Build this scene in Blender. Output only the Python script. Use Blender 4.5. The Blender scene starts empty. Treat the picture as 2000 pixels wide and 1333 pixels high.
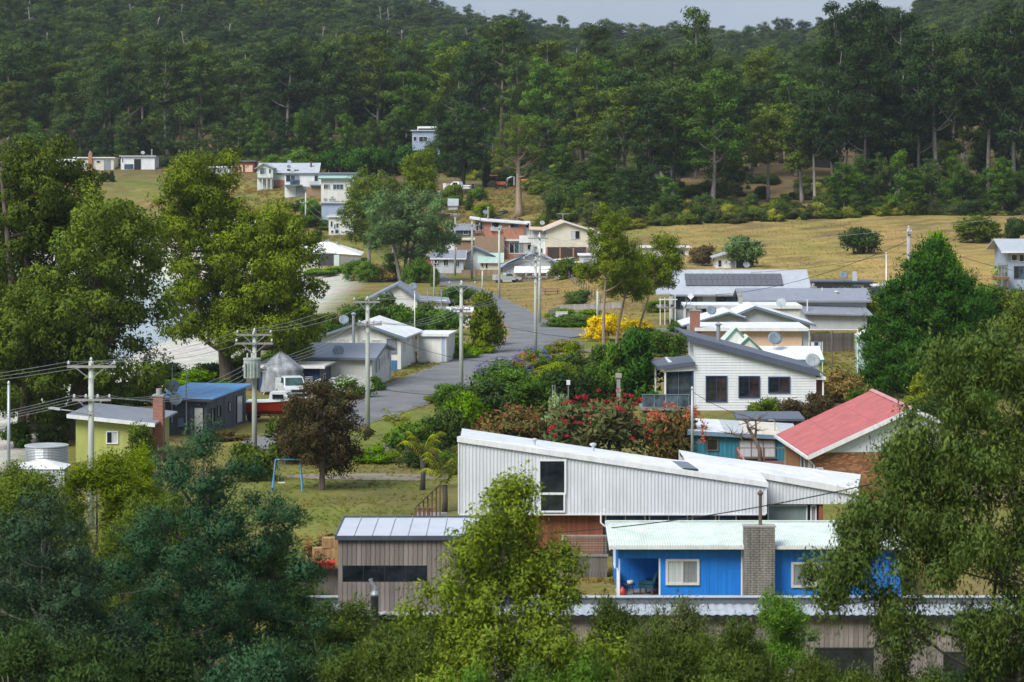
import bpy, math, random
import numpy as np
from mathutils import Vector, Matrix

# ------------------------------------------------------------------ camera, sky, sun, exposure
scn = bpy.context.scene
COL = scn.collection
FPX = 2000 * 100 / 36.0          # focal length in photograph pixels (100 mm lens)
EYE = 18.6                       # eye height above the street
HOR = 295.0                      # eye-level row in the photograph

cam_d = bpy.data.cameras.new('camera')
cam_d.lens = 100
cam_d.sensor_width = 36
cam_d.shift_y = -(666.5 - HOR) / 2000
cam_d.clip_start = 1
cam_d.clip_end = 9000
cam_d.dof.use_dof = True
cam_d.dof.focus_distance = 250
cam_d.dof.aperture_fstop = 2.4
cam = bpy.data.objects.new('camera', cam_d)
cam.location = (0, 0, EYE)
cam.rotation_euler = (math.pi / 2, 0, 0)
COL.objects.link(cam)
scn.camera = cam

SUN_EL, SUN_AZ = math.radians(47), math.radians(222)   # azimuth clockwise from +Y: behind and to the left
world = bpy.data.worlds.new('World')
scn.world = world
world.use_nodes = True
wn, wl = world.node_tree.nodes, world.node_tree.links
sky = wn.new('ShaderNodeTexSky')
sky.sky_type = 'NISHITA'
sky.sun_disc = False
sky.sun_elevation = SUN_EL
sky.sun_rotation = SUN_AZ
sky.air_density = 1.0
sky.dust_density = 1.0
sky.ozone_density = 1.5
hsv = wn.new('ShaderNodeHueSaturation')
hsv.inputs['Saturation'].default_value = 0.6
hsv.inputs['Value'].default_value = 0.085
wl.new(sky.outputs['Color'], hsv.inputs['Color'])
# thin even overcast over the clear sky: dim near the horizon, brighter towards the zenith (standard overcast law)
wtc = wn.new('ShaderNodeTexCoord'); wsx = wn.new('ShaderNodeSeparateXYZ')
wl.new(wtc.outputs['Generated'], wsx.inputs['Vector'])
wmr = wn.new('ShaderNodeMapRange')
wmr.inputs['From Min'].default_value = 0.0; wmr.inputs['From Max'].default_value = 1.0
wmr.inputs['To Min'].default_value = 0.55; wmr.inputs['To Max'].default_value = 0.86
wl.new(wsx.outputs['Z'], wmr.inputs['Value'])
wno = wn.new('ShaderNodeTexNoise'); wno.inputs['Scale'].default_value = 3.0; wno.inputs['Detail'].default_value = 6
wmp = wn.new('ShaderNodeMapping'); wmp.inputs['Scale'].default_value = (1, 1, 5)
wl.new(wtc.outputs['Generated'], wmp.inputs['Vector']); wl.new(wmp.outputs['Vector'], wno.inputs['Vector'])
wcr = wn.new('ShaderNodeValToRGB')
wcr.color_ramp.elements[0].position = 0.3; wcr.color_ramp.elements[1].position = 0.75
wcr.color_ramp.elements[0].color = (0.36, 0.44, 0.57, 1); wcr.color_ramp.elements[1].color = (0.46, 0.54, 0.66, 1)
wl.new(wno.outputs['Fac'], wcr.inputs['Fac'])
wmul = wn.new('ShaderNodeMix'); wmul.data_type = 'RGBA'; wmul.blend_type = 'MULTIPLY'; wmul.inputs['Factor'].default_value = 1
wl.new(wcr.outputs['Color'], wmul.inputs['A']); wl.new(wmr.outputs['Result'], wmul.inputs['B'])
wmix = wn.new('ShaderNodeMix'); wmix.data_type = 'RGBA'; wmix.inputs['Factor'].default_value = 0.88
wl.new(hsv.outputs['Color'], wmix.inputs['A']); wl.new(wmul.outputs['Result'], wmix.inputs['B'])
wl.new(wmix.outputs['Result'], wn['Background'].inputs['Color'])
wn['Background'].inputs['Strength'].default_value = 1.0

sun_d = bpy.data.lights.new('sun', 'SUN')
sun_d.energy = 2.75
sun_d.angle = math.radians(30)
sun_d.color = (1.0, 0.98, 0.945)
sun = bpy.data.objects.new('sun', sun_d)
sdir = Vector((math.sin(SUN_AZ) * math.cos(SUN_EL), math.cos(SUN_AZ) * math.cos(SUN_EL), math.sin(SUN_EL)))
sun.rotation_euler = sdir.to_track_quat('Z', 'Y').to_euler()
sun.location = (-60, -60, 120)
COL.objects.link(sun)

scn.view_settings.view_transform = 'Standard'
scn.view_settings.look = 'None'
scn.view_settings.gamma = 1
scn.view_settings.use_curve_mapping = False
scn.view_settings.exposure = 0.85
scn.render.engine = 'CYCLES'
scn.cycles.max_bounces = 5
scn.cycles.diffuse_bounces = 3
scn.cycles.transparent_max_bounces = 6
scn.cycles.volume_bounces = 0
scn.cycles.use_denoising = True

# ------------------------------------------------------------------ helpers
def X(px, D): return (px - 1000) / FPX * D
def Z(py, D): return EYE - (py - HOR) / FPX * D
def DG(py, z=0.0): return (EYE - z) * FPX / (py - HOR)      # distance at which a row meets height z
def GP(px, py, z=0.0):
    D = DG(py, z)
    return (X(px, D), D)

def lin(h, k=1.0):
    h = h.lstrip('#')
    out = []
    for i in (0, 2, 4):
        v = int(h[i:i + 2], 16) / 255
        out.append((v / 12.92 if v <= 0.04045 else ((v + 0.055) / 1.055) ** 2.4) * k)
    return tuple(out)

def tag(o, label=None, cat=None, group=None, kind=None):
    if label: o['label'] = label
    if cat: o['category'] = cat
    if group: o['group'] = group
    if kind: o['kind'] = kind
    return o

def link(o, parent=None):
    COL.objects.link(o)
    if parent is not None: o.parent = parent
    return o

def np_mesh(name, verts, faces, smooth=False, normals=None, attr=None, mat=None):
    """verts (n,3); faces (m,k) array, or a list of index tuples of mixed length."""
    me = bpy.data.meshes.new(name)
    verts = np.asarray(verts, dtype=np.float32)
    if isinstance(faces, np.ndarray):
        k = faces.shape[1]
        flat = faces.astype(np.int32).ravel()
        starts = np.arange(len(faces), dtype=np.int32) * k
    else:
        flat = np.array([i for f in faces for i in f], dtype=np.int32)
        lens = np.array([len(f) for f in faces], dtype=np.int32)
        starts = np.concatenate(([0], np.cumsum(lens)[:-1])).astype(np.int32)
    me.vertices.add(len(verts)); me.vertices.foreach_set('co', verts.ravel())
    me.loops.add(len(flat)); me.loops.foreach_set('vertex_index', flat)
    me.polygons.add(len(starts)); me.polygons.foreach_set('loop_start', starts)
    me.polygons.foreach_set('use_smooth', np.full(len(starts), bool(smooth or normals is not None)))
    me.update(calc_edges=True)
    if attr is not None:
        for an, av in attr.items():
            if av.ndim == 1:
                a = me.attributes.new(an, 'FLOAT', 'POINT'); a.data.foreach_set('value', av.astype(np.float32))
            else:
                a = me.attributes.new(an, 'FLOAT_COLOR', 'POINT')
                c = np.ones((len(av), 4), dtype=np.float32); c[:, :3] = av
                a.data.foreach_set('color', c.ravel())
    if normals is not None:
        me.normals_split_custom_set_from_vertices(normals.astype(np.float32))
    if mat is not None: me.materials.append(mat)
    return me

class MB:
    """collects boxes, prisms and tubes into one mesh"""
    def __init__(s): s.v, s.f = [], []
    def add(s, v, f):
        o = len(s.v); s.v += [tuple(p) for p in v]; s.f += [tuple(i + o for i in q) for q in f]; return s
    def box(s, x0, x1, y0, y1, z0, z1):
        return s.add([(x0, y0, z0), (x1, y0, z0), (x1, y1, z0), (x0, y1, z0), (x0, y0, z1), (x1, y0, z1), (x1, y1, z1), (x0, y1, z1)],
                     [(0, 3, 2, 1), (4, 5, 6, 7), (0, 1, 5, 4), (1, 2, 6, 5), (2, 3, 7, 6), (3, 0, 4, 7)])
    def loft(s, a, b):
        """two polygons with equal counts joined into a solid"""
        n = len(a)
        f = [tuple(range(n)), tuple(range(2 * n - 1, n - 1, -1))]
        f += [((i + 1) % n, i, n + i, n + (i + 1) % n) for i in range(n)]
        return s.add(list(a) + list(b), f)
    def slab(s, pts, t):
        """flat plate: pts are its top outline, t its thickness downwards"""
        return s.loft(pts, [(p[0], p[1], p[2] - t) for p in pts])
    def prism_y(s, prof, y0, y1):
        return s.loft([(p[0], y0, p[1]) for p in prof], [(p[0], y1, p[1]) for p in prof])
    def prism_x(s, prof, x0, x1):
        return s.loft([(x0, p[0], p[1]) for p in prof], [(x1, p[0], p[1]) for p in prof])
    def tube(s, pts, rad, n=6):
        v, f = tube_np([(np.array(pts, float), np.array(rad, float) if hasattr(rad, '__len__') else np.full(len(pts), float(rad)))], n)
        return s.add(v.tolist(), f)
    def cyl(s, x, y, z0, z1, r, n=12, r2=None):
        return s.tube([(x, y, z0), (x, y, z1)], [r, r if r2 is None else r2], n)
    def lathe(s, prof, n=16, c=(0, 0, 0)):
        v, f = [], []
        for r, z in prof:
            for k in range(n):
                a = 2 * math.pi * k / n
                v.append((c[0] + r * math.cos(a), c[1] + r * math.sin(a), c[2] + z))
        m = len(prof)
        for i in range(m - 1):
            for k in range(n):
                f.append((i * n + k, i * n + (k + 1) % n, (i + 1) * n + (k + 1) % n, (i + 1) * n + k))
        f.append(tuple(range(n - 1, -1, -1))); f.append(tuple(range((m - 1) * n, m * n)))
        return s.add(v, f)
    def mesh(s, name, mat, smooth=False):
        me = np_mesh(name, s.v, s.f, smooth=smooth, mat=mat); return me
    def obj(s, name, mat, parent=None, smooth=False):
        return link(bpy.data.objects.new(name, s.mesh(name, mat, smooth)), parent)

def tube_np(paths, n=6):
    V, Fc, o = [], [], 0
    ang = np.arange(n) * 2 * math.pi / n
    for P, R in paths:
        P = np.asarray(P, float); m = len(P)
        T = np.gradient(P, axis=0)
        T /= np.linalg.norm(T, axis=1, keepdims=True) + 1e-9
        ref = np.where(np.abs(T[:, 2:3]) > 0.9, np.array([[1.0, 0, 0]]), np.array([[0, 0, 1.0]]))
        A = np.cross(T, ref); A /= np.linalg.norm(A, axis=1, keepdims=True) + 1e-9
        Bv = np.cross(T, A)
        ring = P[:, None, :] + R[:, None, None] * (np.cos(ang)[None, :, None] * A[:, None, :] + np.sin(ang)[None, :, None] * Bv[:, None, :])
        V.append(ring.reshape(-1, 3))
        for i in range(m - 1):
            for k in range(n):
                Fc.append((o + i * n + k, o + i * n + (k + 1) % n, o + (i + 1) * n + (k + 1) % n, o + (i + 1) * n + k))
        Fc.append(tuple(o + k for k in range(n - 1, -1, -1))); Fc.append(tuple(o + (m - 1) * n + k for k in range(n)))
        o += m * n
    return np.concatenate(V), Fc

def empty(name, loc, rz=0.0, label=None, cat=None, group=None):
    e = bpy.data.objects.new(name, None)
    e.location = loc; e.rotation_euler = (0, 0, rz); e.empty_display_size = 0.5
    COL.objects.link(e)
    return tag(e, label, cat, group)

# ------------------------------------------------------------------ materials
MATS = {}
def _new(name):
    m = bpy.data.materials.new(name); m.use_nodes = True
    nt = m.node_tree
    return m, nt.nodes, nt.links, nt.nodes['Principled BSDF']

def _noise(n, l, scale, detail=4, coord='Object', stretch=None, rough=0.6):
    tc = n.new('ShaderNodeTexCoord'); t = n.new('ShaderNodeTexNoise')
    t.inputs['Scale'].default_value = scale; t.inputs['Detail'].default_value = detail; t.inputs['Roughness'].default_value = rough
    if stretch:
        mp = n.new('ShaderNodeMapping'); mp.inputs['Scale'].default_value = stretch
        l.new(tc.outputs[coord], mp.inputs['Vector']); l.new(mp.outputs['Vector'], t.inputs['Vector'])
    else:
        l.new(tc.outputs[coord], t.inputs['Vector'])
    return t

def _ramp(n, l, src, p0, p1, c0, c1):
    r = n.new('ShaderNodeValToRGB')
    r.color_ramp.elements[0].position = p0; r.color_ramp.elements[1].position = p1
    r.color_ramp.elements[0].color = (*c0, 1); r.color_ramp.elements[1].color = (*c1, 1)
    l.new(src, r.inputs['Fac']); return r

def paint(name, col, rough=0.55, wear=0.12, scale=1.3, wave=None, wave_axis='X', wave_amt=0.6, metal=0.0, stretch=None, spec=0.4):
    """painted board or sheet: colour, faint weather stains, optional fine ribs as bump"""
    if name in MATS: return MATS[name]
    m, n, l, b = _new(name)
    t = _noise(n, l, scale, 6, stretch=stretch or (1, 1, 0.35))
    dk = tuple(c * (1 - wear * 1.7) for c in col); lt = tuple(min(1, c * (1 + wear * 0.35)) for c in col)
    r = _ramp(n, l, t.outputs['Fac'], 0.28, 0.66, dk, lt)
    t2 = _noise(n, l, 3.0, 6, stretch=(2.2, 2.2, 0.12), rough=0.75)     # run-off streaks
    r2 = _ramp(n, l, t2.outputs['Fac'], 0.34, 0.6, tuple(1 - wear * q for q in (1.6, 1.8, 2.0)), (1, 1, 1))
    ml = n.new('ShaderNodeMix'); ml.data_type = 'RGBA'; ml.blend_type = 'MULTIPLY'; ml.inputs['Factor'].default_value = 0.8
    l.new(r.outputs['Color'], ml.inputs['A']); l.new(r2.outputs['Color'], ml.inputs['B'])
    l.new(ml.outputs['Result'], b.inputs['Base Color'])
    mrr = n.new('ShaderNodeMapRange'); mrr.inputs['To Min'].default_value = max(0.05, rough - 0.15); mrr.inputs['To Max'].default_value = min(1, rough + 0.2)
    l.new(t.outputs['Fac'], mrr.inputs['Value']); l.new(mrr.outputs['Result'], b.inputs['Roughness'])
    b.inputs['Metallic'].default_value = metal
    b.inputs['Specular IOR Level'].default_value = spec
    if wave:
        tc = n.new('ShaderNodeTexCoord'); w = n.new('ShaderNodeTexWave')
        w.bands_direction = wave_axis; w.inputs['Scale'].default_value = wave; w.inputs['Distortion'].default_value = 0
        l.new(tc.outputs['Object'], w.inputs['Vector'])
        bp = n.new('ShaderNodeBump'); bp.inputs['Strength'].default_value = wave_amt; bp.inputs['Distance'].default_value = 0.03
        l.new(w.outputs['Fac'], bp.inputs['Height']); l.new(bp.outputs['Normal'], b.inputs['Normal'])
    MATS[name] = m; return m

def wood(name, c0, c1, rough=0.8, axis='Z', scale=3.0):
    if name in MATS: return MATS[name]
    m, n, l, b = _new(name)
    st = {'Z': (8, 8, 0.4), 'X': (0.4, 8, 8), 'Y': (8, 0.4, 8)}[axis]
    t = _noise(n, l, scale, 8, stretch=st, rough=0.7)
    oi = n.new('ShaderNodeObjectInfo')
    r = _ramp(n, l, t.outputs['Fac'], 0.3, 0.72, c0, c1)
    hs = n.new('ShaderNodeHueSaturation'); mr = n.new('ShaderNodeMapRange')
    mr.inputs['To Min'].default_value = 0.72; mr.inputs['To Max'].default_value = 1.2
    l.new(oi.outputs['Random'], mr.inputs['Value']); l.new(mr.outputs['Result'], hs.inputs['Value'])
    l.new(r.outputs['Color'], hs.inputs['Color']); l.new(hs.outputs['Color'], b.inputs['Base Color'])
    b.inputs['Roughness'].default_value = rough
    bp = n.new('ShaderNodeBump'); bp.inputs['Strength'].default_value = 0.4; bp.inputs['Distance'].default_value = 0.01
    l.new(t.outputs['Fac'], bp.inputs['Height']); l.new(bp.outputs['Normal'], b.inputs['Normal'])
    MATS[name] = m; return m

def glass(name, col=(0.012, 0.016, 0.02), rough=0.06):
    if name in MATS: return MATS[name]
    m, n, l, b = _new(name)
    t = _noise(n, l, 1.7, 3)
    r = _ramp(n, l, t.outputs['Fac'], 0.35, 0.7, tuple(c * 0.5 for c in col), tuple(c * 1.9 for c in col))
    l.new(r.outputs['Color'], b.inputs['Base Color'])
    b.inputs['Roughness'].default_value = rough; b.inputs['Specular IOR Level'].default_value = 0.7
    MATS[name] = m; return m

def leaf(name, c0, c1, rough=0.6, trans=0.28, spec=0.07, var=0.25):
    """foliage: colour runs from c0 to c1 leaf by leaf, shifted a little from plant to plant"""
    if name in MATS: return MATS[name]
    m, n, l, b = _new(name)
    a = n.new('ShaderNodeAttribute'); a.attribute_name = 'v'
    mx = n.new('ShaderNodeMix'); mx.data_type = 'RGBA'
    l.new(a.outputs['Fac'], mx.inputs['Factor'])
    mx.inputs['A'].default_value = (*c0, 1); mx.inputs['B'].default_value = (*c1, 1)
    oi = n.new('ShaderNodeObjectInfo'); mr = n.new('ShaderNodeMapRange')
    mr.inputs['To Min'].default_value = 0.97 - var; mr.inputs['To Max'].default_value = 0.97 + var
    hs = n.new('ShaderNodeHueSaturation'); hs.inputs['Saturation'].default_value = 1.16
    l.new(oi.outputs['Random'], mr.inputs['Value']); l.new(mr.outputs['Result'], hs.inputs['Value'])
    l.new(mx.outputs['Result'], hs.inputs['Color'])
    l.new(hs.outputs['Color'], b.inputs['Base Color'])
    b.inputs['Roughness'].default_value = rough; b.inputs['Specular IOR Level'].default_value = spec
    tr = n.new('ShaderNodeBsdfTranslucent'); l.new(hs.outputs['Color'], tr.inputs['Color'])
    ms = n.new('ShaderNodeMixShader'); ms.inputs['Fac'].default_value = trans
    l.new(b.outputs['BSDF'], ms.inputs[1]); l.new(tr.outputs['BSDF'], ms.inputs[2])
    l.new(ms.outputs['Shader'], n['Material Output'].inputs['Surface'])
    MATS[name] = m; return m

def bark(name, c0, c1, scale=2.0):
    if name in MATS: return MATS[name]
    m, n, l, b = _new(name)
    t = _noise(n, l, scale, 8, stretch=(3, 3, 0.5), rough=0.7)
    r = _ramp(n, l, t.outputs['Fac'], 0.32, 0.68, c0, c1)
    l.new(r.outputs['Color'], b.inputs['Base Color']); b.inputs['Roughness'].default_value = 0.9
    bp = n.new('ShaderNodeBump'); bp.inputs['Strength'].default_value = 0.7; bp.inputs['Distance'].default_value = 0.06
    l.new(t.outputs['Fac'], bp.inputs['Height']); l.new(bp.outputs['Normal'], b.inputs['Normal'])
    MATS[name] = m; return m

# ------------------------------------------------------------------ terrain
def sstep(t):
    t = np.clip(t, 0, 1); return t * t * (3 - 2 * t)

def wob(x, y, s, seed=0):
    """cheap smooth noise in about -1..1"""
    r = np.random.RandomState(seed); out = 0
    for k in range(5):
        a, b, p = r.uniform(-1, 1), r.uniform(-1, 1), r.uniform(0, 6.28)
        nn = math.hypot(a, b) + 1e-6; f = (0.6 + 0.35 * k) / s * 6.28
        out = out + np.sin((a * x + b * y) / nn * f + p)
    return out / 2.6

_ys = np.array([-60, 0, 30, 60, 280, 330, 390, 415, 430, 450, 480, 505, 560, 580, 700, 1400, 1500, 1900, 3200])
_xc = np.array([-90., -28., 0., 25., 80.])
_zc = np.array([
    [17, 15.5, 6, 0, 0, 0, 0, 0, 0, 1.5, 4, 7, 13.0, 14.5, 22, 66, 66, 35, 0],
    [17, 15.5, 6, 0, 0, 0, 0, 0, 0.1, 1.2, 8.6, 11.3, 13.3, 14.9, 22, 62, 62, 30, 0],
    [17, 15.5, 6, 0, 0, 0, 0, 0, 0.3, 2.6, 8.7, 10.5, 14.0, 15.0, 22, 60, 60, 28, 0],
    [17, 15.5, 6, 0, 0.2, 1.2, 3.3, 4.3, 5.2, 6.6, 8.8, 10.4, 15.0, 16.0, 23, 59, 59, 26, 0],
    [17, 15.5, 6, 0, 0.4, 2.6, 4.3, 5.1, 5.8, 6.8, 8.4, 10.0, 14.5, 15.5, 23, 58, 58, 26, 0]])
_shy = np.array([-60, 40, 100, 190, 250, 330, 600]); _shx = np.array([-60., -40., -34., -29., -25., -22., -22.])

def shore_d(x, y):
    """positive on the bay side"""
    d1 = np.interp(y, _shy, _shx) - x
    yc = np.clip(432 + (-22 - x) * 1.0, 420, 620)
    return np.minimum(d1, yc - y)

def gz(x, y):
    x = np.asarray(x, float); y = np.asarray(y, float)
    cols = np.stack([np.interp(y, _ys, c) for c in _zc])
    xi = np.clip(np.interp(x, _xc, np.arange(5)), 0, 3.9999)
    i = xi.astype(int); t = xi - i; t = t * t * (3 - 2 * t)
    z = np.take_along_axis(cols, i[None], 0)[0] * (1 - t) + np.take_along_axis(cols, (i + 1)[None], 0)[0] * t
    far = sstep((y - 640) / 700)
    u = x / np.maximum(y, 50) * FPX
    z = z + far * (1 + np.clip(-u + 60, 0, 1500) * 0.042 + np.clip(u - 520, 0, 900) * 0.055)
    z = z + far * 5 * wob(x, y, 420, 3) + sstep((y - 440) / 60) * 0.5 * wob(x, y, 60, 5)
    d = shore_d(x, y)
    return z * (1 - sstep(d / 6)) - 2.6 * sstep((d + 2) / 26)

def gz1(x, y): return float(gz(np.array([x]), np.array([y]))[0])

# ------------------------------------------------------------------ the ground
def build_ground():
    xs = np.unique(np.concatenate([np.arange(-130, 131, 2.2), np.linspace(-900, -130, 40), np.linspace(130, 900, 40)]))
    ys = np.unique(np.concatenate([np.arange(-60, 600, 2.6), np.linspace(600, 1000, 60), np.linspace(1000, 3200, 70)]))
    gx, gy = np.meshgrid(xs, ys)
    x, y = gx.ravel(), gy.ravel()
    z = gz(x, y) + 0.06 * wob(x, y, 9, 11) * sstep((y - 290) / 60) * (1 - sstep((shore_d(x, y) + 3) / 3))
    nx, ny = len(xs), len(ys)
    idx = np.arange(nx * ny).reshape(ny, nx)
    F = np.stack([idx[:-1, :-1], idx[:-1, 1:], idx[1:, 1:], idx[1:, :-1]], -1).reshape(-1, 4)
    dry = np.array([0.285, 0.200, 0.072]); grn = np.array([0.140, 0.160, 0.040]); soil = np.array([0.105, 0.078, 0.048])
    sand = np.array([0.47, 0.455, 0.435]); forest = np.array([0.135, 0.092, 0.055])
    n1 = 0.5 + 0.5 * wob(x, y, 26, 21); n2 = 0.5 + 0.5 * wob(x, y, 9, 22)
    def mixc(a, b, t): return a * (1 - t[:, None]) + b * t[:, None]
    c = mixc(np.tile(grn, (len(x), 1)), np.tile(dry, (len(x), 1)), np.clip(-0.15 + 0.75 * n1 + 0.4 * n2, 0, 1))
    # mown green verge beside the road and the near garden, drier common beyond it
    pad = sstep((x - 16) / 10) * sstep((y - 285) / 20)
    c = mixc(c, np.tile(dry * 1.3, (len(x), 1)), pad * np.clip(0.55 + 0.5 * n1, 0, 1))
    up = sstep((y - 395) / 50) * sstep((x - 15) / 20)
    c = mixc(c, np.tile(np.array([0.215, 0.16, 0.065]), (len(x), 1)), up * np.clip(n2 * 0.9, 0, 1))
    com = sstep((x + 8) / 4) * sstep((y - 292) / 10) * (1 - sstep((x - 12) / 6)) * (1 - sstep((y - 400) / 20))
    c = mixc(c, np.tile(dry * 1.05, (len(x), 1)), com * np.clip(0.55 + 0.6 * n2, 0, 1))
    lw = sstep((x + 18) / 4) * (1 - sstep((x + 2) / 3)) * sstep((y - 120) / 15) * (1 - sstep((y - 200) / 20))
    c = mixc(c, np.tile(np.array([0.155, 0.185, 0.042]), (len(x), 1)), lw * np.clip(0.35 + 0.6 * n2, 0, 1))
    fo = sstep((y - (480 + 60 * sstep((-x) / 40))) / 45)
    c = mixc(c, np.tile(forest, (len(x), 1)), fo * np.clip(0.6 + 0.6 * n1, 0, 1))
    ms = sstep((n1 + n2 - 1.15) / 0.3) * 0.5
    c = mixc(c, np.tile(soil, (len(x), 1)), ms)
    d = shore_d(x, y)
    c = mixc(c, np.tile(sand, (len(x), 1)), sstep((d + 0.8) / 2.0))
    m, n, l, b = _new('ground_cover')
    a = n.new('ShaderNodeAttribute'); a.attribute_name = 'gcol'
    t1 = _noise(n, l, 0.22, 8, rough=0.75); t2 = _noise(n, l, 2.6, 6, rough=0.75)
    t3 = _noise(n, l, 0.09, 4, stretch=(1, 0.45, 1))
    r1 = _ramp(n, l, t1.outputs['Fac'], 0.3, 0.72, (0.62, 0.66, 0.62), (1.3, 1.22, 1.2))
    r2 = _ramp(n, l, t2.outputs['Fac'], 0.3, 0.7, (0.62, 0.62, 0.6), (1.3, 1.3, 1.3))
    r3 = _ramp(n, l, t3.outputs['Fac'], 0.42, 0.62, (0.92, 1.0, 0.88), (1.05, 1.0, 1.02))
    prev = a.outputs['Color']
    for r in (r1, r2, r3):
        mx = n.new('ShaderNodeMix'); mx.data_type = 'RGBA'; mx.blend_type = 'MULTIPLY'; mx.inputs['Factor'].default_value = 1
        l.new(prev, mx.inputs['A']); l.new(r.outputs['Color'], mx.inputs['B']); prev = mx.outputs['Result']
    l.new(prev, b.inputs['Base Color']); b.inputs['Roughness'].default_value = 0.95
    b.inputs['Specular IOR Level'].default_value = 0.1
    bp = n.new('ShaderNodeBump'); bp.inputs['Strength'].default_value = 0.6; bp.inputs['Distance'].default_value = 0.15
    l.new(t2.outputs['Fac'], bp.inputs['Height']); l.new(bp.outputs['Normal'], b.inputs['Normal'])
    o = link(bpy.data.objects.new('ground', np_mesh('ground', np.stack([x, y, z], 1), F, smooth=True, attr={'gcol': c}, mat=m)))
    tag(o, 'dry and green grass slope with sandy shore under the town', None, None, 'structure')
    return o
build_ground()

def build_sea():
    m, n, l, b = _new('sea_water')
    t = _noise(n, l, 0.35, 8, stretch=(1, 2.2, 1), rough=0.7)
    r = _ramp(n, l, t.outputs['Fac'], 0.35, 0.7, (0.26, 0.34, 0.40), (0.46, 0.53, 0.58))
    l.new(r.outputs['Color'], b.inputs['Base Color']); b.inputs['Roughness'].default_value = 0.18
    bp = n.new('ShaderNodeBump'); bp.inputs['Strength'].default_value = 0.5; bp.inputs['Distance'].default_value = 0.2
    l.new(t.outputs['Fac'], bp.inputs['Height']); l.new(bp.outputs['Normal'], b.inputs['Normal'])
    me = np_mesh('sea', [(-900, 30, -1.72), (-30, 30, -1.72), (-30, 620, -1.72), (-900, 620, -1.72)], [(0, 1, 2, 3)], mat=m)
    tag(link(bpy.data.objects.new('sea', me)), 'pale shallow sea water of the bay behind the left trees', None, None, 'structure')
build_sea()

def strip(name, L, R, mat, lift, nlat=6, step=1.1, jit=0.0, kind='structure', label=None):
    """ribbon of ground between two outlines given as photograph pixels on the street level"""
    def res(P, n):
        P = np.array(P, float); s = np.concatenate(([0], np.cumsum(np.linalg.norm(np.diff(P, axis=0), axis=1))))
        t = np.linspace(0, s[-1], n)
        return np.stack([np.interp(t, s, P[:, 0]), np.interp(t, s, P[:, 1])], 1)
    Lw = np.array([GP(*p) for p in L]); Rw = np.array([GP(*p) for p in R])
    ln = np.linalg.norm(np.diff(Lw, axis=0), axis=1).sum()
    n = max(8, int(ln / step)); a, b = res(Lw, n), res(Rw, n)
    # soften the corners
    for _ in range(2):
        a[1:-1] = (a[:-2] + 2 * a[1:-1] + a[2:]) / 4; b[1:-1] = (b[:-2] + 2 * b[1:-1] + b[2:]) / 4
    rw = np.random.RandomState(9); dd = (b - a) / np.linalg.norm(b - a, axis=1, keepdims=True)
    a += dd * rw.normal(size=(n, 1)) * 0.10; b += dd * rw.normal(size=(n, 1)) * 0.10      # broken edges
    if jit:
        rr = np.random.RandomState(5); d = (b - a) / np.linalg.norm(b - a, axis=1, keepdims=True)
        a -= d * (jit * (0.6 + 0.6 * rr.rand(n))[:, None]); b += d * (jit * (0.6 + 0.6 * rr.rand(n))[:, None])
    t = np.linspace(0, 1, nlat)
    P = a[:, None, :] * (1 - t[None, :, None]) + b[:, None, :] * t[None, :, None]
    x, y = P[..., 0].ravel(), P[..., 1].ravel()
    crown = (0.06 * (1 - (2 * t - 1) ** 2))[None, :].repeat(n, 0).ravel() if not jit else 0
    z = gz(x, y) + lift + crown + 0.02
    idx = np.arange(n * nlat).reshape(n, nlat)
    F = np.stack([idx[:-1, :-1], idx[:-1, 1:], idx[1:, 1:], idx[1:, :-1]], -1).reshape(-1, 4)
    o = link(bpy.data.objects.new(name, np_mesh(name, np.stack([x, y, z], 1), F, smooth=True, mat=mat)))
    return tag(o, label, None, None, kind)

def gravel_mat(name, c0, c1, s=3.0):
    m, n, l, b = _new(name)
    t = _noise(n, l, s, 10, rough=0.8); t2 = _noise(n, l, 0.35, 5)
    r = _ramp(n, l, t.outputs['Fac'], 0.3, 0.7, c0, c1); r2 = _ramp(n, l, t2.outputs['Fac'], 0.32, 0.68, (0.68, 0.68, 0.7), (1.16, 1.14, 1.1))
    mx = n.new('ShaderNodeMix'); mx.data_type = 'RGBA'; mx.blend_type = 'MULTIPLY'; mx.inputs['Factor'].default_value = 1
    l.new(r.outputs['Color'], mx.inputs['A']); l.new(r2.outputs['Color'], mx.inputs['B'])
    l.new(mx.outputs['Result'], b.inputs['Base Color']); b.inputs['Roughness'].default_value = 0.85
    bp = n.new('ShaderNodeBump'); bp.inputs['Strength'].default_value = 0.3; bp.inputs['Distance'].default_value = 0.02
    l.new(t.outputs['Fac'], bp.inputs['Height']); l.new(bp.outputs['Normal'], b.inputs['Normal'])
    return m
ASPHALT = gravel_mat('old_asphalt', (0.115, 0.117, 0.122), (0.175, 0.176, 0.18))
SHOULDER = gravel_mat('shoulder_gravel', (0.15, 0.115, 0.08), (0.27, 0.21, 0.15))
PATHG = gravel_mat('grey_gravel', (0.15, 0.125, 0.09), (0.25, 0.21, 0.165))
RL = [(470, 866), (600, 822), (700, 783), (760, 752), (850, 717), (930, 690), (985, 668), (1000, 655), (992, 638), (980, 618), (965, 600), (940, 584), (900, 568), (862, 555), (838, 543), (822, 531), (812, 524)]
RR = [(470, 925), (600, 874), (720, 826), (800, 800), (890, 768), (960, 738), (1040, 705), (1085, 683), (1108, 662), (1092, 640), (1050, 620), (1026, 604), (1000, 592), (976, 581), (945, 566), (905, 553), (872, 543), (850, 532), (836, 525)]
strip('road_shoulder', RL, RR, SHOULDER, 0.012, jit=0.75, label='brown gravel shoulder along both edges of the street')
strip('road', RL, RR, ASPHALT, 0.03, label='grey asphalt street curving between the houses')
SL = [(1040, 642), (1090, 643), (1150, 648), (1230, 649), (1330, 648)]
SR = [(1060, 682), (1112, 661), (1150, 657), (1230, 658), (1330, 657)]
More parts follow.
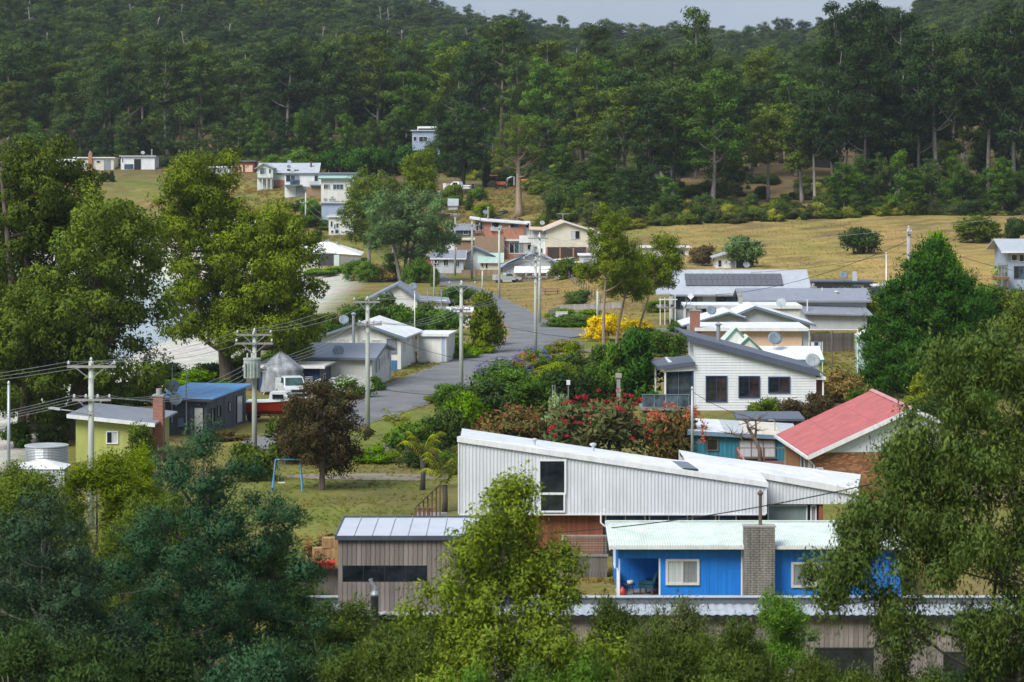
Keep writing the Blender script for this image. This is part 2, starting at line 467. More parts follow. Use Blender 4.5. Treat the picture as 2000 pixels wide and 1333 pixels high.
strip('side_road', SL, SR, ASPHALT, 0.045, label='grey asphalt side lane joining the street from the right')
strip('driveway', [(1095, 690), (1135, 684), (1175, 683)], [(1090, 695), (1135, 690), (1180, 688)], PATHG, 0.03, label='short gravel driveway right of the street')
strip('gravel_path', [(560, 930), (640, 927), (700, 928), (760, 926), (820, 929), (875, 934)], [(560, 933), (640, 937), (700, 938), (760, 938), (820, 940), (875, 936)], PATHG, 0.006, step=0.6, jit=0.25, label='gravel track crossing the lawn behind the tree ferns')
strip('hill_road', [(218, 381), (262, 359), (300, 352)], [(240, 385), (285, 364), (310, 357)], PATHG, 0.05) if False else None

# ------------------------------------------------------------------ vegetation shapes
def leaves_np(C, R, n, L, Wd, rng, flat=0.75, droop=0.0, out=0.6, shell=0.36, nmix=0.72, vclump=0.4, core=56, csz=0.18):
    """leaf quads scattered through clumps with centres C and radii R; returns verts, faces, normals, v"""
    C = np.asarray(C, float); R = np.asarray(R, float)
    w = R ** 2; cnt = np.maximum(4, (n * w / w.sum())).astype(int)
    ci = np.repeat(np.arange(len(C)), cnt); N = len(ci)
    d = rng.normal(size=(N, 3)); d /= np.linalg.norm(d, axis=1, keepdims=True)
    rad = rng.rand(N) ** shell
    # lumpy clumps: radius changes with direction
    ph = rng.rand(len(C), 3) * 6.28
    lump = 1 + 0.22 * np.sin(3.1 * d[:, 0] + ph[ci, 0]) + 0.22 * np.sin(3.7 * d[:, 1] + ph[ci, 1]) + 0.15 * np.sin(4.3 * d[:, 2] + ph[ci, 2])
    off = d * (rad * lump * R[ci])[:, None]; off[:, 2] *= flat
    P = C[ci] + off
    dirv = d * out + rng.normal(size=(N, 3)) * 0.6; dirv[:, 2] -= droop
    dirv /= np.linalg.norm(dirv, axis=1, keepdims=True)
    rv = rng.normal(size=(N, 3)); w_ = np.cross(dirv, rv); w_ /= np.linalg.norm(w_, axis=1, keepdims=True) + 1e-9
    nn = np.cross(dirv, w_)
    o = d.copy(); o[:, 2] += 0.25
    s = np.sign((nn * o).sum(1)); s[s == 0] = 1
    w_ *= s[:, None]; nn *= s[:, None]
    sc = (0.45 + 0.3 * rng.rand(N) + 0.75 * rng.rand(N) ** 2)[:, None]
    l_ = L * sc; ww = Wd * sc
    P = P - dirv * l_ * 0.5
    V = np.stack([P, P + dirv * l_ * 0.45 - w_ * ww * 0.5, P + dirv * l_, P + dirv * l_ * 0.45 + w_ * ww * 0.5], 1)
    nrm = nn * (1 - nmix) + o * nmix; nrm /= np.linalg.norm(nrm, axis=1, keepdims=True)
    vc = rng.rand(len(C))
    v = np.clip(vc[ci] * vclump + rng.rand(N) * (1 - vclump), 0, 1)
    V = V.reshape(-1, 3); nrm = np.repeat(nrm, 4, 0); v = np.repeat(v, 4)
    if core:        # broad inner sprays close each clump; their darker tone paints shade into its heart
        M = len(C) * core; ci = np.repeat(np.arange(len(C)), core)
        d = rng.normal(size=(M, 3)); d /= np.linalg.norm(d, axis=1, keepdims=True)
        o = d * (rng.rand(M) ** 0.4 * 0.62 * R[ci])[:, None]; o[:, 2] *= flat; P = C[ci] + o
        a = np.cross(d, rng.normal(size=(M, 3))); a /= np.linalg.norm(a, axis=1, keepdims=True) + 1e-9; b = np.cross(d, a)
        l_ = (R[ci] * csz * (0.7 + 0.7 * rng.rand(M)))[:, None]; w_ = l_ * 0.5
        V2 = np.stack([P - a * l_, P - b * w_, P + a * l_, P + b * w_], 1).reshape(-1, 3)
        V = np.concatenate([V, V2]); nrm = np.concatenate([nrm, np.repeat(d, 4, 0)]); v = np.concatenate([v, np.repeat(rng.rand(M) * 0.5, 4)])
    F = np.arange(len(V)).reshape(-1, 4)
    return V, F, nrm, v

def blob_pts(subs, rng, sep):
    """clump centres inside a list of ellipsoids (cx,cy,cz,rx,ry,rz,count), kept apart by sep"""
    pts, own = [], []
    for k, (cx, cy, cz, rx, ry, rz, cnt) in enumerate(subs):
        ph = rng.rand(6) * 6.28; tries = 0; got = 0
        while got < cnt and tries < cnt * 30:
            tries += 1
            d = rng.normal(size=3); d /= np.linalg.norm(d)
            lump = 1 + 0.2 * math.sin(2.3 * d[0] + ph[0]) + 0.2 * math.sin(2.9 * d[1] + ph[1]) + 0.18 * math.sin(4.1 * d[2] + ph[2])
            r = rng.rand() ** 0.42 * lump
            p = np.array([cx + d[0] * rx * r, cy + d[1] * ry * r, cz + d[2] * rz * r])
            if pts and np.min(np.linalg.norm(np.array(pts) - p, axis=1)) < sep: continue
            pts.append(p); own.append(k); got += 1
    return np.array(pts), np.array(own)

def bez(a, b, c, n):
    t = np.linspace(0, 1, n)[:, None]; return (1 - t) ** 2 * a + 2 * t * (1 - t) * b + t * t * c

def gen_tree(seed, h, subs, clump, nleaf, L, Wd, trunk_r=0.25, stems=1, fork=0.3, sep=None, lean=(0, 0), top=None, twig=True, bare=0, **kw):
    rng = np.random.RandomState(seed)
    C, own = blob_pts(subs, rng, sep if sep is not None else clump * 0.75)
    R = clump * (0.65 + 0.7 * rng.rand(len(C)))
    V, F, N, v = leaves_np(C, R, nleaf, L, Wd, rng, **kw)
    paths = []
    tz = (top if top else h * 0.8)
    stemsP = []
    for s in range(stems):
        a = rng.rand() * 6.28; sp = 0.0 if stems == 1 else 0.10 * h
        base = np.array([math.cos(a) * sp * 0.25, math.sin(a) * sp * 0.25, -0.4])
        end = np.array([lean[0] + math.cos(a) * sp * 1.6, lean[1] + math.sin(a) * sp * 1.6, tz])
        m = np.array([base[0] + (end[0] - base[0]) * 0.3, base[1] + (end[1] - base[1]) * 0.3, tz * 0.5]) + np.append(rng.normal(size=2) * h * 0.025, 0)
        P = bez(base, m, end, 12)
        r = trunk_r / math.sqrt(stems) * np.linspace(1, 0.22, 12); r[0] *= 1.5; r[1] *= 1.15
        paths.append((P, r)); stemsP.append((P, r))
    nl = []
    for k, sdef in enumerate(subs):
        cen = np.array(sdef[:3]); mine = C[own == k]
        if len(mine) == 0: continue
        P, r = stemsP[k % stems]
        zs = max(h * fork * 0.75, min(cen[2] - 0.45 * math.hypot(cen[0] - P[6, 0], cen[1] - P[6, 1]) - sdef[5] * 0.4, tz * 0.95))
        i = int(np.argmin(np.abs(P[:, 2] - zs))); s0 = P[i]
        tgt = cen + np.array([0, 0, sdef[5] * 0.1])
        midp = (s0 + tgt) / 2 + np.array([(tgt[0] - s0[0]) * 0.2, (tgt[1] - s0[1]) * 0.2, -0.12 * np.linalg.norm(tgt - s0)])
        Lp = bez(s0, midp, tgt, 8); r0 = min(r[i] * 0.75, 0.02 + 0.055 * np.linalg.norm(tgt - s0))
        paths.append((Lp, np.linspace(r0, r0 * 0.35, 8)))
        if twig:
            far = mine[np.argsort(rng.rand(len(mine)))[:max(4, int(len(mine) * 0.6))]]
            for q in far:
                j = min(6, max(1, int(np.argmin(np.linalg.norm(Lp - q, axis=1))) - 1))
                s1 = Lp[j]; mm = (s1 + q) / 2 + np.append(rng.normal(size=2) * 0.1, -0.1) * np.linalg.norm(q - s1)
                rr = max(0.012, r0 * 0.32)
                paths.append((bez(s1, mm, q, 5), np.linspace(rr, rr * 0.35, 5)))
    for _ in range(bare):      # dead, leafless limbs
        P, r = stemsP[rng.randint(stems)]
        i = rng.randint(4, 9); a = rng.rand() * 6.28; ln = h * (0.12 + 0.14 * rng.rand())
        e = P[i] + np.array([math.cos(a) * ln, math.sin(a) * ln, ln * 0.7 * rng.rand()])
        Pp = bez(P[i], (P[i] + e) / 2 + np.array([0, 0, -ln * 0.15]), e, 6)
        paths.append((Pp, np.linspace(r[i] * 0.4, 0.015, 6)))
        for _q in range(3):
            e2 = Pp[3] + (e - P[i]) * 0.4 + rng.normal(size=3) * ln * 0.2
            paths.append((bez(Pp[3], (Pp[3] + e2) / 2, e2, 4), np.linspace(r[i] * 0.18, 0.01, 4)))
    tv, tf = tube_np(paths, 7 if trunk_r > 0.15 else 5)
    return dict(h=h, trunk=np_mesh('trunk', tv, tf, smooth=True, mat=None), crown=np_mesh('crown', V, F, normals=N, attr={'v': v}))

def put_mat(o, m):
    if len(o.data.materials) == 0: o.data.materials.append(None)
    o.material_slots[0].link = 'OBJECT'; o.material_slots[0].material = m

def plant(kind, var, x, y, leafm, barkm, label, cat, s=1.0, sz=None, rz=None, group=None, z=None, crown='crown', trunk='trunk', extra=None):
    """a tree or bush: an Empty at its foot with trunk and crown"""
    zz = gz1(x, y) if z is None else z
    e = empty(kind, (x, y, zz), RND.uniform(0, 6.28) if rz is None else rz, label, cat, group)
    sx = s if not hasattr(s, '__len__') else s[0]; sy = s if not hasattr(s, '__len__') else s[1]
    e.scale = (sx, sy, sz if sz is not None else (sx + sy) / 2)
    t = link(bpy.data.objects.new(trunk, var['trunk']), e); put_mat(t, barkm)
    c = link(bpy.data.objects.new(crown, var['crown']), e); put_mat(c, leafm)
    if extra is not None:
        for nm, me, mt in extra:
            q = link(bpy.data.objects.new(nm, me), e); put_mat(q, mt)
    return e
RND = random.Random(7)

# foliage colours
LM = dict(
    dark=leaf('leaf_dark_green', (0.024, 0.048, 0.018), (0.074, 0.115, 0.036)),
    euc=leaf('leaf_eucalypt', (0.042, 0.074, 0.024), (0.125, 0.175, 0.050)),
    olive=leaf('leaf_olive', (0.056, 0.090, 0.020), (0.176, 0.222, 0.048)),
    lime=leaf('leaf_yellow_green', (0.085, 0.128, 0.018), (0.255, 0.315, 0.048)),
    gold=leaf('leaf_golden_gum', (0.082, 0.126, 0.022), (0.262, 0.312, 0.055), var=0.06),
    mid=leaf('leaf_mid_green', (0.050, 0.105, 0.024), (0.150, 0.240, 0.050)),
    fresh=leaf('leaf_fresh_green', (0.087, 0.181, 0.019), (0.217, 0.341, 0.048)),
    blue=leaf('leaf_blue_green', (0.020, 0.054, 0.030), (0.080, 0.145, 0.068), trans=0.2),
    silver=leaf('leaf_grey_green', (0.136, 0.190, 0.096), (0.344, 0.408, 0.208)),
    black=leaf('leaf_blackwood', (0.074, 0.130, 0.053), (0.247, 0.352, 0.139)),
    cyp=leaf('leaf_cypress', (0.022, 0.068, 0.014), (0.080, 0.160, 0.032)),
    brown=leaf('leaf_russet', (0.052, 0.056, 0.028), (0.155, 0.108, 0.055)),
    rust=leaf('leaf_orange_tips', (0.070, 0.092, 0.036), (0.225, 0.140, 0.060)),
    redgum=leaf('leaf_red_flowering_gum', (0.069, 0.106, 0.044), (0.188, 0.169, 0.075)),
    red=leaf('petal_red', (0.36, 0.045, 0.075), (0.52, 0.12, 0.12)),
    coral=leaf('petal_coral', (0.40, 0.13, 0.085), (0.55, 0.25, 0.17)),
    yellow=leaf('petal_yellow', (0.62, 0.45, 0.02), (0.80, 0.62, 0.05)),
    violet=leaf('petal_violet', (0.19, 0.16, 0.42), (0.36, 0.32, 0.62)),
    white=leaf('petal_white', (0.62, 0.63, 0.58), (0.80, 0.80, 0.76)),
    straw=leaf('straw_grass', (0.26, 0.19, 0.075), (0.42, 0.33, 0.14)),
    grass=leaf('grass_blade', (0.145, 0.181, 0.036), (0.362, 0.348, 0.089)),
    fern=leaf('leaf_tree_fern', (0.111, 0.144, 0.022), (0.339, 0.353, 0.064)),
    heath=leaf('leaf_tea_tree', (0.042, 0.070, 0.018), (0.128, 0.165, 0.042)),
    scrub=leaf('leaf_scrub', (0.055, 0.075, 0.030), (0.150, 0.165, 0.065)),
)
BK = dict(
    grey=bark('bark_grey', (0.12, 0.105, 0.09), (0.30, 0.27, 0.24)),
    pale=bark('bark_pale_gum', (0.15, 0.13, 0.11), (0.36, 0.33, 0.30)),
    brown=bark('bark_brown', (0.075, 0.055, 0.042), (0.19, 0.145, 0.11)),
    tan=bark('bark_tan', (0.14, 0.10, 0.07), (0.38, 0.27, 0.19)),
    dark=bark('bark_dark', (0.03, 0.026, 0.022), (0.085, 0.07, 0.058)),
)

# ------------------------------------------------------------------ shared plant shapes
def euc_subs(rng, h, r, base, k, per):
    subs = []
    for i in range(k):
        t = (i + 0.5) / k; a = i * 2.4 + rng.rand() * 0.9
        zz = base + (h - base) * (0.12 + 0.76 * t); rr = r * (0.72 - 0.42 * abs(t - 0.45)) * (0.75 + 0.4 * rng.rand())
        dd = r * (0.6 * (1 - t * 0.75)) * (0.6 + 0.6 * rng.rand())
        subs.append((math.cos(a) * dd, math.sin(a) * dd, zz, rr * 0.72, rr * 0.72, rr * 0.5, per))
    return subs

FV = []       # tall forest eucalypts, about 24 m
for i in range(8):
    rg = np.random.RandomState(100 + i); hh = 24
    rr = [5.4, 6.0, 4.6, 6.4, 5.0, 5.8, 4.4, 6.2][i]; bb = [6, 8, 5, 9.5, 4, 8, 5, 4.5][i]
    FV.append(gen_tree(200 + i, hh, euc_subs(rg, hh, rr, bb, [8, 9, 8, 10, 10, 9, 8, 11][i], 5), 1.4, 10000, 0.46, 0.22,
                       trunk_r=0.36, fork=0.35, lean=(rg.normal() * 1.0, rg.normal() * 1.0), top=hh * 0.9, sep=1.75, shell=0.24, bare=[0, 2, 1, 2, 0, 3, 1, 0][i], droop=0.35, flat=0.7, nmix=0.76))
UV_ = []      # bushy young forest trees, about 12 m
for i in range(4):
    rg = np.random.RandomState(140 + i)
    UV_.append(gen_tree(240 + i, 12, [(0, 0, 4.2, 2.6, 2.6, 2.6, 14), (0.3, 0.1, 7.4, 2.1, 2.1, 2.4, 12), (0.1, -0.2, 10.2, 1.2, 1.2, 1.6, 7)], 1.0, 6500, 0.38, 0.15,
                        trunk_r=0.2, fork=0.15, droop=0.25, flat=0.85, nmix=0.8, sep=1.2, shell=0.25))
BV = []       # rounded garden bushes, radius 1, height about 1.7
for i in range(5):
    sb = [[(0, 0, 0.8, 0.8, 0.8, 0.65, 26)], [(-0.4, 0, 0.6, 0.6, 0.6, 0.5, 14), (0.4, 0.2, 0.85, 0.6, 0.6, 0.6, 16)],
          [(0, 0, 0.55, 0.95, 0.8, 0.4, 24), (0.1, 0, 1.1, 0.45, 0.45, 0.4, 8)], [(0, 0, 0.7, 0.62, 0.62, 0.6, 16), (0, 0, 1.35, 0.42, 0.42, 0.45, 10)],
          [(-0.3, -0.2, 0.7, 0.55, 0.55, 0.5, 12), (0.35, 0.1, 0.55, 0.6, 0.6, 0.42, 12), (0.05, 0.2, 1.1, 0.5, 0.5, 0.42, 10)]][i]
    BV.append(gen_tree(300 + i, 1.7, sb, 0.34, 6500, 0.15, 0.062, trunk_r=0.09, stems=3, fork=0.12, top=1.1, sep=0.14, droop=-0.2, flat=0.85, nmix=0.7))

# ------------------------------------------------------------------ scattered ground cover and the far wood (uncountable)
def scatter(name, pts, scl, rot, idx, sources, label, sclz=None):
    """one object that repeats a few plant shapes over points (geometry nodes)"""
    src = bpy.data.collections.new(name + '_shapes')
    for k, (me, mt) in enumerate(sources):
        me = me.copy(); me.materials.clear(); me.materials.append(mt)
        o = bpy.data.objects.new('%s_shape_%02d' % (name, k), me); src.objects.link(o)
    me = bpy.data.meshes.new(name); me.vertices.add(len(pts)); me.vertices.foreach_set('co', np.asarray(pts, np.float32).ravel())
    for an, av, ty in (('scl', scl, 'FLOAT'), ('sclz', scl if sclz is None else sclz, 'FLOAT'), ('rot', rot, 'FLOAT'), ('pick', idx, 'INT')):
        a = me.attributes.new(an, ty, 'POINT'); a.data.foreach_set('value', np.asarray(av, np.float32 if ty == 'FLOAT' else np.int32))
    o = link(bpy.data.objects.new(name, me))
    ng = bpy.data.node_groups.new(name + '_nodes', 'GeometryNodeTree')
    ng.interface.new_socket('Geometry', in_out='INPUT', socket_type='NodeSocketGeometry')
    ng.interface.new_socket('Geometry', in_out='OUTPUT', socket_type='NodeSocketGeometry')
    N, Lk = ng.nodes, ng.links
    gi, go = N.new('NodeGroupInput'), N.new('NodeGroupOutput')
    ci = N.new('GeometryNodeCollectionInfo'); ci.inputs['Collection'].default_value = src
    ci.inputs['Separate Children'].default_value = True; ci.inputs['Reset Children'].default_value = True
    ip = N.new('GeometryNodeInstanceOnPoints'); ip.inputs['Pick Instance'].default_value = True
    def attr(nm, ty):
        a = N.new('GeometryNodeInputNamedAttribute'); a.data_type = ty; a.inputs['Name'].default_value = nm
        return a.outputs['Attribute']
    cr, cs = N.new('ShaderNodeCombineXYZ'), N.new('ShaderNodeCombineXYZ')
    Lk.new(attr('rot', 'FLOAT'), cr.inputs['Z'])
    s = attr('scl', 'FLOAT'); Lk.new(s, cs.inputs['X']); Lk.new(s, cs.inputs['Y']); Lk.new(attr('sclz', 'FLOAT'), cs.inputs['Z'])
    Lk.new(gi.outputs[0], ip.inputs['Points']); Lk.new(ci.outputs[0], ip.inputs['Instance'])
    Lk.new(attr('pick', 'INT'), ip.inputs['Instance Index'])
    Lk.new(cr.outputs[0], ip.inputs['Rotation']); Lk.new(cs.outputs[0], ip.inputs['Scale'])
    Lk.new(ip.outputs[0], go.inputs[0])
    md = o.modifiers.new('scatter', 'NODES'); md.node_group = ng
    return tag(o, label, None, None, 'stuff')

def haze():
    o = MB().box(-960, 960, -80, 3230, -4, 150).obj('haze', None)
    m = bpy.data.materials.new('haze_air'); m.use_nodes = True; n, l = m.node_tree.nodes, m.node_tree.links
    n.remove(n['Principled BSDF']); v = n.new('ShaderNodeVolumePrincipled')
    v.inputs['Color'].default_value = (0.80, 0.88, 1.0, 1); v.inputs['Density'].default_value = 0.00007; v.inputs['Anisotropy'].default_value = 0.2
    l.new(v.outputs['Volume'], n['Material Output'].inputs['Volume']); o.data.materials.clear(); o.data.materials.append(m)
    tag(o, 'thin bluish air between the camera and the hills', None, None, 'stuff')
haze()

def far_wood():
    rg = np.random.RandomState(31); P = []
    y = 720.0
    while y < 1560:
        sp = 7.5 + (y - 700) * 0.004
        x0, x1 = -0.215 * y - 8, 0.215 * y + 8
        xs = np.arange(x0, x1, sp) + rg.uniform(-0.45, 0.45, len(np.arange(x0, x1, sp))) * sp
        P.append(np.stack([xs, y + rg.uniform(-0.45, 0.45, len(xs)) * sp], 1)); y += sp
    P = np.concatenate(P); z = gz(P[:, 0], P[:, 1])
    n = len(P)
    srcs = [(FV[i]['crown'], LM[m]) for i, m in ((0, 'euc'), (1, 'dark'), (3, 'euc'), (4, 'olive'), (5, 'dark'), (7, 'euc'))] + \
           [(UV_[0]['crown'], LM['dark']), (UV_[2]['crown'], LM['euc']), (FV[1]['trunk'], BK['pale']), (FV[5]['trunk'], BK['pale'])]
    idx = rg.randint(0, 8, n)
    sc = rg.uniform(0.6, 1.5, n); sz = rg.uniform(0.45, 0.95, n)
    tall = rg.rand(n) < 0.05; sz[tall] *= 1.25
    young = idx >= 6; sc[young] *= 1.35; sz[young] *= 1.3
    zz = z - np.where(young, 0.0, 4.5 * sz)     # crowns stand in a closed canopy, lower trunks unseen
    k = rg.choice(n, 420, replace=False)        # bare grey trunks among the crowns
    P2 = np.concatenate([P, P[k] + 1.5]); idx2 = np.concatenate([idx, rg.randint(8, 10, 420)])
    scatter('forest_canopy', np.stack([P2[:, 0], P2[:, 1], np.concatenate([zz, z[k] + 0.5])], 1), np.concatenate([sc, sc[k] * 0.9]), rg.rand(n + 420) * 6.28, idx2, srcs,
            'far wooded hillside rising behind the town up to the ridge', np.concatenate([sz, np.full(420, 0.72) * rg.uniform(0.8, 1.05, 420)]))
far_wood()

# ------------------------------------------------------------------ forest edge trees, each its own
def forest():
    rg = np.random.RandomState(44); placed = []
    marks = [(120, 'above the long white hill house'), (215, 'above the cream chimney house'), (310, 'above the white carport house'), (420, 'above the bright eucalypt'), (500, 'above the red hill shed'), (610, 'above the mint house'), (700, 'above the middle of the hedge row'),
             (790, 'above the right end of the hedge row'), (860, 'above the grey-blue house'), (940, 'above the dark dense tree'), (1040, 'above the half bare gum'), (1110, 'above the cream house'), (1240, 'above the slender roadside trees'), (1330, 'above the white flat house'), (1440, 'above the cream shed'),
             (1560, 'above the solar roof'), (1650, 'above the charcoal shed'), (1740, 'above the lone paddock tree'), (1850, 'above the huge cypress'), (1930, 'above the wide paddock tree'), (9999, 'at the right edge above the paddock')]
    tint = dict(dark='dark', euc='grey-green', olive='olive', mid='green')
    def words_for(px, D, kind, lm, bm):
        m = next(t for q, t in marks if px < q); row = 'front row' if D < front(px) + 25 else ('second row' if D < front(px) + 80 else 'far row')
        return '%s %s, %s trunk, %s, %s' % (tint[lm], 'tall eucalypt' if kind == 'FV' else 'young bushy tree', bm, row, m)
    def front(px):      # where the wood begins
        return np.interp(px, [-100, 500, 820, 870, 1010, 1080, 1130, 1250, 1500, 2100], [600, 596, 596, 600, 585, 545, 505, 478, 482, 500])
    def put(px, D, kind, s, sz, leafm, barkm, v=None):
        x = X(px, D)
        if kind == 'FV': var = FV[rg.randint(8) if v is None else v]
        else: var = UV_[rg.randint(4) if v is None else v]
        lab = words_for(px, D, kind, leafm, barkm); grp = 'forest: ' + lab
        plant('forest_tree' if kind == 'FV' else 'young_forest_tree', var, x, D, LM[leafm], BK[barkm], lab, 'tree', s, sz, group=grp)
        placed.append((x, D))
    def clear(x, y, r):
        return not placed or min(math.hypot(x - a, y - b) for a, b in placed) > r
    # tall marked trees of the first row
    hero = [(215, 600, 1.1, 1.0, 'dark', 'brown', 1), (330, 603, 1.25, 1.12, 'euc', 'pale', 3), (385, 606, 1.1, 1.1, 'olive', 'brown', 5), (560, 612, 1.2, 1.12, 'dark', 'grey', 1),
            (640, 615, 1.2, 1.18, 'euc', 'grey', 0), (735, 618, 1.2, 1.17, 'olive', 'grey', 5), (890, 612, 1.15, 1.06, 'olive', 'grey', 1), (975, 608, 1.25, 1.26, 'euc', 'tan', 3),
            (1070, 602, 1.1, 1.15, 'olive', 'grey', 0), (1165, 600, 1.05, 1.2, 'euc', 'tan', 5), (1270, 575, 1.2, 1.2, 'euc', 'grey', 4), (1360, 570, 1.1, 1.42, 'euc', 'grey', 2),
            (1215, 505, 1.05, 0.82, 'olive', 'grey', 3), (1315, 492, 1.1, 0.92, 'euc', 'grey', 7), (1390, 486, 1.25, 1.0, 'mid', 'grey', 7), (1500, 494, 0.9, 0.72, 'olive', 'grey', 1),
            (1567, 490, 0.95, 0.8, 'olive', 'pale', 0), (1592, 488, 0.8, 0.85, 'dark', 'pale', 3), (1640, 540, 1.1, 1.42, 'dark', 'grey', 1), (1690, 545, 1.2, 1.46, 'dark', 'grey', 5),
            (1832, 497, 1.35, 1.32, 'dark', 'pale', 3), (1795, 505, 1.1, 1.1, 'dark', 'grey', 5), (1930, 500, 1.2, 1.4, 'dark', 'grey', 1), (1980, 498, 1.2, 1.5, 'dark', 'grey', 7), (1750, 530, 1.2, 1.5, 'dark', 'grey', 0)]  # dark leaves on the right-hand trees partly stand in for shade
    for px, D, s, sz, lm, bm, v in hero: put(px, D, 'FV', s, sz, lm, bm, v)
    n = 0; t = 0
    while n < 225 and t < 9000:
        t += 1
        px = rg.uniform(-60, 2060); f = front(px); D = f + 135 * rg.rand() ** 1.25 * (1.2 if px > 1200 else 1.0)
        x = X(px, D)
        if not clear(x, D, 5.4): continue
        # keep the clearings of the photograph open
        if 1440 < px < 1610 and D < 522: continue
        if 930 < px < 1000 and D < 612: continue
        tallr = rg.rand()
        if tallr < 0.62:
            sz = rg.uniform(0.78, 1.08) * (1.12 if px > 1600 else 1.0); s = rg.uniform(0.85, 1.2)
            lm = rg.choice(['dark', 'dark', 'dark', 'euc', 'olive'] if px > 1580 else (['dark', 'euc', 'euc', 'olive'] if px < 700 else ['euc', 'euc', 'olive', 'mid', 'dark']))  # darker leaf mix towards the right, partly shade put into the colour
            put(px, D, 'FV', s, sz, lm, rg.choice(['grey', 'brown', 'brown', 'dark']))
        else:
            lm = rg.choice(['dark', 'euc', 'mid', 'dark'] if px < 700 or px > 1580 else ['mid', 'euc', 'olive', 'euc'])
            put(px, D, 'UV', rg.uniform(0.8, 1.35), rg.uniform(0.7, 1.2), lm, 'grey')
        n += 1
    # a low row of young trees along the front of the wood
    for px in list(range(430, 830, 30)) + list(range(1030, 1320, 34)) + list(range(-20, 420, 44)) + list(range(1640, 2060, 36)):
        D = front(px) - 4 + rg.uniform(-4, 6); D = D - (12 if px > 1000 else 0)
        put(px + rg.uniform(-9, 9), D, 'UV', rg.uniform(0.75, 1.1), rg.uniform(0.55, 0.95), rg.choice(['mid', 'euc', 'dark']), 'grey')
forest()

def undergrowth():
    rg = np.random.RandomState(77); P = []
    for _ in range(3200):
        px = rg.uniform(-40, 2040)
        lo = np.interp(px, [-50, 820, 1050, 1200, 1300, 1600, 2050], [585, 588, 500, 452, 452, 462, 478])
        D = lo + rg.rand() ** 1.3 * np.interp(px, [-50, 820, 1050, 1250, 2050], [60, 60, 90, 70, 75])
        if 1440 < px < 1650 and 468 < D < 540 and rg.rand() < 0.8: continue
        P.append((X(px, D), D))
    P = np.array(P); z = gz(P[:, 0], P[:, 1]) - 0.15
    srcs = [(BV[i]['crown'], LM[m]) for i, m in ((0, 'scrub'), (1, 'olive'), (2, 'scrub'), (3, 'euc'), (4, 'dark'), (2, 'grass'))]
    n = len(P); sc = rg.uniform(0.4, 2.2, n)
    scatter('undergrowth', np.stack([P[:, 0], P[:, 1], z], 1), sc, rg.rand(n) * 6.28, rg.randint(0, 6, n), srcs, 'low scrub growing along the edge of the forest', sc * rg.uniform(0.5, 1.0, n))
undergrowth()

# ------------------------------------------------------------------ single trees between the houses
def big(seed, h, r, base, k, per, nleaf, leafm, barkm, px, D, label, L=0.27, Wd=0.115, clump=1.0, trunk_r=0.4, stems=1, lean=(0, 0), kind='eucalypt_tree', rz=0.0, sep=None, bare=2, droop=0.6, flat=0.85, zoff=None, fork=0.25, nmix=0.85, shell=0.22, **kw):
    rg = np.random.RandomState(seed)
    subs = [(a + lean[0] * (c / h), b + lean[1] * (c / h), c, d, e, f, g) for a, b, c, d, e, f, g in euc_subs(rg, h, r, base, k, per)]
    v = gen_tree(seed + 1, h, subs, clump, nleaf, L, Wd, trunk_r=trunk_r, stems=stems, lean=lean, top=h * 0.88, sep=sep or clump * 1.3, bare=bare, droop=droop, flat=flat, fork=fork, nmix=nmix, shell=shell, **kw)
    return plant(kind, v, X(px, D), D, LM[leafm], BK[barkm], label, 'tree', 1.0, rz=rz, z=zoff)

big(501, 20.6, 6.6, 1.8, 18, 7, 60000, 'olive', 'brown', 70, 190, 'tallest drooping eucalypt at the left edge beside the lime house', trunk_r=0.62, stems=2, lean=(0.6, 0))
big(503, 16.2, 6.0, 1.4, 16, 7, 50000, 'olive', 'brown', 140, 184, 'broad olive eucalypt leaning over the grey roof of the lime house', trunk_r=0.62, lean=(3.0, 0))
big(505, 17.5, 5.2, 1.5, 11, 6, 30000, 'euc', 'brown', -22, 196, 'dark eucalypt cut by the left edge behind the metal post', trunk_r=0.5)
big(506, 10.0, 4.6, 1.4, 12, 7, 30000, 'olive', 'brown', 40, 180, 'lower leafy eucalypt at the left edge beside the metal post', trunk_r=0.35, lean=(0.5, 0))
big(507, 19.2, 5.8, 1.8, 19, 7, 60000, 'gold', 'brown', 448, 224, 'tall bright eucalypt with a rounded top behind the dark grey house', trunk_r=0.55, lean=(-3.0, 0))
big(509, 14.6, 5.5, 1.6, 17, 7, 54000, 'gold', 'brown', 492, 221, 'spreading eucalypt with drooping branches above the navy house', trunk_r=0.5, lean=(2.0, 0.5))
# round grey-green tree in the middle of the town and the yellowish ones behind it
rgb_ = np.random.RandomState(5)
v = gen_tree(511, 14, [(0, 0, 9.2, 6.0, 5.2, 4.6, 70), (-1.5, 0, 5.6, 3.8, 3.5, 2.2, 22), (3.6, 0, 6.4, 3.0, 3.0, 2.2, 18)], 1.05, 30000, 0.36, 0.14, trunk_r=0.5, stems=3, fork=0.16, top=9.5, sep=0.8, droop=0.0, flat=0.85)
plant('blackwood_tree', v, X(788, 404), 404, LM['black'], BK['grey'], 'big round grey-green tree beside the street above the beach', 'tree', 1.16, 1.04, rz=0.0)
big(513, 16.5, 4.8, 3.0, 12, 11, 15000, 'olive', 'grey', 722, 428, 'yellowish loose tree left of the round grey-green tree', L=0.36, Wd=0.14, clump=1.05, trunk_r=0.3)
big(515, 12.0, 4.6, 3.0, 12, 10, 13000, 'olive', 'grey', 770, 452, 'yellowish tree rising behind the round grey-green tree', L=0.36, Wd=0.14, clump=1.05, trunk_r=0.3)
big(517, 13.0, 3.4, 4.0, 9, 10, 10000, 'lime', 'grey', 818, 470, 'slender yellow-green tree left of the dark dense cypress', L=0.36, Wd=0.14, clump=1.0, trunk_r=0.25)
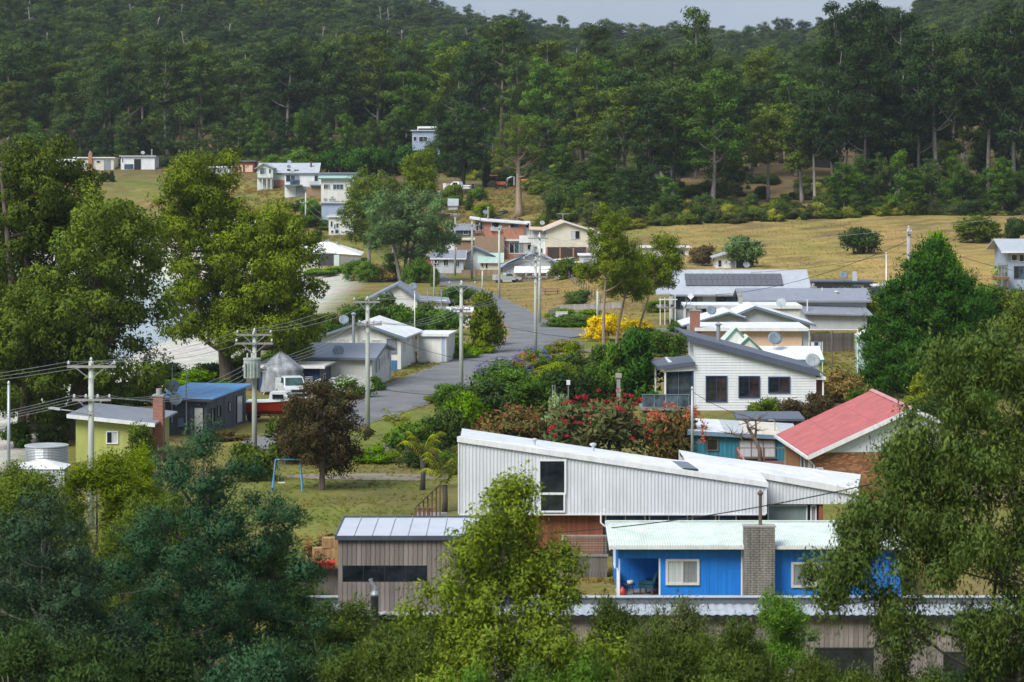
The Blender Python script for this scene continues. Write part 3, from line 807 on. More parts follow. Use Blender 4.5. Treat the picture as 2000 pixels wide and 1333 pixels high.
v = gen_tree(519, 14, [(0, 0, 5.5, 4.9, 4.6, 4.6, 60), (0.5, 0, 10.2, 3.8, 3.6, 3.2, 34), (-3.2, 0, 9.5, 2.2, 2.2, 3.0, 14)], 1.05, 26000, 0.36, 0.13, trunk_r=0.4, fork=0.1, top=9, sep=0.75, droop=-0.1, flat=0.8)
plant('dark_cypress', v, X(902, 520), 520, LM['dark'], BK['dark'], 'very dark dense rounded tree on the hill beside the grey-blue house', 'tree', (1.15, 1.1), 1.05, rz=0.3)
big(521, 16.5, 5.0, 9.0, 9, 6, 5200, 'olive', 'tan', 1014, 474, 'half bare gum with a thick pale trunk behind the brick house', L=0.34, Wd=0.12, clump=1.0, trunk_r=0.62, bare=9, kind='bare_gum_tree')
# slender roadside trees with twisting trunks
big(523, 13.6, 2.7, 5.2, 10, 11, 16000, 'gold', 'tan', 1180, 267, 'tallest yellow-green tree right of the street beside the yellow bush', L=0.24, Wd=0.085, clump=0.75, trunk_r=0.19, lean=(1.0, 0.4), droop=0.4, bare=0)
big(525, 9.6, 2.4, 4.2, 8, 10, 11000, 'lime', 'tan', 1202, 270, 'middle tree of the slender group right of the street', L=0.24, Wd=0.085, clump=0.75, trunk_r=0.15, lean=(2.0, 0), droop=0.4, bare=0)
big(527, 10.6, 2.6, 5.0, 8, 10, 11000, 'gold', 'tan', 1238, 274, 'slender leaning tree in front of the grey solar roof', L=0.24, Wd=0.085, clump=0.75, trunk_r=0.14, lean=(3.2, 0), droop=0.4, bare=2)
# conifer on the right
def conifer(seed, h, r, n, L, Wd, layers=15):
    rng = np.random.RandomState(seed); C, R = [], []
    for i in range(layers):
        t = i / (layers - 1); rr = r * (1 - t ** 2.6) * (0.55 + 0.45 * min(1, t * 5 + 0.5)) + 0.25; z = 0.5 + t * (h - 0.9)
        m = max(3, int(11 * rr / r + 2))
        for k in range(m):
            a = k * 6.283 / m + i * 1.3 + rng.rand() * 0.5; q = rr * (0.75 + 0.32 * rng.rand())
            C.append((math.cos(a) * q, math.sin(a) * q, z + rng.normal() * 0.25)); R.append(0.85 + 0.45 * rng.rand())
            if rng.rand() < 0.5: C.append((math.cos(a) * q * 0.5, math.sin(a) * q * 0.5, z + 0.3)); R.append(1.0)
    V, F, N, v_ = leaves_np(np.array(C), np.array(R), n, L, Wd, rng, flat=0.8, droop=-0.75, out=0.8, shell=0.5, nmix=0.5)
    tv, tf = tube_np([(np.array([(0, 0, -0.3), (0.1, 0, h * 0.45), (0, 0, h * 0.92)]), np.array([0.45, 0.25, 0.05]))], 8)
    return dict(h=h, trunk=np_mesh('trunk', tv, tf, smooth=True), crown=np_mesh('crown', V, F, normals=N, attr={'v': v_}))
CF = conifer(531, 11.4, 5.0, 80000, 0.30, 0.085)
plant('cypress_tree', CF, X(1822, 214), 214, LM['cyp'], BK['brown'], 'huge dense bright green cypress right of the white skillion house', 'tree', 1.0, 1.0, rz=0.4)
plant('cypress_tree', conifer(533, 8.4, 3.0, 16000, 0.3, 0.1), X(1830, 262), 262, LM['fresh'], BK['brown'], 'lighter bushy conifer showing above the huge cypress', 'tree', 1.0, 1.25, rz=0.4)

# ------------------------------------------------------------------ foreground trees
def fore():
    # feathery blue-green wattle
    rg = np.random.RandomState(61)
    def layered(h, r, base, layers, per):
        S = []
        for i in range(layers):
            t = i / (layers - 1); z = base + (h - base) * (0.04 + 0.92 * t); rr = r * (1 - 0.72 * t ** 1.5)
            m = max(2, int(round(5 * rr / r + 1)))
            for k in range(m):
                a = k * 6.283 / m + i * 1.9; q = rr * 0.66 if t < 0.97 else 0.15
                S.append((math.cos(a) * q, math.sin(a) * q, z + rg.normal() * 0.2, rr * 0.46 + 0.2, rr * 0.46 + 0.2, 0.55, per))
        return S
    v = gen_tree(611, 10.4, layered(10.2, 3.9, 2.2, 9, 4), 0.62, 165000, 0.10, 0.030, trunk_r=0.2, fork=0.15, top=8.8, sep=1.0, shell=0.24, droop=-0.1, flat=0.75, out=0.8, nmix=0.84, core=130, csz=0.11)
    plant('wattle_tree', v, X(405, 82), 82, LM['blue'], BK['dark'], 'large feathery blue-green wattle in the left foreground', 'tree', 1.0, 1.0, rz=0.0)
    v = gen_tree(613, 9.2, layered(9.0, 2.9, 2.0, 8, 5), 0.6, 90000, 0.10, 0.032, trunk_r=0.16, fork=0.15, top=8.2, sep=0.72, shell=0.26, droop=-0.1, flat=0.8, out=0.8, nmix=0.68, core=130, csz=0.11, bare=3)
    plant('wattle_tree', v, X(85, 76), 76, leaf('leaf_dark_wattle', (0.022, 0.044, 0.026), (0.070, 0.105, 0.056), trans=0.2), BK['grey'], 'dark wattle with pale thin stems at the left edge of the foreground', 'tree', (1.0, 1.0), 1.0, rz=0.6)
    plant('wattle_tree', v, X(-60, 84), 84, LM['dark'], BK['grey'], 'dark wattle cut by the left edge of the foreground', 'tree', (1.1, 1.0), 0.9, rz=2.6)
    # pale young gum in the middle
    S = [(0.1, 0, 9.9, 0.55, 0.5, 0.9, 12), (-0.4, 0, 8.6, 1.1, 0.9, 1.0, 22), (0.9, 0.2, 8.2, 1.0, 0.9, 0.9, 18), (-1.1, 0, 7.0, 1.2, 1.0, 1.0, 20), (0.3, -0.5, 6.9, 1.3, 1.0, 1.1, 22),
         (1.5, 0, 5.9, 1.0, 1.0, 0.9, 16), (-1.6, 0, 5.2, 1.1, 1.0, 1.1, 16), (0.2, -0.3, 5.0, 1.5, 1.2, 1.1, 26), (-0.6, 0, 3.3, 2.0, 1.4, 1.1, 26), (1.4, 0, 3.6, 1.3, 1.2, 1.2, 18)]
    v = gen_tree(621, 10.6, S, 0.46, 80000, 0.12, 0.048, trunk_r=0.12, fork=0.15, top=9.8, sep=0.24, droop=0.45, flat=1.1, out=0.5, nmix=0.55, core=130, csz=0.11)
    plant('young_gum_tree', v, X(985, 70), 70, leaf('leaf_young_gum', (0.092, 0.138, 0.028), (0.285, 0.345, 0.070), spec=0.12, var=0.02), BK['pale'], 'pale green young gum in the centre foreground before the timber building', 'tree', 1.0, 1.0, rz=0.0)
    # drooping gum on the right
    S = [(-0.2, 0, 12.2, 1.6, 1.3, 1.3, 26), (1.3, 0, 12.9, 1.6, 1.3, 1.2, 22), (-1.0, 0.2, 10.6, 1.5, 1.2, 1.1, 24), (0.8, 0, 10.4, 1.7, 1.3, 1.2, 26), (2.4, 0.2, 10.8, 1.6, 1.3, 1.4, 20),
         (-2.1, -0.1, 8.9, 1.3, 1.0, 0.9, 22), (-3.0, 0, 7.9, 0.95, 0.9, 0.75, 14), (-0.4, 0, 8.6, 1.5, 1.2, 1.1, 24), (1.4, 0.3, 8.3, 1.5, 1.2, 1.2, 20), (-1.5, 0, 6.7, 1.1, 0.9, 0.9, 14), (0.4, 0.1, 6.5, 1.3, 1.1, 0.9, 14),
         (1.8, 0, 5.6, 1.5, 1.2, 1.2, 16), (2.8, 0, 8.3, 1.4, 1.2, 1.5, 18), (-0.6, 0.3, 9.6, 1.2, 1.0, 0.9, 14), (1.9, 0, 7.0, 1.4, 1.1, 1.0, 14), (3.2, 0.2, 6.0, 1.4, 1.2, 1.2, 14)]
    v = gen_tree(631, 13.9, S, 0.5, 90000, 0.14, 0.040, trunk_r=0.2, stems=2, fork=0.1, top=8.2, lean=(0.3, 0), sep=0.3, droop=1.1, flat=1.2, out=0.3, nmix=0.55, core=130, csz=0.11)
    plant('drooping_gum_tree', v, X(1885, 71), 71, leaf('leaf_drooping_gum', (0.052, 0.088, 0.026), (0.182, 0.240, 0.068), spec=0.12, var=0.02), BK['dark'], 'large drooping gum filling the right foreground before the blue house', 'tree', 1.0, 1.03, rz=0.0)
    # olive heath shrubs and tea trees
    S = [(0, 0, 1.8, 1.2, 1.2, 1.2, 16), (0.7, 0, 3.6, 0.75, 0.75, 1.1, 13), (-0.8, 0, 3.4, 0.7, 0.7, 1.0, 12), (-0.3, 0, 4.5, 0.5, 0.5, 0.8, 9), (0.35, -0.2, 4.9, 0.35, 0.35, 0.6, 6)]
    va = gen_tree(641, 5.6, S, 0.34, 26000, 0.10, 0.026, trunk_r=0.08, stems=3, fork=0.1, top=4.6, sep=0.2, droop=-0.7, flat=1.2, out=0.5, nmix=0.5, core=130, csz=0.11)
    S = [(0, 0, 1.6, 1.3, 1.1, 1.2, 18), (-0.9, 0, 3.2, 0.8, 0.8, 0.9, 14), (0.8, 0.1, 3.4, 0.85, 0.8, 0.9, 14), (0.0, -0.2, 4.2, 0.85, 0.7, 0.6, 12)]
    vb = gen_tree(643, 5.0, S, 0.36, 26000, 0.10, 0.028, trunk_r=0.08, stems=3, fork=0.1, top=4.0, sep=0.2, droop=-0.5, flat=1.0, out=0.6, nmix=0.5, core=130, csz=0.11)
    sh = [  # px, D, top row, half width px, shape, colour, label
        (655, 82, 1165, 85, va, 'heath', 'olive tea tree below the left corner of the timber building'),
        (745, 78, 1200, 80, vb, 'heath', 'rounded olive shrub under the timber wall left of the young gum'),
        (560, 74, 1235, 80, vb, 'dark', 'dark shrub at the foot of the blue-green wattle'),
        (1205, 80, 1150, 62, va, 'heath', 'olive tea tree right of the young gum before the grey roof'),
        (1330, 78, 1150, 60, va, 'scrub', 'sparse upright shrub below the window of the blue house'),
        (1290, 72, 1230, 85, vb, 'heath', 'wide olive shrub at the bottom edge right of the young gum'),
        (1535, 84, 1143, 62, va, 'mid', 'dense upright green shrub below the block chimney of the blue house'),
        (1455, 80, 1195, 62, vb, 'heath', 'olive shrub left of the dense upright green shrub'),
        (1400, 71, 1262, 95, vb, 'heath', 'low olive shrub at the bottom edge before the timber wall'),
        (1660, 70, 1290, 75, vb, 'heath', 'low shrub under the dark opening in the timber wall'),
        (1120, 66, 1265, 90, vb, 'mid', 'low green shrub at the bottom edge under the young gum'),
        (890, 66, 1290, 80, va, 'mid', 'small shrub at the bottom edge left under the young gum'),
        (1790, 68, 1300, 70, va, 'heath', 'small shrub at the bottom edge under the drooping gum'),
        (690, 68, 1262, 90, vb, 'heath', 'broad shrub at the bottom edge right of the wattle'),
        (1960, 74, 1230, 70, vb, 'dark', 'dark shrub at the bottom right corner'),
        (190, 114, 874, 110, vb, 'lime', 'yellow-olive shrub behind the dark wattle below the lime house'),
        (60, 108, 908, 120, vb, 'olive', 'olive shrub at the left edge below the corrugated tank'),
        (260, 104, 960, 70, vb, 'olive', 'olive shrub tucked behind the left side of the blue-green wattle'),
        (20, 88, 1010, 80, vb, 'dark', 'dark shrub at the left edge between the wattles'),
    ]
    sh += [(45, 118, 896, 70, vb, 'olive', 'olive shrub hiding the foot of the white garden shelter'), (265, 118, 868, 60, va, 'lime', 'upright yellow-green shrub before the lime house wall'), (1255, 76, 1205, 60, vb, 'heath', 'rounded heath shrub between the young gum and the sparse shrub'), (1370, 74, 1225, 66, vb, 'olive', 'olive heath shrub below the blue house window'), (1605, 74, 1262, 60, va, 'heath', 'tea tree left of the dark opening in the timber wall'),
           (1730, 72, 1272, 70, vb, 'heath', 'heath shrub between the two dark openings'), (1860, 70, 1290, 80, vb, 'dark', 'dark heath shrub below the drooping gum trunk'), (1500, 70, 1275, 80, vb, 'heath', 'wide heath shrub at the bottom edge below the upright green shrub'), (1010, 64, 1290, 110, vb, 'mid', 'green heath shrub at the very bottom below the young gum'), (800, 72, 1225, 70, va, 'heath', 'tea tree against the left side of the young gum'),
           (560, 100, 1085, 60, vb, 'mid', 'green shrub between the wattle and the straw bales'), (600, 92, 1150, 62, va, 'mid', 'upright green shrub left of the timber box'), (520, 96, 1040, 60, vb, 'olive', 'olive shrub behind the right side of the wattle'),
           (330, 100, 950, 60, vb, 'olive', 'yellow-olive shrub behind the top of the wattle'), (130, 98, 960, 90, vb, 'olive', 'olive shrub behind the dark wattle'), (300, 70, 1230, 110, vb, 'dark', 'dark shrub at the bottom edge below the wattle'), (480, 68, 1240, 90, va, 'blue', 'blue-green sapling at the bottom edge right of the wattle trunk'), (150, 68, 1230, 110, vb, 'dark', 'dark shrub at the bottom left'), (20, 70, 1200, 90, va, 'dark', 'dark shrub at the bottom left corner')]
    for px, D, top, hw, v_, lm, lab in sh:
        x = X(px, D); h = Z(top, D) - gz1(x, D); base_h = 5.6 if v_ is va else 5.0; bw = 1.35 if v_ is va else 1.6
        s = (1.75 if D < 90 else 1.45) * hw / FPX * D / bw
        plant('tea_tree' if v_ is va else 'heath_shrub', v_, x, D, LM[lm], BK['brown'], lab, 'shrub', s, h / base_h)
fore()

# ------------------------------------------------------------------ garden bushes and hedges
def bush(px, base, w, h, lm, label, v=None, kind='garden_bush', z=None, D=None, flowers=None, seed=0):
    """base: photograph row of the foot; w, h: size in photograph pixels"""
    D = D or DG(base); x = X(px, D); s = w / FPX * D / 2.0 / 0.98; sz = h / FPX * D / 1.72
    i = RND.randrange(5) if v is None else v
    e = plant(kind, BV[i], x, D, LM[lm], BK['brown'], label, 'bush' if kind != 'hedge' else 'hedge', s, sz, crown='foliage', trunk='stem')
    if flowers:
        col, n, size = flowers
        rng = np.random.RandomState(900 + int(px)); d = rng.normal(size=(n, 3)); d[:, 2] = np.abs(d[:, 2]) * 1.1 - 0.2; d[:, 1] = -np.abs(d[:, 1]) * 0.8 + 0.15
        d /= np.linalg.norm(d, axis=1, keepdims=True)
        C = np.array([0, 0, 0.8]) + d * np.array([0.98, 0.98, 0.86]) * (0.93 + 0.14 * rng.rand(n))[:, None]
        # flower heads keep their real size whatever the scale of the bush
        R = np.full(n, size / max(s, 0.2)) * (0.7 + 0.6 * rng.rand(n))
        V, F, N, vv = leaves_np(C, R, n * 26, L=size * 0.75 / s, Wd=size * 0.4 / s, rng=rng, core=0, flat=0.9, out=0.9, nmix=0.5)
        e.rotation_euler.z = 0
        fl = link(bpy.data.objects.new('flowers', np_mesh('flowers', V, F, normals=N, attr={'v': vv})), e); put_mat(fl, LM[col]); fl['kind'] = 'stuff'
    return e

# ------------------------------------------------------------------ building kit
WHITE = paint('white_paint', (0.72, 0.73, 0.73), 0.5, 0.09)
CREAM = paint('cream_paint', (0.68, 0.63, 0.50), 0.55, 0.08)
OFFW = paint('off_white_board', (0.66, 0.66, 0.62), 0.55, 0.09)
MINT = paint('mint_paint', (0.60, 0.70, 0.65), 0.55, 0.08)
NAVY = paint('navy_paint', (0.028, 0.055, 0.14), 0.5, 0.15)
NAVYB = paint('navy_board', (0.085, 0.11, 0.165), 0.55, 0.12)
DGREY = paint('dark_grey_board', (0.085, 0.095, 0.115), 0.55, 0.12)
LIME = paint('lime_paint', (0.37, 0.40, 0.11), 0.6, 0.1)
BLUE = paint('bright_blue_paint', (0.010, 0.21, 0.74), 0.55, 0.15)
TEAL = paint('teal_paint', (0.03, 0.20, 0.29), 0.6, 0.16)
PEACH = paint('peach_paint', (0.70, 0.48, 0.34), 0.6, 0.06)
LGREY = paint('light_grey_paint', (0.46, 0.49, 0.51), 0.55, 0.08)
BGREY = paint('blue_grey_paint', (0.33, 0.40, 0.50), 0.55, 0.08)
MGREY = paint('mid_grey_paint', (0.24, 0.26, 0.285), 0.55, 0.1)
SLATE = paint('slate_trim', (0.15, 0.20, 0.27), 0.5, 0.1)
BLACK = paint('black_metal', (0.022, 0.024, 0.028), 0.45, 0.2)
R_WHITE = paint('roof_white_iron', (0.75, 0.76, 0.76), 0.45, 0.12, wave=9, wave_amt=0.25)
R_CREAM = paint('roof_cream_iron', (0.62, 0.57, 0.47), 0.5, 0.10, wave=9, wave_amt=0.3)
R_GREY = paint('roof_grey_iron', (0.245, 0.265, 0.31), 0.45, 0.10, wave=9, wave_amt=0.4)
R_LGREY = paint('roof_pale_grey_iron', (0.42, 0.45, 0.49), 0.42, 0.10, wave=9, wave_amt=0.4)
R_DARK = paint('roof_dark_slate_iron', (0.105, 0.12, 0.16), 0.42, 0.1, wave=9, wave_amt=0.4)
R_BLUE = paint('roof_blue_iron', (0.14, 0.38, 0.72), 0.4, 0.08, wave=9, wave_amt=0.3)
R_MINT = paint('roof_pale_mint_iron', (0.60, 0.68, 0.61), 0.5, 0.13)
R_RED = paint('roof_faded_red_sheet', (0.45, 0.12, 0.115), 0.65, 0.15)
R_SALMON = paint('roof_salmon_tile', (0.60, 0.44, 0.34), 0.7, 0.1)
GREENT = paint('green_trim', (0.06, 0.22, 0.15), 0.5, 0.1)
REDBR = paint('dull_red_paint', (0.22, 0.06, 0.05), 0.6, 0.12)
CONC = paint('concrete', (0.34, 0.33, 0.31), 0.85, 0.15)
STEEL = paint('galvanised_steel', (0.40, 0.43, 0.46), 0.4, 0.15, metal=0.45)
ALU = paint('pale_aluminium', (0.55, 0.58, 0.60), 0.35, 0.08, metal=0.3)
PVC = paint('white_pipe', (0.70, 0.70, 0.69), 0.4, 0.05)
DISHM = paint('dish_grey', (0.155, 0.205, 0.25), 0.5, 0.12)
DISHL = paint('dish_light_grey', (0.30, 0.34, 0.36), 0.5, 0.12)
TIMB = wood('silvered_timber', (0.115, 0.095, 0.082), (0.29, 0.25, 0.22))
TIMBW = wood('weathered_fence_timber', (0.05, 0.043, 0.038), (0.19, 0.165, 0.14))
REDW = wood('red_stained_timber', (0.16, 0.045, 0.018), (0.30, 0.095, 0.04))
BRNW = wood('brown_deck_timber', (0.11, 0.045, 0.03), (0.22, 0.10, 0.07))
TANW = wood('tan_fence_timber', (0.22, 0.14, 0.085), (0.40, 0.28, 0.18))
GRYW = wood('grey_fence_timber', (0.17, 0.16, 0.15), (0.36, 0.34, 0.31))
POLEW = wood('greenish_pole_timber', (0.32, 0.35, 0.29), (0.56, 0.58, 0.52), scale=2.0)
GLASS = glass('window_glass')
GLASSB = glass('window_glass_blue', (0.035, 0.06, 0.085))
CURT = paint('window_curtain', (0.50, 0.53, 0.54), 0.3, 0.12, scale=3, stretch=(6, 6, 0.3), spec=0.6)
CURTD = paint('window_curtain_grey', (0.24, 0.26, 0.275), 0.25, 0.15, scale=3, stretch=(6, 6, 0.3), spec=0.6)
RUBBER = paint('tyre_rubber', (0.02, 0.02, 0.021), 0.8, 0.1)

def brick_mat(name, c0, c1, mortar, sc=1.0):
    m, n, l, b = _new(name)
    tc = n.new('ShaderNodeTexCoord'); mp = n.new('ShaderNodeMapping'); mp.inputs['Rotation'].default_value = (math.pi / 2, 0, 0)
    br = n.new('ShaderNodeTexBrick'); br.inputs['Scale'].default_value = 1
    br.inputs['Brick Width'].default_value = 0.24 * sc; br.inputs['Row Height'].default_value = 0.086 * sc; br.inputs['Mortar Size'].default_value = 0.008 * sc
    br.inputs['Color1'].default_value = (*c0, 1); br.inputs['Color2'].default_value = (*c1, 1); br.inputs['Mortar'].default_value = (*mortar, 1)
    l.new(tc.outputs['Object'], mp.inputs['Vector']); l.new(mp.outputs['Vector'], br.inputs['Vector'])
    l.new(br.outputs['Color'], b.inputs['Base Color']); b.inputs['Roughness'].default_value = 0.85
    MATS[name] = m; return m
BRICK = brick_mat('red_brick', (0.30, 0.095, 0.055), (0.21, 0.065, 0.04), (0.32, 0.27, 0.23))
BRICKO = brick_mat('orange_brick_far', (0.42, 0.155, 0.085), (0.34, 0.115, 0.06), (0.36, 0.26, 0.19))
BRICKT = paint('tan_brick_clay', (0.34, 0.155, 0.065), 0.85, 0.28, scale=5)
MORTAR = paint('brick_mortar', (0.30, 0.24, 0.18), 0.9, 0.1)
BLOCKM = paint('grey_block_face', (0.27, 0.26, 0.235), 0.9, 0.3, scale=2.2)

_dish = {}
class House:
    def __init__(s, name, label, px, D, rz=0.0, base=None, cat='house', group=None):
        s.px, s.D = px, D; s.rz = math.radians(rz)
        x = X(px, D); s.base = gz1(x, D) if base is None else base
        s.e = empty(name, (x, D, s.base), s.rz, label, cat, group)
    def x(s, p): return (p - s.px) / FPX * s.D
    def z(s, p): return Z(p, s.D) - s.base
    def m(s, p): return p / FPX * s.D
    def box(s, name, x0, x1, y0, y1, z0, z1, mat, parent=None): return MB().box(x0, x1, y0, y1, z0, z1).obj(name, mat, parent or s.e)
    def slab(s, name, pts, t, mat, parent=None): return MB().slab(pts, t).obj(name, mat, parent or s.e)
    def prism(s, name, prof, y0, y1, mat, parent=None): return MB().prism_y(prof, y0, y1).obj(name, mat, parent or s.e)
    def win(s, x0, x1, z0, z1, y=0.0, side='f', cols=2, rows=1, fm=None, panes=None, fw=0.06, name='window', sill=False):
        """window: frame with panes as sub-parts; side f: x0..x1 along the front at depth y; side r or l: x0..x1 runs along depth at x=y"""
        w, h = x1 - x0, z1 - z0; fm = fm or WHITE; panes = panes or ([GLASS, GLASSB, CURTD] if cols > 1 else [GLASS])
        b = MB()
        b.box(0, w, -0.06, 0, 0, fw).box(0, w, -0.06, 0, h - fw, h).box(0, fw, -0.06, 0, fw, h - fw).box(w - fw, w, -0.06, 0, fw, h - fw)
        cw = (w - 2 * fw + fw * 0.6) / cols; rh = (h - 2 * fw + fw * 0.6) / rows; bw = fw * 0.6
        for i in range(1, cols): b.box(fw + i * cw - bw, fw + i * cw, -0.052, 0, fw, h - fw)
        for j in range(1, rows): b.box(fw, w - fw, -0.048, 0, fw + j * rh - bw, fw + j * rh)
        if sill: b.box(-0.05, w + 0.05, -0.12, 0, -0.05, -0.002)
        o = b.obj(name, fm, s.e)
        if side == 'f': o.location = (x0, y - 0.004, z0)
        elif side == 'r': o.location = (y + 0.004, x0, z0); o.rotation_euler = (0, 0, math.pi / 2)
        else: o.location = (y - 0.004, x1, z0); o.rotation_euler = (0, 0, -math.pi / 2)
        k = 0
        for i in range(cols):
            for j in range(rows):
                p = MB().box(fw + i * cw, fw + (i + 1) * cw - bw, -0.02, -0.006, fw + j * rh, fw + (j + 1) * rh - bw).obj('pane', panes[k % len(panes)], o); k += 1
        return o
    def winp(s, px0, px1, py0, py1, **k): return s.win(s.x(px0), s.x(px1), s.z(py1), s.z(py0), **k)
    def door(s, x0, x1, z0, z1, y=0.0, side='f', mat=None, fm=None):
        w, h = x1 - x0, z1 - z0
        o = MB().box(0, w, -0.035, 0, 0, h).obj('door', mat or WHITE, s.e)
        MB().box(-0.06, 0, -0.06, 0, 0, h + 0.06).box(w, w + 0.06, -0.06, 0, 0, h + 0.06).box(0, w, -0.06, 0, h, h + 0.06).obj('door_frame', fm or WHITE, o)
        MB().box(w * 0.84, w * 0.92, -0.09, -0.035, h * 0.47, h * 0.5).obj('handle', STEEL, o)
        if side == 'f': o.location = (x0, y - 0.004, z0)
        elif side == 'r': o.location = (y + 0.004, x0, z0); o.rotation_euler = (0, 0, math.pi / 2)
        else: o.location = (y - 0.004, x1, z0); o.rotation_euler = (0, 0, -math.pi / 2)
        return o
    def dish(s, x, y, z, r=0.5, az=15, light=False):
        if 'b' not in _dish:
            pr = [(0.0001, 0.0), (0.35, 0.03), (0.7, 0.1), (1.0, 0.2)]
            _dish['b'] = MB().lathe(pr + [(1.0, 0.17), (0.7, 0.07), (0.35, 0.0), (0.0001, -0.03)], 20).mesh('satellite_dish', DISHM, True)
            _dish['a'] = MB().tube([(0, -0.95, 0.18), (0, -0.55, 0.55), (0, -0.02, 0.85)], 0.035, 5).box(-0.09, 0.09, -0.10, 0.06, 0.82, 0.96).mesh('feed_arm', STEEL)
            _dish['m'] = MB().tube([(0, 0, -0.02), (0, 0.1, -0.35), (0, -0.75, -0.85)], 0.06, 6).mesh('mount', STEEL)
        o = link(bpy.data.objects.new('satellite_dish', _dish['b']), s.e); put_mat(o, DISHL if light else DISHM)
        o.location = (x, y, z); o.rotation_euler = (math.radians(58), 0, math.radians(az)); o.scale = (r, r, r)
        for k, nm in (('a', 'feed_arm'), ('m', 'mount')): link(bpy.data.objects.new(nm, _dish[k]), o)
        return o
    def dishp(s, px, py, y, rpx, az=12, light=False):
        k = (s.D + y) / s.D; return s.dish((px - 1000) / FPX * (s.D + y) - X(s.px, s.D), y, Z(py, s.D + y) - s.base, rpx / FPX * (s.D + y), az, light)
    def pipe(s, name, pts, r, mat, parent=None, n=8): return MB().tube(pts, r, n).obj(name, mat, parent or s.e)
    def flue(s, x, y, z0, z1, r=0.09, mat=None):
        o = MB().cyl(x, y, z0, z1, r, 10).obj('flue', mat or STEEL, s.e)
        MB().lathe([(r * 1.1, 0), (r * 1.7, 0.06), (r * 1.7, 0.1), (r * 0.3, 0.22)], 10, (x, y, z1)).obj('cowl', mat or STEEL, o); return o
    def chimney(s, x0, x1, y0, y1, z0, z1, mat=None):
        o = s.box('chimney', x0, x1, y0, y1, z0, z1, mat or BRICK)
        MB().box(x0 - 0.05, x1 + 0.05, y0 - 0.05, y1 + 0.05, z1 + 0.002, z1 + 0.1).obj('cap', CONC, o)
        MB().cyl((x0 + x1) / 2, (y0 + y1) / 2, z1 + 0.1, z1 + 0.45, min(x1 - x0, y1 - y0) * 0.28, 10).obj('pot', CONC, o); return o

def boards(h, name, x0, x1, z0, zt0, zt1, y, pitch, depth, mat, parent=None):
    """lapped horizontal boards filling a wall whose top runs from zt0 (left) to zt1 (right)"""
    v, f = [], []; n = int((max(zt0, zt1) - z0) / pitch) + 1
    def lim(z):
        a, b = x0, x1
        if zt0 > zt1 and z > zt1: b = x0 + (zt0 - z) / (zt0 - zt1) * (x1 - x0)
        if zt1 > zt0 and z > zt0: a = x0 + (z - zt0) / (zt1 - zt0) * (x1 - x0)
        return max(a, x0), min(b, x1)
    top = max(zt0, zt1)
    for j in range(n):
        za, zb = z0 + j * pitch, min(z0 + (j + 1) * pitch, top)
        if zb - za < 0.01: continue
        (a0, a1), (b0, b1) = lim(za), lim(zb); o = len(v)
        v += [(a0, y - depth, za), (a1, y - depth, za), (b1, y - 0.004, zb), (b0, y - 0.004, zb), (a0, y, za), (a1, y, za)]
        f += [(o, o + 1, o + 2, o + 3), (o + 4, o + 5, o + 1, o)]
    return link(bpy.data.objects.new(name, np_mesh(name, v, f, mat=mat)), parent or h.e)

def ribs(h, name, x0, x1, zb0, zb1, zt0, zt1, y, pitch, depth, mat, parent=None, box=True):
    """ribbed vertical sheet; bottom runs zb0..zb1 and top zt0..zt1 from left to right"""
    prof = [(0.0, 0), (0.32, 0), (0.42, 1), (0.78, 1), (0.9, 0)] if box else [(0, 0), (0.25, 0.5), (0.5, 1), (0.75, 0.5)]
    xs, ds = [], []; n = int((x1 - x0) / pitch)
    for i in range(n):
        for t, d in prof: xs.append(x0 + (i + t) * pitch); ds.append(d)
    xs.append(x1); ds.append(0)
    v, f = [], []
    for a, d in zip(xs, ds):
        t = (a - x0) / (x1 - x0)
        v += [(a, y - d * depth, zb0 + (zb1 - zb0) * t), (a, y - d * depth, zt0 + (zt1 - zt0) * t)]
    for i in range(len(xs) - 1): f.append((2 * i, 2 * i + 2, 2 * i + 3, 2 * i + 1))
    return link(bpy.data.objects.new(name, np_mesh(name, v, f, mat=mat)), parent or h.e)

def rib_roof(h, name, x0, x1, y0, z0, y1, z1, pitch, depth, mat, skew=0.0, parent=None):
    """corrugated roof sheet, ribs running from the eave (y0,z0) up to (y1,z1)"""
    n = int((x1 - x0) / pitch); v, f = [], []
    for i in range(n * 4 + 1):
        a = x0 + i * pitch / 4; d = depth * (0.5 - 0.5 * math.cos(i * math.pi / 2))
        v += [(a, y0, z0 + d), (a + skew, y1, z1 + d)]
    for i in range(n * 4): f.append((2 * i, 2 * i + 2, 2 * i + 3, 2 * i + 1))
    o = len(v)
    return link(bpy.data.objects.new(name, np_mesh(name, v, f, smooth=True, mat=mat)), parent or h.e)

def plank_wall(parent, x0, x1, y, z0, z1, w, mat, rng, name='plank', gap=0.012, holes=()):
    """upright planks, each its own; holes: (xa, xb, za, zb) openings left free"""
    n = int(round((x1 - x0) / w)); w = (x1 - x0) / n; cache = {}
    for i in range(n):
        a = x0 + i * w; c = a + w / 2; spans = [(z0, z1)]
        for xa, xb, za, zb in holes:
            if xa < c < xb:
                new = []
                for s0, s1 in spans:
                    if za > s0: new.append((s0, min(za, s1)))
                    if zb < s1: new.append((max(zb, s0), s1))
                spans = new
        for s0, s1 in spans:
            k = (round(s0, 3), round(s1, 3))
            if k not in cache: cache[k] = MB().box(gap / 2, w - gap / 2, 0, 0.03, s0, s1).mesh(name, mat)
            o = link(bpy.data.objects.new(name, cache[k]), parent); o.location = (a, y - 0.03 - rng.uniform(0, 0.008), 0)

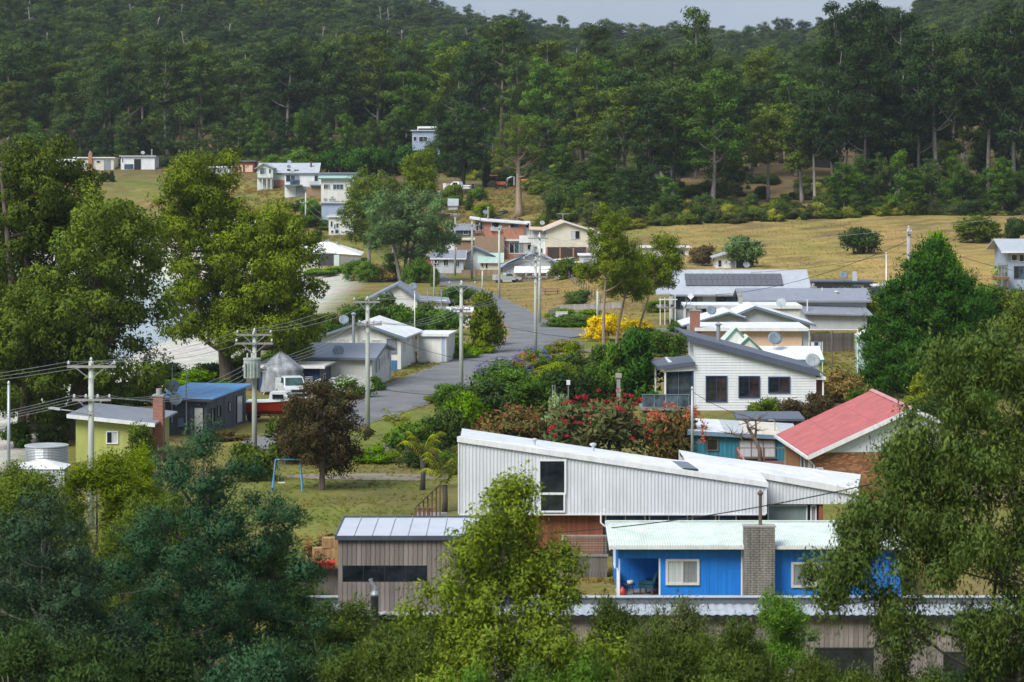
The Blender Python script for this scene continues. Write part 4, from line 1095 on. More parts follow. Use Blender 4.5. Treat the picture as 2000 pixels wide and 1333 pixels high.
def simple(name, label, px0, px1, pyb, pye, D, depth, roof, wallm, roofm, wins=(), rz=0.0, base=None, cat='house', over=0.35, trim=None, t=0.14, fm=None, rwins=(), panes=None, group=None):
    """a plain house: wall, roof, windows. roof: ('flat',dz_back) | ('gx',rise) ridge across | ('gy',rise,apex) gable to the front | ('sx',z_left_px,z_right_px)"""
    pm = (px0 + px1) / 2
    if base is None:        # slide along the line of sight to where the foot meets the slope, if that is close by
        ds = np.linspace(D * 0.9, D * 1.1, 81); g = Z(pyb, ds) - gz((pm - 1000) / FPX * ds, ds); i = int(np.argmin(np.abs(g)))
        if abs(g[i]) < 0.4: D = float(ds[i])
    h = House(name, label, px0, D, rz, Z(pyb, D) if base is None else base, cat, group)
    W = h.x(px1); e = h.z(pye); k = roof[0]; o = over; lo = -1.2 - max(0.0, h.base - gz1(X(pm, D), D))
    if k == 'flat':
        zb = e + roof[1]
        MB().prism_x([(0, lo), (depth, lo), (depth, zb), (0, e)], 0, W).obj('wall', wallm, h.e)
        sl = (zb - e) / depth
        r = h.slab('roof', [(-o, -o, e + 0.16 - sl * o), (W + o, -o, e + 0.16 - sl * o), (W + o, depth + o, zb + 0.16 + sl * o), (-o, depth + o, zb + 0.16 + sl * o)], t, roofm)
        if trim: MB().box(-o - 0.02, W + o + 0.02, -o - 0.05, -o - 0.003, e + 0.16 - sl * o - t - 0.06, e + 0.16 - sl * o + 0.02).obj('fascia', trim, r)
    elif k == 'sx':
        zl, zr = h.z(roof[1]), h.z(roof[2])
        MB().prism_y([(0, lo), (W, lo), (W, zr), (0, zl)], 0, depth).obj('wall', wallm, h.e)
        sl = (zr - zl) / W
        r = h.slab('roof', [(-o, -o, zl + 0.16 - sl * o), (W + o, -o, zr + 0.16 + sl * o), (W + o, depth + o, zr + 0.16 + sl * o), (-o, depth + o, zl + 0.16 - sl * o)], t, roofm)
        if trim: MB().prism_y([(-o, zl + 0.17 - sl * o), (W + o, zr + 0.17 + sl * o), (W + o, zr - 0.06 + sl * o), (-o, zl - 0.06 - sl * o)], -o - 0.05, -o - 0.003).obj('fascia', trim, r)
    elif k == 'gx':
        rs = roof[1]; ym = depth / 2
        MB().prism_x([(0, lo), (depth, lo), (depth, e), (ym, e + rs), (0, e)], 0, W).obj('wall', wallm, h.e)
        sl = rs / ym
        r = MB().slab([(-o, -o, e + 0.16 - sl * o), (W + o, -o, e + 0.16 - sl * o), (W + o, ym, e + rs + 0.16), (-o, ym, e + rs + 0.16)], t).slab([(-o, ym, e + rs + 0.158), (W + o, ym, e + rs + 0.158), (W + o, depth + o, e + 0.16 - sl * o), (-o, depth + o, e + 0.16 - sl * o)], t).obj('roof', roofm, h.e)
        if trim:
            MB().box(-o, W + o, -o - 0.06, -o - 0.003, e - sl * o - 0.02, e + 0.17 - sl * o).obj('gutter', trim, r)
            MB().prism_x([(-o, e + 0.18 - sl * o), (ym, e + rs + 0.18), (ym, e + rs - 0.04), (-o, e - 0.04 - sl * o)], W + o + 0.003, W + o + 0.05).obj('barge_board', trim, r)
    else:
        rs, ap = roof[1], roof[2]; xm = W * ap
        MB().prism_y([(0, lo), (W, lo), (W, e), (xm, e + rs), (0, e)], 0, depth).obj('wall', wallm, h.e)
        s1, s2 = rs / xm, rs / (W - xm)
        r = MB().slab([(-o, -o, e + 0.16 - s1 * o), (xm, -o, e + rs + 0.16), (xm, depth + o, e + rs + 0.16), (-o, depth + o, e + 0.16 - s1 * o)], t).slab([(xm, -o, e + rs + 0.158), (W + o, -o, e + 0.16 - s2 * o), (W + o, depth + o, e + 0.16 - s2 * o), (xm, depth + o, e + rs + 0.158)], t).obj('roof', roofm, h.e)
        if trim:
            MB().prism_y([(-o, e + 0.18 - s1 * o), (xm, e + rs + 0.18), (xm, e + rs - 0.05), (-o, e - 0.05 - s1 * o)], -o - 0.05, -o - 0.003).prism_y([(xm, e + rs + 0.18), (W + o, e + 0.18 - s2 * o), (W + o, e - 0.05 - s2 * o), (xm, e + rs - 0.05)], -o - 0.05, -o - 0.003).obj('barge_board', trim, r)
    for w in wins:
        kw = dict(w[4]) if len(w) > 4 else {}
        kw.setdefault('fm', fm); kw.setdefault('panes', panes)
        h.winp(*w[:4], **kw)
    for (y0, y1, p0, p1, *kk) in rwins:
        h.win(y0, y1, h.z(p1), h.z(p0), y=W, side='r', fm=fm, panes=panes, **(kk[0] if kk else {}))
    h.W = W; h.E = e
    return h

# ------------------------------------------------------------------ timber building in the foreground
def timber_building():
    rg = random.Random(3)
    h = House('timber_building', 'long low building clad in upright silvered timber with a taller box at its left', 590, 95, 0, 0.0, 'building')
    W = h.x(2050); ze = h.z(1203)
    holes = [(h.x(1593), h.x(1703), -1, h.z(1268)), (h.x(1845), h.x(1962), -1, h.z(1276))]
    xb = h.x(655)
    h.box('core', 0.02, W - 0.02, 0.04, 2.1, -0.5, ze - 0.05, BLACK)
    plank_wall(h.e, h.x(940), W, 0.035, -0.4, ze - 0.02, 0.163, TIMB, rg, holes=holes)
    plank_wall(h.e, 0, xb, 0.035, -0.4, ze - 0.02, 0.163, TIMB, rg)
    for xa, xc, za, zb in holes:
        o = h.box('opening', xa, xc, 0.0, 0.02, 0.2, zb, GLASS)
        MB().box(xa - 0.05, xa, -0.02, 0.06, 0.2, zb + 0.05).box(xc, xc + 0.05, -0.02, 0.06, 0.2, zb + 0.05).box(xa, xc, -0.02, 0.06, zb, zb + 0.05).obj('frame', BLACK, o)
    r = rib_roof(h, 'roof', -0.1, W + 0.1, -0.16, ze + 0.03, 2.15, ze + 0.02, 0.30, 0.04, paint('roof_silver_iron', (0.38, 0.41, 0.45), 0.45, 0.12))
    MB().box(-0.1, W + 0.1, -0.20, -0.15, ze - 0.10, ze + 0.035).obj('gutter', BLACK, r)
    p = h.box('parapet', -0.1, W + 0.1, 2.15, 2.3, ze - 0.1, Z(1167, 97.2), paint('parapet_grey', (0.12, 0.135, 0.155), 0.5, 0.1))
    MB().box(-0.1, W + 0.1, 2.08, 2.36, Z(1167, 97.2) + 0.002, Z(1167, 97.2) + 0.04).obj('capping', ALU, p)
    # the taller box
    x0, x1, y0 = h.x(660), h.x(1030), 0.55
    k = (h.D + y0) / h.D
    x0 = X(660, 95.55) - X(590, 95); x1 = X(935, 95.55) - X(590, 95)
    zt = Z(1050, 95.55)
    h.box('upper_core', x0 + 0.02, x1 - 0.02, y0 + 0.04, y0 + 4.6, -0.4, zt - 0.03, BLACK)
    hz0, hz1 = Z(1137, 95.55), Z(1105, 95.55); hx0, hx1 = X(668, 95.55) - X(590, 95), X(835, 95.55) - X(590, 95)
    plank_wall(h.e, x0, x1, y0 + 0.035, -0.4, zt - 0.02, 0.158, TIMB, rg, holes=[(hx0, hx1, hz0, hz1)])
    o = h.box('slot_window', hx0, hx1, y0 + 0.005, y0 + 0.02, hz0, hz1, GLASS)
    for i in range(1, 4): MB().box(hx0 + i * (hx1 - hx0) / 4 - 0.02, hx0 + i * (hx1 - hx0) / 4 + 0.02, y0 - 0.01, y0 + 0.004, hz0, hz1).obj('mullion', BLACK, o)
    n = 8; pw = (x1 - x0 + 0.1) / n
    rp = paint('roof_tray_pale', (0.47, 0.505, 0.55), 0.4, 0.06)
    for i in range(n):
        a = x0 - 0.05 + i * pw
        MB().box(a + 0.006, a + pw - 0.006, y0 - 0.08, y0 + 4.65, zt + 0.0, zt + 0.06).box(a + pw - 0.03, a + pw - 0.008, y0 - 0.07, y0 + 4.6, zt + 0.06, zt + 0.09).obj('roof_sheet', rp, h.e)
    MB().box(x0 - 0.1, x1 + 0.1, y0 - 0.13, y0 - 0.085, zt - 0.08, zt + 0.07).box(x0 - 0.1, x0 - 0.055, y0 - 0.08, y0 + 4.7, zt - 0.08, zt + 0.1).box(x0 - 0.1, x1 + 0.1, y0 + 4.655, y0 + 4.72, zt - 0.1, zt + 0.12).obj('roof_edge', paint('edge_dark', (0.06, 0.075, 0.10), 0.5, 0.1), h.e)
    # wall-hung black stove pipe with a bent silver cowl
    fx = X(733, 95.0) - X(590, 95); f = h.pipe('stove_pipe', [(fx, -0.45, 0.4), (fx, -0.45, Z(1160, 95))], 0.13, BLACK, n=12)
    MB().lathe([(0.135, 0), (0.15, 0.05), (0.12, 0.14), (0.05, 0.18)], 12, (fx, -0.45, Z(1160, 95))).obj('collar', STEEL, f)
    MB().tube([(fx, -0.45, Z(1156, 95)), (fx + 0.02, -0.45, Z(1146, 95)), (fx - 0.10, -0.45, Z(1134, 95)), (fx - 0.14, -0.45, Z(1127, 95))], [0.08, 0.07, 0.06, 0.075], 8).obj('cowl', STEEL, f)
timber_building()

# ------------------------------------------------------------------ bright blue cottage
def blue_house():
    h = House('blue_house', 'bright blue cottage with pale corrugated roof and grey block chimney', 1208, 118, 0, 0.0)
    W = h.x(1760); ez = h.z(1068) - 0.06; dp = 7.0
    px1 = h.x(1290); wt = ez + 0.12
    h.box('front_wall', px1, W, 0, 0.12, 0.0, wt, BLUE)
    h.box('side_wall', 0.0, 0.1, 2.5, dp, 0.0, wt, BLUE)
    h.box('back_wall', 0.1, W, dp - 0.1, dp, 0.0, wt, BLUE)
    h.box('end_wall', W - 0.1, W, 0.12, dp - 0.1, 0.0, wt, BLUE)
    h.box('porch_beam', -0.002, px1 + 0.002, 0.002, 0.1, h.z(1091), wt - 0.003, BLUE)
    h.box('porch_back_wall', 0.1, px1 + 0.1, 2.5, 2.6, 0.0, wt - 0.005, BLUE)
    h.box('porch_side_wall', px1 + 0.002, px1 + 0.1, 0.12, 2.5, 0.0, wt - 0.006, BLUE)
    h.box('porch_floor', -0.05, px1, 0.0, 2.5, -0.3, 0.05, CONC)
    h.box('porch_ceiling', 0.0, px1, 0.1, 2.5, wt - 0.1, wt - 0.06, WHITE)
    h.box('porch_post', 0.0, 0.06, 0.01, 0.07, 0.05, h.z(1091), WHITE)
    h.box('porch_post', px1 - 0.07, px1 - 0.003, -0.02, 0.05, 0.05, h.z(1091), WHITE)
    MB().prism_x([(0.15, 0.05), (2.4, 0.05), (2.4, 0.95), (1.6, 0.95)], 0.0, 0.05).obj('porch_screen', WHITE, h.e)
    # cladding strips on the right end, seams on the sheets
    boards(h, 'lapped_boards', h.x(1623), W, 0.0, wt - 0.08, wt - 0.08, -0.004, 0.12, 0.018, BLUE)
    for p in (1384, 1418): h.box('cover_strip', h.x(p), h.x(p) + 0.03, -0.012, -0.001, 0.0, wt - 0.02, BLUE)
    h.winp(1300, 1366, 1092, 1143, cols=2, fw=0.10, fm=paint('window_frame_cream', (0.60, 0.59, 0.54), 0.5, 0.1), panes=[CURT, CURTD], y=-0.002)
    h.winp(1545, 1612, 1098, 1148, cols=2, fw=0.10, fm=MATS['window_frame_cream'], panes=[CURTD, CURT], y=-0.002)
    h.win(3.2, 4.3, 0.8, 1.9, y=0.0, side='l', cols=2, fm=WHITE)
    # corrugated roof with gutter
    o = 0.45; yr = 4.6; zr = Z(1020, 118 + yr)
    x0 = -0.35; x1 = W + 0.35
    r = rib_roof(h, 'roof', x0, x1, -o, ez + 0.14, yr, zr, 0.105, 0.028, R_MINT, skew=0)
    rib_roof(h, 'roof_back', x0, x1, dp + 0.3, ez + 0.14, yr, zr, 0.105, 0.028, R_MINT)
    MB().box(x0, x1, yr - 0.12, yr + 0.12, zr + 0.035, zr + 0.06).obj('ridge_cap', R_MINT, r)
    MB().box(x0 - 0.02, x1, -o - 0.1, -o - 0.003, ez + 0.02, ez + 0.145).obj('gutter', OFFW, r)
    MB().prism_x([(-o, ez + 0.15), (yr, zr + 0.05), (yr, zr - 0.14), (-o, ez - 0.03)], x0 - 0.05, x0 - 0.004).obj('barge_board', WHITE, r)
    h.pipe('downpipe', [(h.x(1449), -0.40, ez + 0.05), (h.x(1449), -0.08, ez - 0.12), (h.x(1449), -0.06, 0.0)], 0.045, WHITE)
    # block chimney, every block laid
    cx0, cx1, cz = h.x(1451), h.x(1511), Z(1030, 117.3); b = MB(); bw, bh = (cx1 - cx0) / 5, 0.098
    rr = random.Random(8); nz = int(cz / bh)
    core = h.box('chimney', cx0 + 0.012, cx1 - 0.012, -0.69, -0.02, -0.1, cz - 0.02, paint('dark_mortar', (0.13, 0.12, 0.11), 0.9, 0.2))  # dark mortar core, seen as joints between the blocks
    for j in range(nz):
        off = 0.5 * bw * (j % 2); a = cx0 - off
        while a < cx1 - 0.02:
            xa, xb = max(a, cx0), min(a + bw, cx1); q = rr.uniform(0, 0.008)
            if xb - xa > 0.03: b.box(xa + 0.008, xb - 0.008, -0.71 - q * 1.6, -0.66, j * bh + 0.008, (j + 1) * bh - 0.008)
            a += bw
        for t in range(3):
            ya = -0.66 + t * 0.215; b.box(cx0 - q, cx0 + 0.03, ya + 0.005, ya + 0.21, j * bh + 0.005, (j + 1) * bh - 0.005)
    bo = b.obj('blocks', BLOCKM, core); bo['kind'] = 'stuff'
    MB().box(cx0 - 0.03, cx1 + 0.03, -0.73, 0.0, cz - 0.018, cz + 0.05).obj('cap', CONC, core)
    h.flue(h.x(1483.5), -0.35, cz + 0.05, Z(968, 117.6), 0.075, paint('rusty_flue', (0.16, 0.12, 0.09), 0.7, 0.3))
    # power inlet pipe at the roof corner
    h.pipe('conduit', [(-0.42, 3.6, zr + 0.62), (-0.5, 3.6, zr + 0.66), (-0.62, 3.6, zr + 0.5), (-0.62, 3.6, zr + 0.1), (-0.45, 3.6, zr - 0.05)], 0.035, PVC)
    # furniture on the porch
    a = empty('armchair', (X(1268, 119), 119.1, 0.05), math.radians(-28), 'dark teal armchair on the porch of the blue cottage', 'chair')
    tm = paint('teal_upholstery', (0.015, 0.09, 0.12), 0.8, 0.2)
    MB().box(-0.34, 0.34, -0.35, 0.35, 0.28, 0.44).obj('seat', tm, a)
    MB().loft([(0.22, -0.34, 0.44), (0.36, -0.34, 0.44), (0.36, 0.34, 0.44), (0.22, 0.34, 0.44)], [(0.46, -0.3, 1.0), (0.56, -0.3, 1.0), (0.56, 0.3, 1.0), (0.46, 0.3, 1.0)]).obj('backrest', tm, a)
    for sy in (-0.38, 0.32): MB().box(-0.3, 0.34, sy, sy + 0.07, 0.46, 0.6).obj('armrest', tm, a)
    for sx in (-0.3, 0.25):
        for sy in (-0.3, 0.24): MB().box(sx, sx + 0.05, sy, sy + 0.05, 0, 0.28).obj('leg', BRNW, a)
    t = empty('side_table', (X(1229, 118.9), 118.9, 0.05), 0, 'small dark side table on the porch of the blue cottage', 'table')
    MB().lathe([(0.26, 0), (0.27, 0.015), (0.26, 0.03)], 14, (0, 0, 0.42)).obj('table_top', BLACK, t)
    for k in range(3): MB().tube([(0.2 * math.cos(k * 2.1), 0.2 * math.sin(k * 2.1), 0), (0.12 * math.cos(k * 2.1), 0.12 * math.sin(k * 2.1), 0.42)], 0.015, 5).obj('leg', BLACK, t)
    bx = MB().lathe([(0.10, 0), (0.13, 0.02), (0.135, 0.13), (0.12, 0.14), (0.11, 0.03)], 12).obj('bowl', WHITE, None, True)
    bx.location = (X(1231, 118.9), 118.9, 0.50); tag(bx, 'white bowl on the small table on the blue porch', 'bowl')
    rb = MB().lathe([(0.11, 0), (0.14, 0.04), (0.13, 0.26), (0.06, 0.3), (0.05, 0.36)], 12).obj('gas_bottle', paint('red_enamel', (0.45, 0.04, 0.03), 0.4, 0.1), None, True)
    rb.location = (X(1216, 118.6), 118.6, 0.06); tag(rb, 'small red bottle standing in the corner of the blue porch', 'bottle')
blue_house()

# ------------------------------------------------------------------ big white ribbed-metal house
def white_building():
    h = House('white_metal_house', 'large white house clad in upright ribbed metal with a long sloping roof', 897, 130, 0, 0.0)
    RW = paint('ribbed_white_sheet', (0.62, 0.65, 0.67), 0.45, 0.085)
    W = h.x(1495); zb = h.z(1004); zl, zr = h.z(862), h.z(951)
    MB().prism_y([(0.02, zb), (W - 0.02, zb), (W - 0.02, zr), (0.02, zl)], 0.03, 6.0).obj('upper_core', RW, h.e)
    s = ribs(h, 'ribbed_wall', 0, W, zb, zb, zl, zr, 0.0, 0.16, 0.02, RW)
    MB().box(-0.06, 0.0, -0.05, 0.05, zb, zl + 0.1).obj('corner_flashing', WHITE, h.e)
    MB().box(W + 0.002, W + 0.06, -0.05, 0.05, zb, zr + 0.1).obj('corner_flashing', WHITE, h.e)
    MB().box(0, W, -0.05, 0.02, zb - 0.06, zb - 0.002).obj('base_flashing', WHITE, h.e)
    # roof: level towards the right, dropping away behind on the left
    t = 0.18
    f = h.slab('roof', [(-0.1, -0.06, zl + 0.2), (W + 0.1, -0.06, zr + 0.2), (W + 0.1, 5.2, zr + 0.24), (-0.1, 5.2, zl - 0.28)], t, R_WHITE)
    MB().prism_y([(-0.1, zl + 0.215), (W + 0.12, zr + 0.215), (W + 0.12, zr - 0.02), (-0.1, zl - 0.02)], -0.12, -0.062).obj('roof_flashing', WHITE, f)
    sx = h.x(1335); zz = zl + (zr - zl) * sx / W
    MB().slab([(sx, 0.3, zz + 0.27), (sx + 0.7, 0.3, zz + 0.21), (sx + 0.35, 3.0, zz + 0.26), (sx - 0.35, 3.0, zz + 0.30)], 0.06).obj('skylight', GLASS, f)
    vx, vz = h.x(1162), zl + (zr - zl) * h.x(1162) / W - 0.02
    MB().cyl(vx, 3.0, vz - 0.2, vz + 0.42, 0.07, 10).lathe([(0.08, 0), (0.16, 0.05), (0.16, 0.12), (0.05, 0.16)], 10, (vx, 3.0, vz + 0.4)).obj('roof_vent', ALU, f)
    vx = h.x(1045); vz = zl + (zr - zl) * vx / W - 0.05
    MB().cyl(vx, 3.0, vz - 0.2, vz + 0.28, 0.06, 10).lathe([(0.07, 0), (0.14, 0.05), (0.14, 0.1), (0.04, 0.14)], 10, (vx, 3.0, vz + 0.26)).obj('roof_vent', ALU, f)
    # tall two-part window
    h.winp(1051, 1106, 897, 966, cols=1, y=-0.034, fw=0.09, panes=[GLASS])
    h.winp(1053, 1104, 963, 1001, cols=1, y=-0.036, fw=0.08, panes=[GLASS])
    # recessed lower storey: red timber and a strip of windows
    rg = random.Random(9)
    h.box('lower_core', 0.4, W - 0.3, 0.4, 5.6, 0.0, zb - 0.07, BLACK)
    plank_wall(h.e, h.x(1010), h.x(1178), 0.39, 0.0, zb - 0.07, 0.115, REDW, rg, name='cladding_board', gap=0.008)
    for a, b in ((1182, 1262), (1268, 1345), (1352, 1400), (1404, 1440)):
        h.winp(a, b, 1007, 1032, cols=2 if b - a > 60 else 1, y=0.37, fw=0.06, panes=[GLASSB])
    # right wing, set back
    k = 4.0; D2 = 130 + k
    X2 = lambda p: X(p, D2) - X(897, 130)
    z2 = lambda p: Z(p, D2)
    xa, xb = X2(1340), X2(1672)
    MB().prism_y([(xa, z2(985)), (xb - 0.02, z2(985)), (xb - 0.02, z2(966)), (xa, z2(905))], k + 0.05, k + 6).obj('wing_core', RW, h.e)
    ribs(h, 'wing_ribbed_wall', X2(1497), xb, z2(985), z2(985), z2(928) , z2(963), k, 0.16, 0.02, RW)
    wf = h.slab('wing_roof', [(xa, k - 0.06, z2(897)), (xb + 0.05, k - 0.06, z2(957)), (xb + 0.9, k + 5.5, z2(953)), (xa, k + 5.0, z2(905))], 0.16, R_WHITE)
    MB().prism_y([(xa, z2(897) + 0.015), (xb + 0.1, z2(957) + 0.015), (xb + 0.1, z2(957) - 0.27), (xa, z2(897) - 0.27)], k - 0.13, k - 0.062).obj('roof_flashing', WHITE, wf)
    MB().loft([(xb - 0.015, k + 0.02, z2(985)), (xb + 0.01, k + 0.02, z2(985)), (xb + 0.75, k + 5.3, z2(985)), (xb - 0.2, k + 5.3, z2(985))], [(xb - 0.015, k + 0.02, z2(966)), (xb + 0.01, k + 0.02, z2(966)), (xb + 0.75, k + 5.3, z2(962)), (xb - 0.2, k + 5.3, z2(962))]).obj('wing_end_wall', WHITE, h.e)
    h.box('wing_lower_core', xa + 1, xb - 1.6, k + 0.35, k + 5, 0, z2(985) - 0.01, BLACK)
    for a, b, c in ((1500, 1578, 1), (1584, 1596, 1)):
        h.win(X2(a), X2(b), z2(1026), z2(988), y=k + 0.3, cols=c, fw=0.06, panes=[paint('opal_glass', (0.23, 0.29, 0.28), 0.15, 0.1, spec=0.6) if a == 1500 else CURTD])
    h.box('post', X2(1600), X2(1608), k + 0.1, k + 0.3, 0, z2(986), REDW)
    h.box('post', X2(1668), X2(1674), k + 0.1, k + 0.3, 0, z2(986), REDW)
white_building()

def deck_rail():
    D = 138; e = empty('deck_railing', (X(812, D), D, Z(1012, D)), 0, 'dark red timber railing rising beside the tree ferns left of the white metal house', 'railing')
    x = lambda p: X(p, D) - X(812, D); z = lambda p: Z(p, D) - Z(1012, D)
    n = 0
    for p in (812, 821, 830, 839): MB().box(x(p) - 0.04, x(p) + 0.04, -0.04, 0.04, -0.9, z(994)).obj('baluster', BRNW, e)
    MB().box(x(809), x(850), -0.07, 0.07, z(994), z(994) + 0.05).obj('handrail', BRNW, e)
    for i, p in enumerate((818, 826, 834, 842, 850, 857)):
        t = (p - 812) / 46; MB().box(x(p) - 0.035, x(p) + 0.035, 0.25 + 2.2 * t, 0.32 + 2.2 * t, -0.9 + 0.4 * t, z(994) + (z(958) - z(994)) * t - 0.02).obj('baluster', BRNW, e)
    MB().loft([(x(811), 0.2, z(994)), (x(811), 0.36, z(994)), (x(811), 0.36, z(994) + 0.06), (x(811), 0.2, z(994) + 0.06)], [(x(860), 2.4, z(957)), (x(860), 2.56, z(957)), (x(860), 2.56, z(957) + 0.06), (x(860), 2.4, z(957) + 0.06)]).obj('handrail', BRNW, e)
    MB().slab([(x(811), 0, -0.5), (x(870), 0, -0.5), (x(870), 3.0, -0.1), (x(811), 3.0, -0.1)], 0.08).obj('deck_floor', GRYW, e)
deck_rail()

def lattice_fence():
    D = 124; e = empty('lattice_fence', (X(1098, D), D, 0), 0, 'old grey paling fence topped with timber lattice between the white and blue houses', 'fence')
    x = lambda p: X(p, D) - X(1098, D); z = lambda p: Z(p, D)
    rg = random.Random(5)
    plank_wall(e, x(1102), x(1186), 0.0, 0.0, z(1086), 0.135, TIMBW, rg, name='paling', gap=0.014)
    MB().box(x(1098), x(1188), -0.08, -0.035, z(1087), z(1082)).obj('rail', GRYW, e)
    MB().box(x(1098), x(1186), -0.06, -0.02, z(1048), z(1045)).obj('rail', GRYW, e)
    sm = MB().box(0, x(1186) - x(1102), -0.012, 0.0, -0.022, 0.022).mesh('lattice_slat', wood('lattice_timber', (0.12, 0.085, 0.06), (0.30, 0.23, 0.17), axis='X'))
    for i in range(7):
        o = link(bpy.data.objects.new('lattice_slat', sm), e); o.location = (x(1102), -0.045, z(1081) + (i + 0.4) * (z(1048) - z(1081)) / 7)
    um = MB().box(-0.022, 0.022, 0.0, 0.012, 0, z(1048) - z(1081)).mesh('lattice_slat', MATS['lattice_timber'])
    for i in range(14):
        o = link(bpy.data.objects.new('lattice_slat', um), e); o.location = (x(1102) + (i + 0.5) * (x(1186) - x(1102)) / 14, -0.044, z(1081))
    MB().box(x(1098) - 0.03, x(1098) + 0.05, -0.05, 0.05, 0, z(1045)).obj('post', GRYW, e)
    MB().tube([(x(1091), -0.3, 0), (x(1091), -0.3, z(1070))], 0.06, 8).obj('post', paint('green_post', (0.20, 0.27, 0.26), 0.7, 0.2), e)
    MB().tube([(x(1106), -0.7, 0.0), (x(1097), -0.4, z(1075))], 0.03, 6).obj('prop', GRYW, e)
    b = MB().lathe([(0.02, 0), (0.09, 0.08), (0.12, 0.25), (0.08, 0.5), (0.02, 0.55)], 10).obj('fishing_float', paint('orange_plastic', (0.62, 0.16, 0.08), 0.5, 0.15), None, True)
    b.location = (X(1087, 123.6), 123.6, z(1090)); b.scale = (1, 1, 1.0); tag(b, 'orange fishing float hanging from the post beside the lattice fence', 'float')
lattice_fence()

# ------------------------------------------------------------------ white weatherboard house with slate skillion roof
def skillion_house():
    h = House('skillion_house', 'white weatherboard house with dark slate sloping roof and three navy windows', 1357, 203, 0, 0.0)
    W = h.x(1592); zl, zr = h.z(668), h.z(731); dp = 7.5
    wb = paint('weatherboard_white', (0.66, 0.68, 0.69), 0.5, 0.06)
    MB().prism_y([(0.01, -0.5), (W - 0.01, -0.5), (W - 0.01, zr), (0.01, zl)], 0.02, dp).obj('core', wb, h.e)
    boards(h, 'weatherboards', 0, W, -0.3, zl, zr, 0.0, 0.19, 0.035, wb)
    h.box('corner_board', -0.07, 0.0, -0.05, 0.06, -0.3, zl + 0.05, WHITE); h.box('corner_board', W, W + 0.07, -0.05, 0.06, -0.3, zr + 0.02, WHITE)
    sl = (zr - zl) / W; o = 0.28
    sm = paint('slate_fascia', (0.085, 0.10, 0.145), 0.5, 0.08)
    r = h.slab('roof', [(-o - 0.3, -0.3, zl + 0.34 - sl * (o + 0.3)), (W + o, -0.3, zr + 0.34 + sl * o), (W + o, dp, zr + 0.34 + sl * o), (-o - 0.75, dp, zl + 0.34 - sl * (o + 0.75))], 0.12, R_DARK)
    MB().prism_y([(-o - 0.3, zl + 0.36 - sl * (o + 0.3)), (W + o + 0.03, zr + 0.36 + sl * o), (W + o + 0.03, zr - 0.06 + sl * o), (-o - 0.3, zl - 0.06 - sl * (o + 0.3))], -0.36, -0.303).obj('fascia', sm, r)
    NV = paint('navy_window_frame', (0.03, 0.045, 0.11), 0.45, 0.1)
    for a, b, c, d in ((1378, 1420, 734, 785), (1442, 1484, 735, 777), (1500, 1543, 736, 768)):
        h.winp(a, b, c, d, cols=2, fm=NV, fw=0.09, y=-0.04, panes=[GLASS, glass('window_glass_warm', (0.03, 0.022, 0.022))])
    # left side: lower porch roof, glazed porch, louvre window above
    xl = h.x(1292)
    h.box('porch_core', xl + 0.6, -0.08, 2.2, dp - 0.4, -0.4, h.z(712), wb)
    boards(h, 'porch_back_boards', xl + 0.6, -0.08, 0.0, h.z(722), h.z(722), 2.19, 0.175, 0.03, wb)
    pr = h.slab('porch_roof', [(h.x(1284), -0.25, h.z(716)), (-0.01, -0.25, h.z(707)), (-0.01, 6.6, h.z(707)), (h.x(1277), 6.6, h.z(716))], 0.12, R_DARK)
    MB().prism_y([(h.x(1283), h.z(715)), (-0.012, h.z(706)), (-0.012, h.z(714)), (h.x(1283), h.z(723))], -0.32, -0.253).obj('fascia', sm, pr)
    h.prism('porch_beam', [(xl + 0.2, h.z(727)), (-0.075, h.z(724)), (-0.075, h.z(715)), (xl + 0.2, h.z(722))], -0.1, 0.0, WHITE)
    h.box('porch_post', xl + 0.2, xl + 0.32, -0.1, 0.02, 0.6, h.z(727), WHITE)
    h.box('porch_post', xl - 0.25, xl - 0.13, 4.8, 4.92, 0.6, h.z(722), WHITE)
    g = h.winp(1298, 1353, 726, 800, cols=2, y=0.25, fm=SLATE, fw=0.06, panes=[glass('porch_glass', (0.03, 0.04, 0.05), 0.04)], name='glass_doors')
    h.box('trim_strip', -0.2, -0.09, 0.0, 0.15, 0.3, h.z(726), paint('navy_trim', (0.02, 0.04, 0.16), 0.5, 0.1))
    h.win(0.8, 4.6, h.z(696), h.z(673), y=0.0, side='l', cols=3, fm=LGREY, panes=[GLASS])
    # deck with balustrade
    dk = h.box('deck', h.x(1250), -0.05, -2.0, 2.0, 0.25, 0.4, GRYW)
    for p in (1252, 1275, 1298, 1320, 1342): MB().box(h.x(p) - 0.025, h.x(p) + 0.025, -2.0, -1.95, 0.4, 1.35).obj('baluster', SLATE, dk)
    MB().box(h.x(1250), h.x(1344), -2.03, -1.92, 1.35, 1.40).obj('handrail', SLATE, dk)
    for a, b in ((1253, 1274), (1276, 1297), (1299, 1319), (1321, 1341)): MB().box(h.x(a), h.x(b), -1.985, -1.97, 0.5, 1.33).obj('glass_panel', glass('balustrade_glass', (0.05, 0.075, 0.10), 0.05), dk)
    h.flue(h.x(1411), 4.0, h.z(680), Z(636, 207), 0.15, STEEL)
    h.dishp(1587, 705, 0.2, 15, light=True)
    # lean-to on the right
    h.slab('lean_to_roof', [(W + 0.08, -0.1, h.z(731)), (h.x(1613), -0.1, h.z(737)), (h.x(1613), 4, h.z(737)), (W + 0.08, 4, h.z(731))], 0.1, R_MINT)
    h.box('lean_to_wall', W + 0.1, h.x(1608), 0.6, 3.6, -0.3, h.z(738), BRNW); h.box('lean_to_post', h.x(1606), h.x(1609), 0.0, 0.1, -0.3, h.z(738), WHITE)
    h.box('lean_to_fascia', W + 0.08, h.x(1613), -0.16, -0.103, h.z(742), h.z(737), WHITE)
skillion_house()

